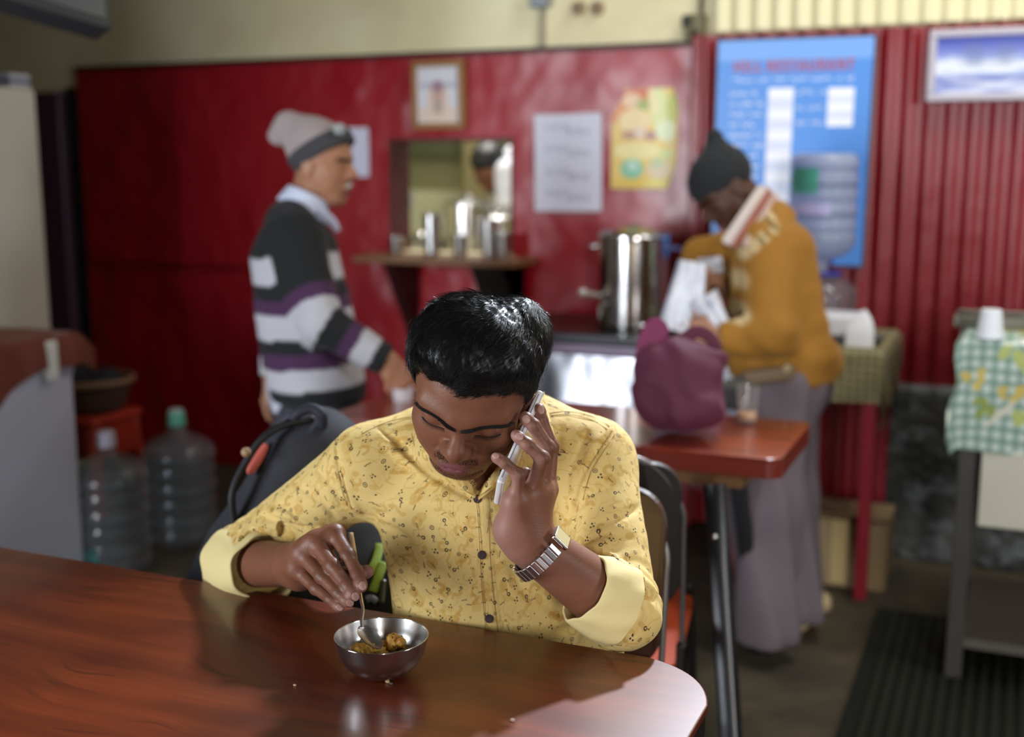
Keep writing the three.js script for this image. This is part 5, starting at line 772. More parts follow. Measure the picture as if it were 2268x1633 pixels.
const mSkin = mat(0xffffff, 0.47, { vertexColors: true, specularIntensity: 0.65, bumpMap: rep(bSkin, 12), bumpScale: 0.00022 });
const manBody = obj('body', mergeSkin([headG, rG, lG, inG]), mSkin, man);
// finger nails
for (const [H, list] of [[HR, [[803, 1298, 0], [787, 1322, 1], [752, 1346, 3], [775, 1336, 2]]], [HL, [[1150, 967, 2], [1165, 929, 1], [1098, 1010, 3], [1198, 908, 0]]]]) for (const [px, py, i] of list) {
  const F = H === HR ? rightF : leftF, q = hit(F, px, py, 1.3, 2); if (!q) continue; const n = gradOf(F, q), f = H.fingers[i], d = f[3].clone().sub(f[2]).normalize(); d.addScaledVector(n, -d.dot(n)).normalize(); const s = d.clone().cross(n), r = f.r;
  const G = new THREE.SphereGeometry(1, 18, 12); G.scale(r * 0.5, r * 0.62, 0.0009); { const p = G.attributes.position; for (let k = 0; k < p.count; k++) p.setZ(k, p.getZ(k) - 0.35 * p.getX(k) ** 2 / r); G.computeVertexNormals(); }
  G.applyMatrix4(new THREE.Matrix4().makeBasis(s, d, n).setPosition(q.addScaledVector(n, 0.0002))); obj('fingernail', G, mat(0xb08478, 0.4), man);
}
// ---------- hair ----------
const HAIRLINE = [[0, 0.060], [0.35, 0.063], [0.65, 0.060], [0.95, 0.051], [1.2, 0.034], [1.32, -0.022], [1.5, -0.030], [1.62, 0.0], [1.85, 0.0], [2.1, -0.045], [2.6, -0.062], [3.2, -0.066]];
const hairAt = (phi) => { const a = Math.abs(phi); for (let i = 0; i + 1 < HAIRLINE.length; i++) if (a <= HAIRLINE[i + 1][0]) return lin(HAIRLINE[i][1], HAIRLINE[i + 1][1], (a - HAIRLINE[i][0]) / (HAIRLINE[i + 1][0] - HAIRLINE[i][0])); return -0.066; };
const hairVol = blend([[ellip(V(0, 0.042, -0.012), [0.0885, 0.082, 0.090]), 0], [ellip(V(0.01, 0.09, 0.022), [0.064, 0.042, 0.058]), 0.04], [ellip(V(-0.034, 0.082, 0.012), [0.045, 0.042, 0.055]), 0.04], [ellip(V(0.048, 0.08, -0.04), [0.042, 0.042, 0.05]), 0.02]]);
const headOnly = headField();
const hairF = (x, y, z) => {
  const d = hairVol(x, y, z); if (d > 0.04 || d < -0.06) return d;
  const phi = Math.atan2(x, z), edge = (hairAt(phi) + 0.004 * noise3(phi * 9, 1, 2) - y) * 0.8, h0 = headOnly(x, y, z), thick = 0.0035 + 0.03 * sstep(0.0, 0.05, y - hairAt(phi));
  const st = 0.0016 * noise3(x * 190 + y * 60, y * 40, z * 150) + 0.003 * fbm(x * 32, y * 28, z * 32, 2);
  return smax(smax(d + st, edge, 0.012), h0 - thick, 0.006);
};
const hairG = meshSDF(hairF, V(-0.115, -0.09, -0.145), V(0.115, 0.175, 0.115), 0.0026, 1.5);
{
  const r = rng(12), p = hairG.attributes.position, n = hairG.attributes.normal, id = hairG.index.array, tri = id.length / 3, area = new Float32Array(tri); let A = 0;
  for (let i = 0; i < tri; i++) { const a = id[i * 3], b = id[i * 3 + 1], c = id[i * 3 + 2]; const ux = p.getX(b) - p.getX(a), uy = p.getY(b) - p.getY(a), uz = p.getZ(b) - p.getZ(a), vx = p.getX(c) - p.getX(a), vy = p.getY(c) - p.getY(a), vz = p.getZ(c) - p.getZ(a); A += Math.hypot(uy * vz - uz * vy, uz * vx - ux * vz, ux * vy - uy * vx); area[i] = A; }
  const pos = [], idx = [], whorl = V(0.028, 0.13, -0.05);
  const strand = (o, dir, nor, L, w, lift, bend) => { const k = 6, base = pos.length / 3, side = dir.clone().cross(nor).normalize(); for (let i = 0; i <= k; i++) { const t = i / k, q = o.clone().addScaledVector(dir, L * t).addScaledVector(nor, lift * Math.sin(t * 2.4) - 6 * L * L * t * t * 0.6).addScaledVector(side, bend * t * t), ww = w * (1 - t * 0.85); for (let s = 0; s < 3; s++) { const a = s * 2.094; pos.push(q.x + (side.x * Math.cos(a) + nor.x * Math.sin(a)) * ww, q.y + (side.y * Math.cos(a) + nor.y * Math.sin(a)) * ww, q.z + (side.z * Math.cos(a) + nor.z * Math.sin(a)) * ww); } } for (let i = 0; i < k; i++) for (let s = 0; s < 3; s++) { const a = base + i * 3 + s, b = base + i * 3 + (s + 1) % 3; idx.push(a, b, a + 3, b, b + 3, a + 3); } };
  const N = 15000;
  for (let q = 0; q < N; q++) {
    const want = r() * A; let lo = 0, hi = tri - 1; while (lo < hi) { const m = (lo + hi) >> 1; area[m] < want ? lo = m + 1 : hi = m; } const t = id[lo * 3], o = V(p.getX(t), p.getY(t), p.getZ(t)), nor = V(n.getX(t), n.getY(t), n.getZ(t));
    if (headOnly(o.x, o.y, o.z) < 0.001) continue;
    let dir = o.clone().sub(whorl); dir.addScaledVector(V(-0.35, 0.1, 0.3), 0.10 * sstep(0.02, 0.1, o.y)); if (o.z > 0.02) dir.addScaledVector(V(-0.4, -0.25, 0.25), 0.08); if (o.y < 0.04) dir.addScaledVector(V(0, -1, 0.1), 0.12);
    const cl = noise3(o.x * 45, o.y * 45, o.z * 45); dir.normalize().add(V(noise3(o.x * 30, o.y * 30, o.z * 30 + 9), noise3(o.x * 30, o.y * 30 + 5, o.z * 30), noise3(o.x * 30 + 7, o.y * 30, o.z * 30)).multiplyScalar(0.55)).add(V(r() - 0.5, r() - 0.5, r() - 0.5).multiplyScalar(0.35));
    dir.addScaledVector(nor, -dir.dot(nor)).normalize(); const phi = Math.atan2(o.x, o.z), edgeD = o.y - hairAt(phi);
    const L = (0.014 + 0.016 * r()) * (edgeD < 0.02 ? 0.55 : 1); strand(o.clone().addScaledVector(nor, -0.0012), dir, nor, L, 0.00034, 0.0016 + 0.003 * r() + (r() > 0.96 ? 0.004 : 0), (r() - 0.5) * 0.008);
  }
  const S = new THREE.BufferGeometry(); S.setAttribute('position', new THREE.Float32BufferAttribute(pos, 3)); S.setIndex(idx); S.computeVertexNormals();
  const strip = (g) => { const h = new THREE.BufferGeometry(); h.setAttribute('position', g.attributes.position); h.setAttribute('normal', g.attributes.normal); h.setIndex(g.index); return h; };
  const all = mergeGeometries([strip(hairG), S]); all.applyMatrix4(HF.m); all.computeVertexNormals(); obj('hair', all, mat(0x0d0b0b, 0.36, { specularIntensity: 0.7 }), man);
  // brows and lashes: fine hairs rooted on the skin
  const br = [], push = (o, dir, L, w) => { const t = dir.clone().normalize(), m = o.clone().addScaledVector(t, L * 0.5), e = o.clone().addScaledVector(t, L); const pts = [[o, w], [m, w * 0.8], [e, w * 0.15]], b0 = pos2.length / 3, u = V(0.3, 0.5, 0.8).cross(t).normalize(), v = t.clone().cross(u); for (const [q, ww] of pts) for (let s = 0; s < 3; s++) { const a = s * 2.094; pos2.push(q.x + (u.x * Math.cos(a) + v.x * Math.sin(a)) * ww, q.y + (u.y * Math.cos(a) + v.y * Math.sin(a)) * ww, q.z + (u.z * Math.cos(a) + v.z * Math.sin(a)) * ww); } for (let i = 0; i < 2; i++) for (let s = 0; s < 3; s++) { const a = b0 + i * 3 + s, b = b0 + i * 3 + (s + 1) % 3; idx2.push(a, b, a + 3, b, b + 3, a + 3); } };
  let pos2 = [], idx2 = [];
  const onFace = (x, y) => { let z = 0.14; for (let i = 0; i < 80; i++) { const d = headOnly(x, y, z); if (d < 2e-4) break; z -= Math.max(d * 0.8, 1e-4); } return V(x, y, z); };
  const flush = (name, m) => { const g = new THREE.BufferGeometry(); g.setAttribute('position', new THREE.Float32BufferAttribute(pos2, 3)); g.setIndex(idx2); g.computeVertexNormals(); g.applyMatrix4(HF.m); obj(name, g, m, man); pos2 = []; idx2 = []; };
  const mH = mat(0x120c0a, 0.6);
  for (const s of [1, -1]) { for (let i = 0; i < 820; i++) { const u = r() ** 0.85, ax = lin(0.002, 0.063, u), y0 = browY(ax), o = onFace(s * ax, y0 + (r() - 0.5) * 0.0078 * (0.4 + 0.6 * Math.sin(3.14 * Math.min(1, u * 0.8 + 0.15)))); push(o, V(s, 0.28 - u * 0.65, 0.10 + 0.12 * r() - 0.55 * u), 0.006 + 0.003 * r(), 0.0002); } flush('eyebrow', mH); }
  for (const s of [1, -1]) { for (let i = 0; i < 46; i++) { const u = i / 45, x = s * lin(0.021, 0.052, u), o = onFace(x, -0.0048 - 0.003 * Math.sin(u * 3.14)); push(o, V(s * (u - 0.4) * 0.7, -0.75, 0.55), 0.0048 + 0.002 * r(), 0.00018); push(onFace(x, -0.0042 - 0.003 * Math.sin(u * 3.14)), V(s, -0.05, 0.02), 0.003, 0.0006); } flush('eyelashes', mH); }
  for (let i = 0; i < 330; i++) { const x = (r() - 0.5) * 0.060, o = onFace(x, -0.047 - r() * 0.0105 - 0.12 * Math.max(0, Math.abs(x) - 0.018)); push(o, V(x * 12, -0.9, 0.18), 0.0026 + 0.0014 * r(), 0.00013); } flush('moustache', mH);
  for (let i = 0; i < 420; i++) { const a = (r() - 0.5) * 2.2, x = Math.sin(a) * 0.042, o = onFace(x, -0.092 - 0.02 * r() * (1 - Math.abs(a) * 0.4) + 0.012 * Math.abs(a)); push(o, V(x * 9, -0.75, 0.3), 0.0018 + 0.002 * r(), 0.00013); } flush('beard', mH);
}
// ---------- shirt ----------
const tShirt = canvasTex(2048, 2048, (c, W, H) => {
  const r = rng(77); c.fillStyle = '#dfc077'; c.fillRect(0, 0, W, H); c.lineCap = 'round';
  const tile = (x, y, f) => { for (const dx of [-W, 0, W]) for (const dy of [-H, 0, H]) if (x + dx > -200 && x + dx < W + 200 && y + dy > -200 && y + dy < H + 200) { c.save(); c.translate(x + dx, y + dy); f(); c.restore(); } };
  for (let i = 0; i < 620; i++) { const x = r() * W, y = r() * H, a = r() * 6.28, kind = r(), s = 22 + r() * 26, al = 0.18 + r() * 0.3, col = `rgba(186,138,52,${al})`, sw = 10 + r() * 16, b = r(); tile(x, y, () => { c.rotate(a); c.strokeStyle = col; c.fillStyle = col; c.lineWidth = sw; c.beginPath(); if (kind < 0.35) { c.moveTo(-s, 0); c.bezierCurveTo(-s * 0.3, -s, s * 0.3, s, s, s * (b - 0.5)); c.stroke(); } else if (kind < 0.7) { c.arc(0, 0, s * 0.7, 0.2, 3.6 + b); c.stroke(); } else { c.ellipse(0, 0, s, s * (0.4 + b * 0.5), 0, 0, 7); c.fill(); } }); }
  for (let i = 0; i < 420; i++) { const x = r() * W, y = r() * H, a = r() * 6.28, s = 30 + r() * 40, b = r(); tile(x, y, () => { c.rotate(a); c.strokeStyle = 'rgba(176,126,44,0.28)'; c.lineWidth = 5; c.beginPath(); c.moveTo(-s, 0); c.bezierCurveTo(-s * 0.4, -s * b, s * 0.2, s * 0.7, s, -s * 0.2); c.stroke(); }); }
  // small dark motifs on a jittered grid
  const n = 25, q = W / n;
  for (let i = 0; i < n; i++) for (let j = 0; j < n; j++) {
    const x = (i + 0.15 + r() * 0.7) * q, y = (j + 0.15 + r() * 0.7) * q, a = r() * 6.28, k = r(), v = [r(), r(), r(), r(), r(), r()], dark = '#43361f', f = 0.78 + r() * 0.28;
    tile(x, y, () => {
      c.rotate(a); c.scale(f, f); c.strokeStyle = dark; c.fillStyle = dark; c.lineWidth = 4.2;
      if (k < 0.14) { c.beginPath(); c.arc(0, 0, 12, 0, 7); c.stroke(); c.beginPath(); c.arc(0, 0, 4.5, 0, 7); c.fill(); }
      else if (k < 0.34) { c.beginPath(); c.arc(-8, 0, 11, 0, 7); c.stroke(); c.beginPath(); c.arc(-8, 0, 7, 0.5, 5); c.stroke(); c.beginPath(); c.moveTo(4, 0); c.quadraticCurveTo(12, -8 + v[0] * 10, 18, 2); c.quadraticCurveTo(22, 8, 30, -6); c.moveTo(16, 2); c.lineTo(24, 12); c.stroke(); }
      else if (k < 0.5) { for (const [dx, dy] of [[-12, 0], [12, -3], [2, 14]]) { c.beginPath(); c.arc(dx, dy, 6.4, 0, 7); c.fill(); } if (v[1] > 0.5) { c.beginPath(); c.arc(-20, 18, 3, 0, 7); c.fill(); } }
      else if (k < 0.7) { c.beginPath(); c.moveTo(-20, 0); for (let m = 1; m <= 5; m++) c.lineTo(-20 + m * 8, (m % 2 ? -6 : 5) * v[m]); c.stroke(); }
      else if (k < 0.82) { c.beginPath(); c.moveTo(-8, -10); c.lineTo(0, 0); c.lineTo(10, -6); c.moveTo(0, 0); c.lineTo(-4, 9); c.stroke(); }
      else { c.beginPath(); c.arc(0, 0, 4.4, 0, 7); c.fill(); if (v[2] > 0.6) { c.beginPath(); c.arc(16, 10, 2.8, 0, 7); c.fill(); } }
    });
  }
});
const bWeave = grayTex(256, 256, (u, v) => 0.5 + 0.22 * Math.sin(u * 2 * Math.PI * 64) * Math.sin(v * 2 * Math.PI * 64) + 0.25 * tfbm(u, v, 20, 2, 6));
function unwrap(g, fn, period) { // fn(point, which) -> [u, v, part]; splits vertices per triangle
  const h = g.toNonIndexed(), p = h.attributes.position, uv = new Float32Array(p.count * 2), q = V(0, 0, 0);
  for (let i = 0; i < p.count; i += 3) {
    q.set((p.getX(i) + p.getX(i + 1) + p.getX(i + 2)) / 3, (p.getY(i) + p.getY(i + 1) + p.getY(i + 2)) / 3, (p.getZ(i) + p.getZ(i + 1) + p.getZ(i + 2)) / 3); const part = fn(q, null)[2], u0 = [];
    for (let k = 0; k < 3; k++) { const [u, v, , per] = fn(V(p.getX(i + k), p.getY(i + k), p.getZ(i + k)), part); let w = u; if (k && Math.abs(w - u0[0]) > per / 2) w += w < u0[0] ? per : -per; u0.push(w); uv[(i + k) * 2] = w / period; uv[(i + k) * 2 + 1] = v / period; }
  }
  h.setAttribute('uv', new THREE.BufferAttribute(uv, 2)); return h;
}
const cylUV = (o, ax, fx, fy, R, shift) => (p) => { const d = p.clone().sub(o), v = d.dot(ax); return [Math.atan2(d.dot(fx), d.dot(fy)) * R + shift, v + shift * 0.7, 0, 2 * Math.PI * R]; };
const perpTo = (ax) => { const f = CF.clone().negate().addScaledVector(ax, ax.dot(CF)).normalize(); return [f.clone().cross(ax).normalize(), f]; };
const uvT = cylUV(secs[4].c, tUp, tX, tZ, 0.155, 0), [arX, arY] = perpTo(armDir.R), [alX, alY] = perpTo(armDir.L), uvR = cylUV(J.shR, armDir.R, arX, arY, 0.058, 0.21), uvL = cylUV(J.shL, armDir.L, alX, alY, 0.058, 0.37);
const LR = J.elR.distanceTo(J.shR), LL = J.elL.distanceTo(J.shL);
const shirtUV = (p, part) => { const k = part ?? (() => { const a = dArmR(p.x, p.y, p.z), b = dArmL(p.x, p.y, p.z), t = torsoF(p.x, p.y, p.z); const c = Math.min(a, dFoR(p.x, p.y, p.z)), d = Math.min(b, dFoL(p.x, p.y, p.z)); return c - 0.058 < t && c < d ? 1 : d - 0.058 < t ? 2 : 0; })(); let r = k === 0 ? uvT(p) : k === 1 || k === 3 ? uvR(p) : uvL(p); const tip = k === 3 || k === 4 || (part == null && (k === 1 || k === 2) && r[1] - (k === 1 ? 0.147 : 0.259) > (k === 1 ? LR : LL) + 0.008); if (tip) { const R = k % 2 === 1, d = p.clone().sub(R ? J.shR : J.shL); r = [d.dot(R ? arX : alX), d.dot(R ? arY : alY), 0, 9]; r[2] = R ? 3 : 4; return r; } r[2] = k; return r; };
const mShirt = mat(0xffffff, 0.78, { map: tShirt, bumpMap: rep(bWeave, 9), bumpScale: 0.0006, sheen: 0.25, sheenColor: new THREE.Color(0.9, 0.8, 0.5), side: THREE.DoubleSide });
const mCuff = mat(0xe4cf92, 0.8, { bumpMap: rep(bWeave, 8, 2), bumpScale: 0.0002, side: THREE.DoubleSide });
// sleeve ends are cut open by the cuffs' own planes
const cuffR = { a: P(520, 1250, 1.97), b: P(588, 1259, 1.862), ra: 0.061, rb: 0.0565 }, cuffL = { a: P(1372, 1342, 1.653), b: P(1293, 1304, 1.632), ra: 0.0585, rb: 0.0505 };
const cutPlane = (c, off) => { const n = c.b.clone().sub(c.a).normalize(), o = c.b.clone().addScaledVector(n, off); return (x, y, z) => (x - o.x) * n.x + (y - o.y) * n.y + (z - o.z) * n.z; };
const pR = cutPlane(cuffR, -0.02), pL = cutPlane(cuffL, -0.02);
const shirtCut = (x, y, z) => { let d = shirtF(x, y, z); if (d > 0.05) return d; if (dFoR(x, y, z) < 0.075 && dFoR(x, y, z) + 0.006 < dArmR(x, y, z)) d = Math.max(d, pR(x, y, z)); if (dFoL(x, y, z) < 0.075 && dFoL(x, y, z) + 0.006 < dArmL(x, y, z) && torsoF(x, y, z) > 0.004) d = Math.max(d, pL(x, y, z)); return Math.max(d, 0.5 - y); };
const shB = bbOf([J.shR, J.shL, J.elR, J.elL, J.neck, secs[5].c, cuffR.b], 0.11); shB[0].y = 0.47;
const shirtG = meshSDF(shirtCut, ...shB, 0.0029, 1.5);
const shirt = obj('shirt', unwrap(shirtG, shirtUV, 0.5), mShirt, man);
function cuffMesh(c, f) { // folded-back sleeve: a tube with thickness, a rolled lip and creases
  const ax = c.b.clone().sub(c.a), L = ax.length(); ax.normalize(); const [x, y] = perpTo(ax), rings = [], n = 72, prof = [[0, 0.000], [0.15, 0.002], [0.45, 0.003], [0.8, 0.0015], [0.97, 0.0], [1.0, -0.0025], [0.97, -0.005], [0.6, -0.006], [0.1, -0.006]];
  for (const [t, o] of prof) { const ring = []; for (let k = 0; k < n; k++) { const a = k / n * 2 * Math.PI, w = f(a, t), R = lin(c.ra, c.rb, t) + o + w; ring.push(c.a.clone().addScaledVector(ax, L * t + 0.004 * Math.sin(a * 2 + 1) * t).addScaledVector(x, Math.cos(a) * R).addScaledVector(y, Math.sin(a) * R)); } rings.push(ring); }
  return skinLoft(rings);
}
obj('cuff', cuffMesh(cuffR, (a, t) => 0.0022 * Math.sin(a * 3 + t * 4) + 0.0016 * Math.sin(a * 7 - t * 6) - 0.006 * Math.exp(-(((a - 4.7) / 0.5) ** 2)) * t), mCuff, shirt);
obj('cuff', cuffMesh(cuffL, (a, t) => 0.0018 * Math.sin(a * 2 + t * 3) + 0.0012 * Math.sin(a * 9 + t * 7)), mCuff, shirt);
const lift = (px, py, e) => onShirtF(px, py).addScaledVector(CF, -e);
function onShirtF(px, py) { return hit(shirtF, px, py, 1.4, 2.3) || onShirt(px, py); }
const band = (left, right, cols, e, rows = 40) => { // cloth strip lying on the shirt between two traced lines
  const A = curve(left.map(([x, y]) => V(x, y, 0))).getPoints(rows), B = curve(right.map(([x, y]) => V(x, y, 0))).getPoints(rows), rings = [];
  for (let i = 0; i <= rows; i++) { const ring = []; for (let k = 0; k <= cols; k++) { const t = k / cols; ring.push(lift(lin(A[i].x, B[i].x, t), lin(A[i].y, B[i].y, t), k === 0 || k === cols ? -0.001 : e * 0.6)); } rings.push(ring); }
  return skinLoft(rings, false);
};
const plc = band([[1051, 1106], [1056, 1180], [1061, 1270], [1066, 1340], [1072, 1408]], [[1086, 1096], [1089, 1180], [1094, 1270], [1101, 1340], [1110, 1412]], 6, 0.0024);
obj('placket', unwrap(plc, shirtUV, 0.5), mShirt, shirt);
const stitch = (pts, e = 0.001, r = 0.0005) => tube(curve(pts.map(([x, y]) => lift(x, y, e))).getPoints(40), r, 60, 5);
const mStitch = mat(0x8a6420, 0.8);
for (const [pts, e] of [[[[1056, 1112], [1061, 1180], [1066, 1270], [1071, 1340], [1077, 1408]], 0.003], [[[1082, 1100], [1084, 1180], [1089, 1270], [1096, 1340], [1105, 1410]], 0.003], [[[748, 972], [756, 1045], [773, 1110], [794, 1160]], 0.001], [[[743, 976], [750, 1050], [767, 1114], [787, 1163]], 0.001], [[[1356, 955], [1324, 1003], [1300, 1046], [1284, 1105], [1274, 1156]], 0.001], [[[1362, 962], [1330, 1010], [1307, 1050], [1291, 1108]], 0.001], [[[1215, 915], [1260, 912], [1310, 922], [1350, 945]], 0.001], [[[1215, 921], [1258, 918], [1306, 929], [1345, 951]], 0.001], [[[800, 962], [850, 938], [900, 925], [925, 922]], 0.001]]) obj('seam', stitch(pts, e), mStitch, shirt);
for (const [x, y] of [[1058, 1105], [1068, 1229], [1084, 1370]]) { const q = lift(x, y, 0.0028), n = CF.clone().negate(), G = lathe([[0, 0.0012], [0.0035, 0.0008], [0.0048, 0.0016], [0.0062, 0.0014], [0.0066, 0], [0, 0]], 28); G.applyMatrix4(new THREE.Matrix4().makeBasis(CR, n, CR.clone().cross(n)).setPosition(q)); obj('button', G, mat(0x2c0a10, 0.55), shirt); }
// collar leaves
const leaf = (outer, innerL) => { const A = curve(outer.map((q) => P(...q))).getPoints(30), B = curve(innerL.map((q) => P(...q))).getPoints(30), rings = []; for (let i = 0; i <= 30; i++) { const ring = [], th = CF.clone().multiplyScalar(0.0024); for (let k = 0; k <= 8; k++) { const t = k / 8, q = lerpV(A[i], B[i], t).addScaledVector(CF, -0.006 * Math.sin(t * 3.14)); ring.push(q); } for (let k = 8; k >= 0; k--) ring.push(ring[k].clone().add(th)); rings.push(ring); } return skinLoft(rings); };
const tOf = (px, py, e) => { const q = onShirt(px, py); return q.sub(CAM).dot(CF) - e; };
const S_ = (px, py, e0 = 0.008, e = e0 + 0.005) => [px, py, tOf(px, py, e)];
obj('collar', unwrap(leaf([[1205, 868, 1.80], S_(1216, 915, 0.006), S_(1228, 965, 0.006), S_(1230, 990, 0.006), S_(1200, 1016, 0.008), S_(1160, 1042, 0.008), S_(1112, 1070, 0.01), S_(1060, 1108, 0.006)], [[1185, 880, 1.77], [1170, 925, 1.72], [1160, 955, 1.70], [1150, 975, 1.69], [1130, 1000, 1.685], [1112, 1020, 1.69], [1090, 1050, 1.70], [1057, 1092, 1.728]]), shirtUV, 0.5), mShirt, shirt);
obj('collar', unwrap(leaf([[927, 900, 1.80], S_(920, 950, 0.008), S_(915, 1005, 0.008), S_(921, 1026, 0.01), S_(950, 1044, 0.012), S_(995, 1072, 0.012), S_(1052, 1104, 0.007)], [[955, 900, 1.76], [960, 950, 1.72], [966, 985, 1.69], [978, 1010, 1.685], [1000, 1034, 1.685], [1024, 1052, 1.69], [1057, 1090, 1.725]]), shirtUV, 0.5), mShirt, shirt);
for (const pts of [[S_(912, 960, 0.012), S_(921, 1002, 0.012), S_(926, 1020, 0.014), S_(952, 1038, 0.016), S_(995, 1066, 0.016), S_(1048, 1098, 0.011)], [S_(1210, 915, 0.010), S_(1221, 965, 0.010), S_(1224, 986, 0.010)], [S_(1196, 1010, 0.012), S_(1158, 1036, 0.012), S_(1110, 1064, 0.014), S_(1064, 1098, 0.010)]]) obj('seam', tube(pts.map((q) => P(...q)), 0.0005, 40, 5), mStitch, shirt);
// trousers and shoes
obj('trousers', meshSDF(blend([[cone(hipL, kneeL, 0.088, 0.068), 0], [cone(hipR, kneeR, 0.088, 0.068), 0.04], [ellip(secs[5].c.clone().setY(0.56), [0.17, 0.085, 0.13]), 0.05], [cone(kneeL, anL.clone().add(V(0, 0.01, 0)), 0.066, 0.055), 0.03], [cone(kneeR, anR.clone().add(V(0, 0.01, 0)), 0.066, 0.055), 0.03]]), V(Math.min(anR.x, hipR.x) - 0.15, 0.04, hipR.z - 0.25), V(Math.max(hipL.x, kneeL.x) + 0.16, 0.7, kneeL.z + 0.15), 0.014), mat(0x20222b, 0.8), man);
for (const a of [anL, anR]) obj('shoe', meshSDF(((f) => (x, y, z) => smax(f(x, y, z), 0.002 - y, 0.01))(blend([[cone(a.clone().add(V(0, -0.05, -0.04)), a.clone().add(V(0, -0.055, 0.16)), 0.045, 0.04), 0], [ball(a.clone().add(V(0, -0.02, -0.01)), 0.045), 0.03]])), a.clone().add(V(-0.09, -0.1, -0.13)), a.clone().add(V(0.09, 0.08, 0.25)), 0.01), mat(0x17130f, 0.5), man);
// wrist watch: bracelet links round the left forearm
{
  const ax = J.elL.clone().sub(J.wrL).normalize(), w = new THREE.Group(); w.name = 'wristwatch'; man.add(w);
  const o = P(1196, 1228, 1.598), [x, y] = perpTo(ax), tilt = ax.clone().addScaledVector(x, -0.12).addScaledVector(y, 0.1).normalize(), rx = x.clone().addScaledVector(tilt, -x.dot(tilt)).normalize(), ry = tilt.clone().cross(rx), N = 30, R1 = 0.0405, R2 = 0.0335;
  const link = new RoundedBoxGeometry(0.0068, 0.0034, 0.0195, 2, 0.0009), mL = mat(0xc6c4c6, 0.3, { metalness: 1 });
  for (let i = 0; i < N; i++) { const a = i / N * 2 * Math.PI, ca = Math.cos(a), sa = Math.sin(a), deg = a * 180 / Math.PI; if (i < 4.4 || i >= N - 1) continue; const q = o.clone().addScaledVector(rx, ca * R1).addScaledVector(ry, sa * R2), n = rx.clone().multiplyScalar(ca * R2).addScaledVector(ry, sa * R1).normalize(), t = tilt.clone().cross(n).multiplyScalar(-1).normalize(); const m = obj('link', link, mL, w); m.matrix.makeBasis(t, n, t.clone().cross(n)).setPosition(q); m.matrix.decompose(m.position, m.quaternion, m.scale); }
  for (const [i, hh, ww, ll, nm, c] of [[2.3, 0.005, 0.025, 0.028, 'watch_case', 0xe2dfd8]]) { const a = i / N * 2 * Math.PI, ca = Math.cos(a), sa = Math.sin(a), q = o.clone().addScaledVector(rx, ca * R1 * 1.02).addScaledVector(ry, sa * R2 * 1.02), n = rx.clone().multiplyScalar(ca * R2).addScaledVector(ry, sa * R1).normalize(), t = tilt.clone().cross(n).multiplyScalar(-1).normalize(); const m = obj(nm, new RoundedBoxGeometry(ww, hh * 1.6, ll, 4, 0.0028), mat(c, 0.12, { metalness: 1 }), w); m.matrix.makeBasis(t, n, t.clone().cross(n)).setPosition(q); m.matrix.decompose(m.position, m.quaternion, m.scale); }
}
rebase(man, V(secs[5].c.x, 0, secs[5].c.z));
// ---------- phone ----------
{
  const A = P(1108, 1066, 1.562), B = P(1197, 866, 1.645), up = B.clone().sub(A), L = up.length() + 0.004; up.normalize();
  const out = camVec(0.9, -0.32, 0.12); out.addScaledVector(up, -out.dot(up)).normalize(); const wd = up.clone().cross(out).normalize(); if (wd.dot(CF) < 0) wd.negate(); // wd runs away from the viewer
  const g = thing('mobile_phone', 'white mobile phone held at the seated man’s ear', 'phone'), W = 0.068, T = 0.0098, z = wd.clone();
  const c = A.clone().lerp(B, 0.5).addScaledVector(wd, W / 2); g.matrix.makeBasis(up.clone().cross(out).normalize(), up, out).setPosition(c); g.matrix.decompose(g.position, g.quaternion, g.scale);
  obj('phone_body', new RoundedBoxGeometry(W, L, T, 5, 0.0042), mat(0xe9e6ea, 0.28, { clearcoat: 0.6, clearcoatRoughness: 0.1 }), g);
  obj('back_cover', mv(new RoundedBoxGeometry(W - 0.003, L - 0.003, 0.0016, 3, 0.0007), 0, 0, T / 2), mat(0xd9d4d6, 0.2, { clearcoat: 0.8, clearcoatRoughness: 0.05 }), g);
  obj('screen', mv(new RoundedBoxGeometry(W - 0.005, L - 0.02, 0.0012, 3, 0.0005), 0, 0, -T / 2), mat(0x0c0c0e, 0.08), g);
  const sgn = wd.dot(up.clone().cross(out)) > 0 ? -1 : 1; obj('side_trim', box(sgn * (W / 2 - 0.0004), -L / 2 + 0.008, -0.0008, sgn * (W / 2 + 0.0004), L / 2 - 0.008, 0.0004), mat(0x7c7a80, 0.4), g);
  obj('camera_lens', mv(new THREE.CylinderGeometry(0.006, 0.006, 0.0016, 24).rotateX(Math.PI / 2), 0, L / 2 - 0.018, T / 2 + 0.0012), mat(0x151518, 0.1), g); obj('side_button', box(sgn * (W / 2 - 0.0002), L * 0.12, -0.0022, sgn * (W / 2 + 0.0008), L * 0.24, 0.0018, 0.0004), mat(0xd0cdd2, 0.3), g);
}
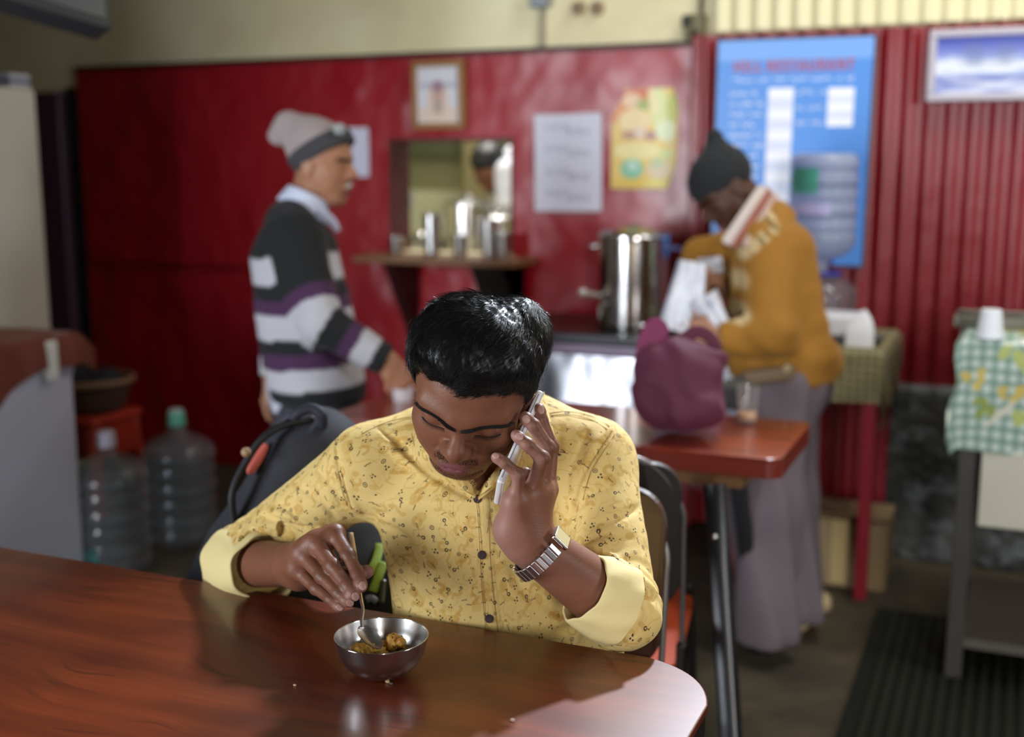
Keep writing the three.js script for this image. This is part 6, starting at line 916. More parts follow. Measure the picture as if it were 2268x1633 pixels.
// ---------- spoon ----------
{
  const g = thing('spoon', 'steel spoon held upright by the seated man, its bowl in the curry', 'spoon'), h = [P(776, 1180, 1.705), P(785, 1235, 1.682), P(794, 1285, 1.646), P(798, 1318, 1.616), P(804, 1352, 1.594), P(801, 1378, 1.581), P(802, 1392, 1.576)];
  const m = mat(0xdcd9d6, 0.3, { metalness: 1 }), b = h[h.length - 1];
  obj('handle', sweep(h, (t) => lin(0.0048, 0.0024, sstep(0.1, 0.75, t)) + 0.0005 * sstep(0.9, 1, t), 0.0012, camVec(0.5, 0.3, 0.8), 40, 12), m, g);
  const A = P(799, 1386, 1.579), B = P(842, 1437, 1.549), l = B.clone().sub(A), L = l.length(); l.normalize(); const nr = camVec(0.35, 0.75, 0.55); nr.addScaledVector(l, -nr.dot(l)).normalize(); const sd = l.clone().cross(nr), rings = [];
  for (const s of [1, -1]) for (let k = 0; k <= 16; k++) { const e = s > 0 ? 1 - k / 16 : k / 16, ring = []; for (let j = 0; j < 48; j++) { const a = j / 48 * 2 * Math.PI, u = Math.cos(a) * e, w = Math.sin(a) * e, q = A.clone().addScaledVector(l, L * 0.5 * (1 + u)).addScaledVector(sd, 0.0130 * w * (1 - 0.12 * u)).addScaledVector(nr, -0.0075 * (1 - e * e) - (s > 0 ? 0 : 0.0011)); ring.push(q); } rings.push(ring); }
  obj('spoon_bowl', skinLoft(s_rev(rings)), m, g); rebase(g, b);
}
function s_rev(r) { return r; }
// ---------- people in the background ----------
// a stripe function gives each clothing vertex its dyed colour
function bgHead(F, neckTo, skin, cell = 0.0042, nr = 0.05) { const f = headField({ neck: cone(V(0, -0.05, -0.03), toLocal(F, neckTo), nr, nr + 0.005) }); const lo = V(-0.1, -0.24, -0.16), hi = V(0.1, 0.13, 0.125); const g = meshSDF(f, lo, hi, cell, 1.4); colorize(g, (x, y, z) => { let c = skinShade(skin, x, y, z); const lip = sstep(1.3, 0.8, Math.hypot(x / 0.024, (y + 0.0735) / 0.011)) * sstep(0.07, 0.08, z); c = mix3(c, srgb('#8a5550'), lip * 0.8); const br = sstep(0.008, 0.003, Math.abs(y - 0.019)) * sstep(0.062, 0.05, Math.abs(x)) * sstep(0.03, 0.05, z); return mix3(c, srgb('#1b120e'), br * 0.85); }); g.applyMatrix4(F.m); g.computeVertexNormals(); return g; }
function simpleHand(wr, dir, palmN, r = 0.0088, curl = 0.5) { // relaxed hand: palm, four unequal fingers and a thumb off the side
  const d = dir.clone().normalize(), n = palmN.clone().addScaledVector(d, -palmN.dot(d)).normalize(), s = d.clone().cross(n), it = [], mk = (b, L, c) => { const p1 = b.clone().addScaledVector(d, L * 0.45 * Math.cos(c * 0.5)).addScaledVector(n, L * 0.45 * Math.sin(c * 0.5)), p2 = p1.clone().addScaledVector(d, L * 0.3 * Math.cos(c * 1.4)).addScaledVector(n, L * 0.3 * Math.sin(c * 1.4)), p3 = p2.clone().addScaledVector(d, L * 0.25 * Math.cos(c * 2.2)).addScaledVector(n, L * 0.25 * Math.sin(c * 2.2)); return [b, p1, p2, p3]; };
  const fingers = [[-0.03, 0.074], [-0.01, 0.082], [0.01, 0.077], [0.03, 0.062]].map(([o, L]) => Object.assign(mk(wr.clone().addScaledVector(d, 0.082 - Math.abs(o) * 0.25).addScaledVector(s, o), L, curl), { r }));
  const tb = wr.clone().addScaledVector(d, 0.03).addScaledVector(s, -0.03), t1 = tb.clone().addScaledVector(d, 0.03).addScaledVector(s, -0.02).addScaledVector(n, 0.012), t2 = t1.clone().addScaledVector(d, 0.028).addScaledVector(n, 0.012), t3 = t2.clone().addScaledVector(d, 0.02).addScaledVector(n, 0.01); fingers.push(Object.assign([tb, t1, t2, t3], { r: r * 1.1 }));
  return fingers;
}
function bodyPart(field, pts, e, cell, skin) { return colorize(meshSDF(field, ...bbOf(pts, e), cell, 1.4), (x, y, z) => skinShade(skin, x, y, z)); }
const STR = { K: srgb('#121416'), W: srgb('#b9b7bd'), U: srgb('#452347') };
const knit = grayTex(128, 128, (u, v) => 0.5 + 0.5 * Math.sin(u * 6.283 * 16) * Math.sin(v * 6.283 * 16));
// ---- standing person in the striped sweater ----
{
  const T = 3.55, Q = (px, py, dt = 0) => P(px, py, T + dt), g = thing('person', 'standing person in a grey beanie and black, white and purple striped sweater, facing right', 'person');
  const skin = srgb('#a8765a'), fw = camVec(0.95, -0.16, 0.27).normalize(), up0 = V(-0.05, 1, 0), X = up0.clone().cross(fw).normalize(), Y = fw.clone().cross(X).normalize(), F = frame(X, Y, fw, Q(714, 362), 1.0);
  const bf = camVec(0.97, 0, 0.22).setY(0).normalize(), bx = V(0, 1, 0).cross(bf).normalize(); // body front and left side
  const S = [[662, 470, 0.06, 0.06], [655, 505, 0.13, 0.085], [655, 570, 0.185, 0.12], [672, 680, 0.18, 0.135], [690, 780, 0.175, 0.14], [708, 870, 0.175, 0.135], [718, 960, 0.165, 0.125]].map(([x, y, w, d]) => ({ c: Q(x, y), w, d })), tr = trunk(S, bx, bf);
  const shR = Q(652, 525, -0.13), elR = Q(712, 715, -0.2), wrR = Q(858, 800, -0.17), shL = Q(658, 525, 0.15), elL = Q(615, 720, 0.22), wrL = Q(606, 838, 0.2);
  const hR = Q(700, 930, -0.07), hL = Q(715, 930, 0.09), fl = (p, y) => V(p.x, y, p.z), kR = fl(hR, 0.47), kL = fl(hL, 0.47), aR = fl(hR, 0.09).addScaledVector(bf, -0.04), aL = fl(hL, 0.09).addScaledVector(bf, 0.08);
  const HRs = { foreR: 0.036, wristR: 0.026, fingers: simpleHand(wrR, Q(915, 862, -0.14).sub(wrR), camVec(0.3, -0.6, -0.6), 0.0085, 0.6) }, HLs = { foreR: 0.036, wristR: 0.026, fingers: simpleHand(wrL, Q(604, 900, 0.2).sub(wrL), camVec(0.5, 0, 0.4), 0.0085, 0.35) };
  const inner = blend([[trunk(S.map((s) => ({ c: s.c, w: s.w - 0.025, d: s.d - 0.025 })), bx, bf), 0], [cone(shR, elR, 0.045, 0.036), 0.03], [cone(shL, elL, 0.045, 0.036), 0.03], [cone(hR, kR, 0.075, 0.052), 0.04], [cone(hL, kL, 0.075, 0.052), 0.04], [cone(kR, aR, 0.05, 0.036), 0.03], [cone(kL, aL, 0.05, 0.036), 0.03], [cone(aR, aR.clone().addScaledVector(bf, 0.15).setY(0.04), 0.036, 0.03), 0.03], [cone(aL, aL.clone().addScaledVector(bf, 0.15).setY(0.04), 0.036, 0.03), 0.03]]);
  const hg = (h, w, e) => bodyPart(handField(w, e, h, []), [w, lerpV(e, w, 0.2), ...h.fingers.flat()], 0.04, 0.004, skin);
  obj('body', mergeSkin([bgHead(F, Q(672, 480), skin), hg(HRs, wrR, elR), hg(HLs, wrL, elL), bodyPart(inner, [shR, shL, aR, aL, S[0].c, aR.clone().addScaledVector(bf, 0.2)], 0.2, 0.02, skin)]), mSkin, g);
  // sweater
  const base = blend([[tr, 0], [cone(shR, elR, 0.078, 0.062), 0.06], [cone(elR, wrR, 0.062, 0.046), 0.02], [cone(shL, elL, 0.075, 0.06), 0.06], [cone(elL, wrL, 0.058, 0.044), 0.02]]), dR = distSeg(shR, elR), dR2 = distSeg(elR, wrR), cutR = cutPlane({ a: elR, b: wrR }, -0.005), cutL = cutPlane({ a: elL, b: wrL }, -0.005), neckC = cone(Q(670, 470), Q(690, 425), 0.056, 0.06), hem = S[5].c.y - 0.01;
  const f = (x, y, z) => { let d = base(x, y, z); if (d > 0.06) return d; d += 0.004 * fbm(x * 9, y * 14, z * 9, 3); if (dR2(x, y, z) < 0.09) d = Math.max(d, cutR(x, y, z)); if (y < elL.y && (x - wrL.x) ** 2 + (z - wrL.z) ** 2 < 0.008) d = Math.max(d, cutL(x, y, z)); d = smax(d, -neckC(x, y, z), 0.01); return Math.max(d, hem + 0.012 * Math.sin(x * 8) - y); };
  const G = meshSDF(f, ...bbOf([...S.map((s) => s.c), shR, elR, wrR, shL, elL, wrL], 0.2), 0.0085, 1.4);
  const bands = (v, list) => { for (const [a, b, c] of list) if (v >= a && v < b) return STR[c]; return STR.K; };
  const yAt = (py, px = 620) => Q(px, py).y, TB = [[560, 618, 'W'], [652, 684, 'U'], [684, 738, 'W'], [768, 803, 'U'], [803, 850, 'W']].map(([a, b, c]) => [yAt(b), yAt(a), c]), aDir = elR.clone().sub(shR).normalize(), fDir = wrR.clone().sub(elR).normalize(), la = elR.distanceTo(shR), lf = wrR.distanceTo(elR);
  colorize(G, (x, y, z) => { const a = dR(x, y, z), b = dR2(x, y, z), t = tr(x, y, z); const near = Math.min(a - 0.072, b - 0.056); let c; if (near < t + 0.005) { const q = V(x, y, z); if (a < b) { const v = q.clone().sub(shR).dot(aDir); c = bands(v, [[la - 0.1, la - 0.055, 'U'], [la - 0.055, 2, 'W']]); } else { const v = q.sub(elR).dot(fDir); c = bands(v, [[-1, 0.012, 'W'], [0.075, 0.115, 'U'], [0.115, 0.172, 'W']]); } } else { const q = y - 0.06 * ((V(x, y, z).sub(S[3].c)).dot(bf)); c = bands(q, TB); } const n = 1 + 0.08 * fbm(x * 90, y * 90, z * 90, 2); return c.map((k) => k * n); });
  const sw = obj('sweater', G, mat(0xffffff, 0.9, { vertexColors: true, sheen: 0.3, sheenColor: new THREE.Color(0.4, 0.4, 0.45) }), g);
  // shirt collar
  const ring = []; for (let i = 0; i <= 24; i++) { const a = i / 24 * Math.PI * 2; ring.push(a); } const nc = Q(676, 448), na = Q(700, 400).sub(Q(668, 475)).normalize(), nx = bx.clone().addScaledVector(na, -bx.dot(na)).normalize(), nz = nx.clone().cross(na).normalize();
  obj('shirt_collar', skinLoft([[0.064, 0.034], [0.066, 0.038], [0.078, 0.0], [0.082, -0.014], [0.076, -0.012], [0.062, 0.0], [0.060, 0.03]].map(([r, h]) => ring.slice(0, 24).map((a) => nc.clone().addScaledVector(nx, Math.cos(a) * r).addScaledVector(nz, Math.sin(a) * r).addScaledVector(na, h - 0.012 + 0.5 * r * -0.35 * Math.cos(a - 1.2) * 0)))), mat(0xd5dcf2, 0.7), g);
  obj('collar_tip', sweep([Q(704, 470, -0.06), Q(735, 492, -0.05), Q(748, 512, -0.04)], (t) => lin(0.02, 0.009, t), 0.006, CF, 10, 10), mat(0xd0d4ee, 0.7), g);
  // beanie
  const cuffF = (x, y, z) => { const d = hatV(x, y, z) - 0.006; const p = y - (0.022 + z * 0.74); return smax(smax(d, p - 0.05, 0.006), -(p + 0.012), 0.006); }, hatV = blend([[ellip(V(0, 0.045, -0.012), [0.088, 0.092, 0.108]), 0]]);
  const hatTop = blend([[ellip(V(0, 0.045, -0.015), [0.086, 0.083, 0.102]), 0], [cone(V(0, 0.075, -0.05), V(0, 0.098, -0.120), 0.058, 0.044), 0.04], [cone(V(0, 0.098, -0.120), V(0, 0.066, -0.155), 0.038, 0.03), 0.02]]);
  const hatF = (x, y, z) => { const p = y - (0.022 + z * 0.74); return smax(hatTop(x, y, z) + 0.002 * fbm(x * 40, y * 40, z * 40, 2) + 0.0015 * Math.sin(Math.atan2(x, z) * 40), -(p - 0.02), 0.008); };
  const toW = (G) => { G.applyMatrix4(F.m); G.computeVertexNormals(); return G; };
  obj('beanie', toW(meshSDF(hatF, V(-0.13, -0.08, -0.21), V(0.13, 0.23, 0.14), 0.005, 1.4)), mat(0xa39594, 0.95, { sheen: 0.4, sheenColor: new THREE.Color(0.6, 0.55, 0.55) }), g);
  obj('beanie_cuff', toW(meshSDF(cuffF, V(-0.13, -0.11, -0.15), V(0.13, 0.2, 0.14), 0.005, 1.4)), mat(0x434144, 0.95), g);
  const pt = toWorld(F, V(-0.056, 0.108, 0.074)), pn = toWorld(F, V(-0.056 * 2, 0.108, 0.074 * 2.2)).sub(pt).normalize(), patch = new THREE.SphereGeometry(0.019, 18, 12); patch.scale(1.15, 0.9, 0.3); patch.applyMatrix4(new THREE.Matrix4().lookAt(pn, V(0, 0, 0), V(0, 1, 0)).setPosition(pt)); obj('beanie_patch', patch, mat(0xa8b0b2, 0.6), g);
  { const mo = meshSDF(blend([[cone(V(0.004, -0.055, 0.097), V(0.026, -0.064, 0.084), 0.0055, 0.003), 0], [cone(V(-0.004, -0.055, 0.097), V(-0.026, -0.064, 0.084), 0.0055, 0.003), 0.004]]), V(-0.04, -0.08, 0.06), V(0.04, -0.03, 0.12), 0.003); obj('moustache', toW(mo), mat(0xc9c6c4, 0.8), g); }
  // trousers and shoes
  obj('trousers', meshSDF(blend([[cone(hR, kR, 0.1, 0.08), 0], [cone(hL, kL, 0.1, 0.08), 0.04], [ellip(S[6].c, [0.16, 0.12, 0.16]), 0.06], [cone(kR, aR, 0.078, 0.065), 0.03], [cone(kL, aL, 0.078, 0.065), 0.03]]), ...bbOf([hR, hL, aR, aL, S[5].c], 0.2), 0.014), mat(0x3c3a44, 0.85), g);
  for (const a of [aR, aL]) obj('shoe', meshSDF(((h) => (x, y, z) => smax(h(x, y, z), 0.002 - y, 0.01))(blend([[cone(a.clone().addScaledVector(bf, -0.03).setY(0.045), a.clone().addScaledVector(bf, 0.17).setY(0.04), 0.045, 0.04), 0], [ball(a.clone().setY(0.08), 0.045), 0.03]])), ...bbOf([a, a.clone().addScaledVector(bf, 0.18).setY(0)], 0.1), 0.01), mat(0x1c1a1a, 0.6), g);
  rebase(g, V(S[4].c.x, 0, S[4].c.z));
  // glass in the right hand, white napkin in the left
  const gp = Q(893, 893, -0.17), gl = thing('glass_tumbler', 'small glass in the hand of the person in the striped sweater', 'glass', [gp.x, gp.y - 0.045, gp.z]); obj('glass_wall', lathe([[0, 0.004], [0.02, 0.004], [0.022, 0], [0.026, 0.008], [0.031, 0.09], [0.0295, 0.09], [0.0235, 0.01], [0, 0.008]], 28), mat(0xf4eef0, 0.2, { transmission: 0.5, thickness: 0 }), gl); obj('milk', lathe([[0, 0.009], [0.0228, 0.011], [0.028, 0.07], [0, 0.07]], 24), mat(0xe0d2d0, 0.4), gl);
  const np = Q(622, 893, 0.16), nb = thing('paper_napkin', 'folded white paper held low by the person in the striped sweater', 'paper', [np.x, np.y - 0.06, np.z]), nf = camVec(0.9, 0, 0.3).setY(0).normalize(); const sheetG = sweep([V(-0.018, 0.1, 0), V(-0.004, 0.05, 0.004), V(0.012, 0, 0)], (t) => 0.021 - 0.004 * t, 0.006, CF.clone().negate(), 14, 12); obj('napkin', sheetG, mat(0xcfd2de, 0.7), nb); obj('napkin_fold', sweep([V(-0.04, 0.13, 0.01), V(-0.034, 0.08, 0.012), V(-0.018, 0.03, 0.008)], 0.008, 0.004, CF.clone().negate(), 12, 10), mat(0xb0aab6, 0.7), nb);
}
// ---- person bending at the counter, mustard jacket ----
{
  const T = 3.62, Q = (px, py, dt = 0) => P(px, py, T + dt), g = thing('person', 'person in black beanie and mustard jacket bending over papers at the counter, facing left', 'person');
  const skin = srgb('#4c2f22'), fw = camVec(-0.72, -0.66, 0.06).normalize(), up0 = camVec(-0.5, 0.85, 0), X = up0.clone().cross(fw).normalize(), Y = fw.clone().cross(X).normalize(), F = frame(X, Y, fw, Q(1611, 424), 1.0);  // face darker than the hands, shade under the beanie put into the colour
  const bf = camVec(-0.97, 0, 0.2).setY(0).normalize(), bx = V(0, 1, 0).cross(bf).normalize();
  const S = [[1668, 470, 0.06, 0.06], [1690, 510, 0.14, 0.085], [1705, 580, 0.185, 0.125], [1712, 680, 0.185, 0.14], [1722, 760, 0.185, 0.145], [1735, 815, 0.19, 0.15], [1735, 860, 0.18, 0.145]].map(([x, y, w, d]) => ({ c: Q(x, y), w, d })), tr = trunk(S, bx, bf);
  const shL = Q(1700, 540, -0.13), elL = Q(1712, 735, -0.2), wrL = Q(1592, 755, -0.16), shR = Q(1680, 540, 0.15), elR = Q(1552, 566, 0.22), wrR = Q(1588, 640, 0.06);
  const hL = Q(1725, 860, -0.08), hR = Q(1735, 860, 0.08), fA = onY(1700, 1400, 0.08), fB = onY(1762, 1350, 0.08), kL = lerpV(hL, fA, 0.5).addScaledVector(bf, 0.03), kR = lerpV(hR, fB, 0.5).addScaledVector(bf, 0.03);
  const HLs = { foreR: 0.036, wristR: 0.026, fingers: simpleHand(wrL, Q(1532, 735, -0.14).sub(wrL), camVec(0, 0.3, -0.9), 0.0085, 0.6) }, HRs = { foreR: 0.034, wristR: 0.026, fingers: simpleHand(wrR, Q(1578, 600, -0.04).sub(wrR), camVec(-0.8, -0.2, 0.3), 0.0085, 0.7) };
  const inner = blend([[trunk(S.map((s) => ({ c: s.c, w: s.w - 0.03, d: s.d - 0.03 })), bx, bf), 0], [cone(shR, elR, 0.042, 0.034), 0.03], [cone(shL, elL, 0.042, 0.034), 0.03], [cone(hR, kR, 0.07, 0.05), 0.04], [cone(hL, kL, 0.07, 0.05), 0.04], [cone(kR, fB, 0.046, 0.034), 0.03], [cone(kL, fA, 0.046, 0.034), 0.03]]);
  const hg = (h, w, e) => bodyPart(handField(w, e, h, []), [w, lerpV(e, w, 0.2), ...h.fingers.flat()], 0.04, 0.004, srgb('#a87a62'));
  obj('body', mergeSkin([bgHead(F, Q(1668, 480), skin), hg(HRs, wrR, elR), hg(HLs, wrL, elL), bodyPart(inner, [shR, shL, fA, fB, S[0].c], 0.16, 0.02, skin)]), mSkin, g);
  const base = blend([[tr, 0], [cone(shL, elL, 0.082, 0.066), 0.06], [cone(elL, wrL, 0.066, 0.05), 0.03], [cone(shR, elR, 0.075, 0.058), 0.06], [cone(elR, wrR, 0.056, 0.045), 0.02], [ellip(Q(1745, 800), [0.13, 0.07, 0.17], bx, V(0, 1, 0), bf), 0.06]]);
  const cutL = cutPlane({ a: elL, b: wrL }, -0.01), cutR = cutPlane({ a: elR, b: wrR }, -0.01), dL2 = distSeg(elL, wrL), dR2 = distSeg(elR, wrR), neckC = cone(Q(1664, 476), Q(1640, 435), 0.056, 0.07), hem = Q(1735, 838).y, dL1 = distSeg(shL, elL);
  const f = (x, y, z) => { let d = base(x, y, z); if (d > 0.06) return d; d += 0.005 * fbm(x * 10, y * 9, z * 10, 3) + 0.004 * Math.exp(-(((y - S[4].c.y - 0.02) / 0.06) ** 2)) * Math.sin(x * 60 + y * 50 + z * 40); if (dL2(x, y, z) < 0.075 && tr(x, y, z) > 0.01) d = Math.max(d, cutL(x, y, z)); if (dR2(x, y, z) < 0.07) d = Math.max(d, cutR(x, y, z)); d = smax(d, -neckC(x, y, z), 0.01); return Math.max(d, hem - y); };
  const jg = meshSDF(f, ...bbOf([...S.map((s) => s.c), shR, elR, wrR, shL, elL, wrL], 0.2), 0.0085, 1.4), must = srgb('#97661a'), pale = srgb('#d2bd90'), dk = srgb('#6a5b30');
  const near = (p, r) => { const q = p; return (x, y, z) => { const dx = x - q.x, dy = y - q.y, dz = z - q.z; return sstep(r, r * 0.6, Math.hypot(dx * CR.x + dz * CR.z, dy, 0.25 * (dx * CF.x + dz * CF.z))); }; }, patA = [near(Q(1640, 555, -0.2), 0.045), near(Q(1668, 545, -0.22), 0.03), near(Q(1622, 620, -0.13), 0.05), near(Q(1628, 690, -0.13), 0.045)], patB = [near(Q(1702, 480, -0.16), 0.026), near(Q(1712, 505, -0.18), 0.022), near(Q(1690, 525, -0.2), 0.022)];
  colorize(jg, (x, y, z) => { let c = must.map((k) => k * (1 + 0.1 * fbm(x * 70, y * 70, z * 70, 2))), a = 0, b = 0; for (const q of patA) a = Math.max(a, q(x, y, z)); for (const q of patB) b = Math.max(b, q(x, y, z)); const zig = 0.5 + 0.5 * Math.sin(x * 160 + y * 200); c = mix3(c, pale, a * (0.5 + 0.5 * zig)); return mix3(c, zig > 0.5 ? pale : dk, b * 0.8); });
  obj('jacket', jg, mat(0xffffff, 0.85, { vertexColors: true, sheen: 0.35, sheenColor: new THREE.Color(0.8, 0.55, 0.2) }), g);
  // scarf bands round the neck
  const sc = (a, m, b, w, col) => obj('scarf_band', sweep([a, m, b], w, 0.008, CF.clone().negate(), 18, 10), mat(col, 0.85), g);
  sc(Q(1690, 418, -0.06), Q(1655, 470, -0.13), Q(1608, 540, -0.15), 0.018, 0xc4b7b0); sc(Q(1703, 425, -0.06), Q(1672, 475, -0.14), Q(1625, 548, -0.16), 0.009, 0x9a5a4c); sc(Q(1716, 434, -0.05), Q(1690, 480, -0.15), Q(1650, 545, -0.18), 0.012, 0xb89a8e);
  // beanie with folded peak
  const hatTop = blend([[ellip(V(0, 0.05, -0.012), [0.089, 0.09, 0.107]), 0], [cone(V(0, 0.1, -0.05), V(0, 0.150, -0.085), 0.045, 0.026), 0.03]]), hatF = (x, y, z) => smax(hatTop(x, y, z) + 0.002 * fbm(x * 40, y * 40, z * 40, 2), -(y - (-0.024 + z * 0.62)), 0.01);
  const hb = meshSDF(hatF, V(-0.12, -0.06, -0.14), V(0.12, 0.22, 0.14), 0.005, 1.4); hb.applyMatrix4(F.m); hb.computeVertexNormals(); obj('beanie', hb, mat(0x1d1f22, 0.95, { sheen: 0.3, sheenColor: new THREE.Color(0.3, 0.32, 0.36) }), g);
  // wide grey trousers
  const le = blend([[cone(hL, kL, 0.115, 0.1), 0], [cone(hR, kR, 0.115, 0.1), 0.06], [cone(kL, fA, 0.1, 0.088), 0.05], [cone(kR, fB, 0.1, 0.088), 0.05], [ellip(Q(1732, 850), [0.17, 0.09, 0.14], bx, V(0, 1, 0), bf), 0.06]]), pf = (x, y, z) => { const d = le(x, y, z); if (d > 0.06) return d; const s = (x - S[4].c.x) * bf.x + (z - S[4].c.z) * bf.z, q = (x - S[4].c.x) * bx.x + (z - S[4].c.z) * bx.z; return Math.max(d + 0.009 * Math.sin(s * 62 + q * 30 + y * 4 + 2 * noise3(x * 4, y * 2, z * 4)), 0.055 - y, y - hem - 0.05); };
  obj('trousers', meshSDF(pf, ...bbOf([S[5].c, fA, fB], 0.24), 0.011, 1.5), mat(0x64595e, 0.85), g);
  const shoe = (px, py) => { const a = onY(px, py, 0.0), G = meshSDF(((h) => (x, y, z) => smax(h(x, y, z), 0.002 - y, 0.01))(blend([[cone(a.clone().addScaledVector(bf, -0.07).setY(0.035), a.clone().addScaledVector(bf, 0.14).setY(0.03), 0.04, 0.034), 0]])), ...bbOf([a, a.clone().addScaledVector(bf, 0.16)], 0.1), 0.009); obj('shoe', G, mat(0xb09a74, 0.7), g); }; shoe(1716, 1402); shoe(1768, 1362);
  obj('dark_back_strip', sweep([Q(1782, 600, -0.16), Q(1776, 690, -0.17), Q(1758, 800, -0.16)], (t) => 0.012 * Math.sin(t * 3.14) + 0.003, 0.008, CF.clone().negate(), 18, 10), mat(0x5a4212, 0.85), g);  // dark brown strip laid down the back of the jacket
  rebase(g, V(S[4].c.x, 0, S[4].c.z));
  const pb = Q(1722, 832, -0.22), pc = thing('sling_pouch', 'flat brown pouch hanging at the hip of the mustard jacket', 'pouch'); obj('pouch_body', sweep([Q(1650, 838, -0.18), Q(1700, 832, -0.2), Q(1755, 826, -0.18)], 0.024, 0.02, V(0, 0, 1), 14, 14, 3), mat(0x6f5a42, 0.7), pc); obj('pouch_flap', sweep([Q(1735, 812, -0.2), Q(1748, 822, -0.205)], 0.014, 0.012, V(0, 0, 1), 8, 12, 3), mat(0xa08a68, 0.7), pc); obj('pouch_strap', sweep([Q(1740, 812, -0.19), Q(1752, 790, -0.18), Q(1765, 740, -0.15)], 0.007, 0.003, CF.clone().negate(), 14, 8), mat(0x53431f, 0.8), pc); rebase(pc, pb);
  // newspapers held in the hands: creased sheets with small grey print
  const tNews = canvasTex(256, 256, (c, W, H) => { const r = rng(31); c.fillStyle = '#e2e4ec'; c.fillRect(0, 0, W, H); for (let i = 0; i < 26; i++) for (let k = 0; k < 4; k++) if (r() > 0.16) scribble(c, k * W / 4 + 6, 8 + i * 9.6, W / 4 - 12, 5, 'rgba(70,74,88,0.55)', r, 4); });
  const paper = (label, A, B, w, wob, seed) => { const d = B.clone().sub(A), rows = 22, cols = 14, rings = [], nrm = CF.clone().negate(), s = d.clone().cross(nrm).normalize(); const th = []; for (let i = 0; i <= rows; i++) { const ring = []; for (let k = 0; k <= cols; k++) { const u = i / rows, v = k / cols - 0.5; ring.push(A.clone().addScaledVector(d, u).addScaledVector(s, v * w(u)).addScaledVector(nrm, wob * Math.sin(v * 13 + seed + u * 3) + wob * 1.6 * fbm(u * 4, v * 5, seed, 3))); } for (let k = cols; k >= 0; k--) ring.push(ring[k].clone().addScaledVector(nrm, -0.0025)); rings.push(ring); } const o = thing('newspaper', label, 'newspaper'); obj('paper_sheet', skinLoft(rings), mat(0xffffff, 0.75, { map: rep(tNews, 2, 2) }), o); const back = rings.map((r) => r.map((p) => p.clone().addScaledVector(nrm, -0.012).addScaledVector(s, 0.006))); obj('inner_sheet', skinLoft(back), mat(0xd6d8e2, 0.75, { map: rep(tNews, 2, 2) }), o); rebase(o, lerpV(A, B, 0.5)); };
  paper('long folded newspaper hanging from the bending person’s hands, the larger one', Q(1535, 580, -0.1), Q(1508, 735, -0.14), (u) => 0.075 + 0.045 * u, 0.010, 1);
  paper('short crumpled newspaper sheet just right of the long folded one', Q(1560, 655, -0.16), Q(1600, 735, -0.16), (u) => 0.085 - 0.02 * u, 0.014, 4);
  paper('small newspaper sheet raised above the hands, by the chin', Q(1545, 592, -0.02), Q(1600, 585, -0.02), (u) => 0.05, 0.010, 7);
}
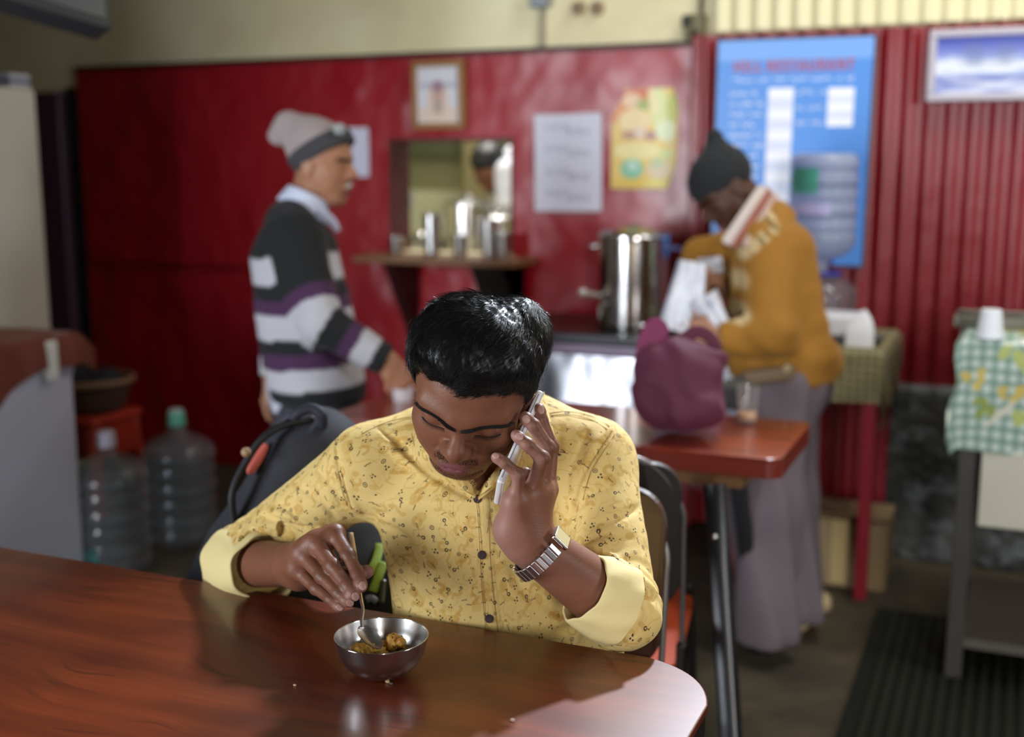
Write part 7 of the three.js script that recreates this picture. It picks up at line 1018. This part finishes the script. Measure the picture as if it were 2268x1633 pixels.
// ---- cook behind the hatch ----
{
  const T = 5.8, Q = (px, py, dt = 0) => P(px, py, T + dt), g = thing('person', 'dark-haired cook in a white shirt bending down behind the serving hatch', 'person');
  const skin = srgb('#8a5b44'), fw = camVec(-0.35, -0.75, 0.45).normalize(), X = V(0, 1, 0.2).cross(fw).normalize(), Y = fw.clone().cross(X).normalize(), F = frame(X, Y, fw, Q(1085, 372), 0.95);
  const hipC = Q(1230, 640, 0.1), sh = Q(1135, 395, 0.05), bf = camVec(-0.8, 0, 0.5).setY(0).normalize(), bx = V(0, 1, 0).cross(bf).normalize();
  const S = [[1112, 400, 0.06, 0.06], [1140, 415, 0.16, 0.1], [1175, 500, 0.17, 0.12], [1205, 590, 0.165, 0.12], [1225, 680, 0.16, 0.12]].map(([x, y, w, d]) => ({ c: Q(x, y, 0.08), w, d })), tr = trunk(S, bx, bf);
  const sA = Q(1128, 385, -0.08), eA = Q(1128, 470, -0.12), wA = Q(1112, 545, -0.14), sB = Q(1165, 420, 0.22), eB = Q(1120, 520, 0.28), wB = Q(1085, 560, 0.2), hips = S[4].c, kn = V(hips.x, 0.48, hips.z), an = V(hips.x, 0.06, hips.z);
  const legs = [1, -1].map((s) => [kn.clone().addScaledVector(bx, s * 0.09), an.clone().addScaledVector(bx, s * 0.09)]);
  const hA = { foreR: 0.034, wristR: 0.025, fingers: simpleHand(wA, V(-0.1, -1, 0.1), bf, 0.0085, 0.5) }, hB = { foreR: 0.034, wristR: 0.025, fingers: simpleHand(wB, V(-0.1, -1, 0.1), bf, 0.0085, 0.5) };
  const inner = blend([[trunk(S.map((s) => ({ c: s.c, w: s.w - 0.03, d: s.d - 0.03 })), bx, bf), 0], [cone(sA, eA, 0.042, 0.034), 0.03], [cone(sB, eB, 0.042, 0.034), 0.03], ...legs.flatMap(([k, a], i) => [[cone(hips.clone().addScaledVector(bx, i ? -0.09 : 0.09), k, 0.07, 0.05), 0.04], [cone(k, a, 0.048, 0.036), 0.03]])]);
  const hg = (h, w, e) => bodyPart(handField(w, e, h, []), [w, lerpV(e, w, 0.2), ...h.fingers.flat()], 0.04, 0.005, skin);
  obj('body', mergeSkin([bgHead(F, Q(1118, 405, 0.06), skin, 0.005), hg(hA, wA, eA), hg(hB, wB, eB), bodyPart(inner, [...S.map((s) => s.c), sA, sB, ...legs.flat()], 0.2, 0.022, skin)]), mSkin, g);
  const base = blend([[tr, 0], [cone(sA, eA, 0.075, 0.066), 0.05], [cone(eA, wA, 0.066, 0.05), 0.03], [cone(sB, eB, 0.07, 0.06), 0.05]]), cut = cutPlane({ a: eA, b: wA }, -0.03), f = (x, y, z) => { const d = base(x, y, z) + 0.004 * fbm(x * 9, y * 9, z * 9, 3); return Math.max(distSeg(eA, wA)(x, y, z) < 0.09 ? Math.max(d, cut(x, y, z)) : d, 0.62 - y); };
  obj('shirt', meshSDF(f, ...bbOf([...S.map((s) => s.c), sA, eA, wA, sB, eB], 0.18), 0.013, 1.4), mat(0xe4e6f4, 0.75), g);
  const hv = blend([[ellip(V(0, 0.045, -0.018), [0.086, 0.09, 0.104]), 0], [ellip(V(0, 0.09, 0.02), [0.06, 0.04, 0.06]), 0.03]]), hf = (x, y, z) => smax(hv(x, y, z) + 0.003 * fbm(x * 40, y * 40, z * 40, 2), (hairAt(Math.atan2(x, z)) - y) * 0.8, 0.012), hm = meshSDF(hf, V(-0.11, -0.09, -0.14), V(0.11, 0.16, 0.11), 0.006, 1.4); hm.applyMatrix4(F.m); hm.computeVertexNormals(); obj('hair', hm, mat(0x14151a, 0.5), g);
  obj('trousers', meshSDF(blend([...legs.flatMap(([k, a], i) => [[cone(hips.clone().addScaledVector(bx, i ? -0.09 : 0.09), k, 0.095, 0.075), 0.05], [cone(k, a, 0.072, 0.06), 0.03]])]), ...bbOf([hips, ...legs.flat()], 0.16), 0.018), mat(0x33343c, 0.85), g);
  rebase(g, V(hips.x, 0, hips.z));
}
renderer.render(scene, camera);
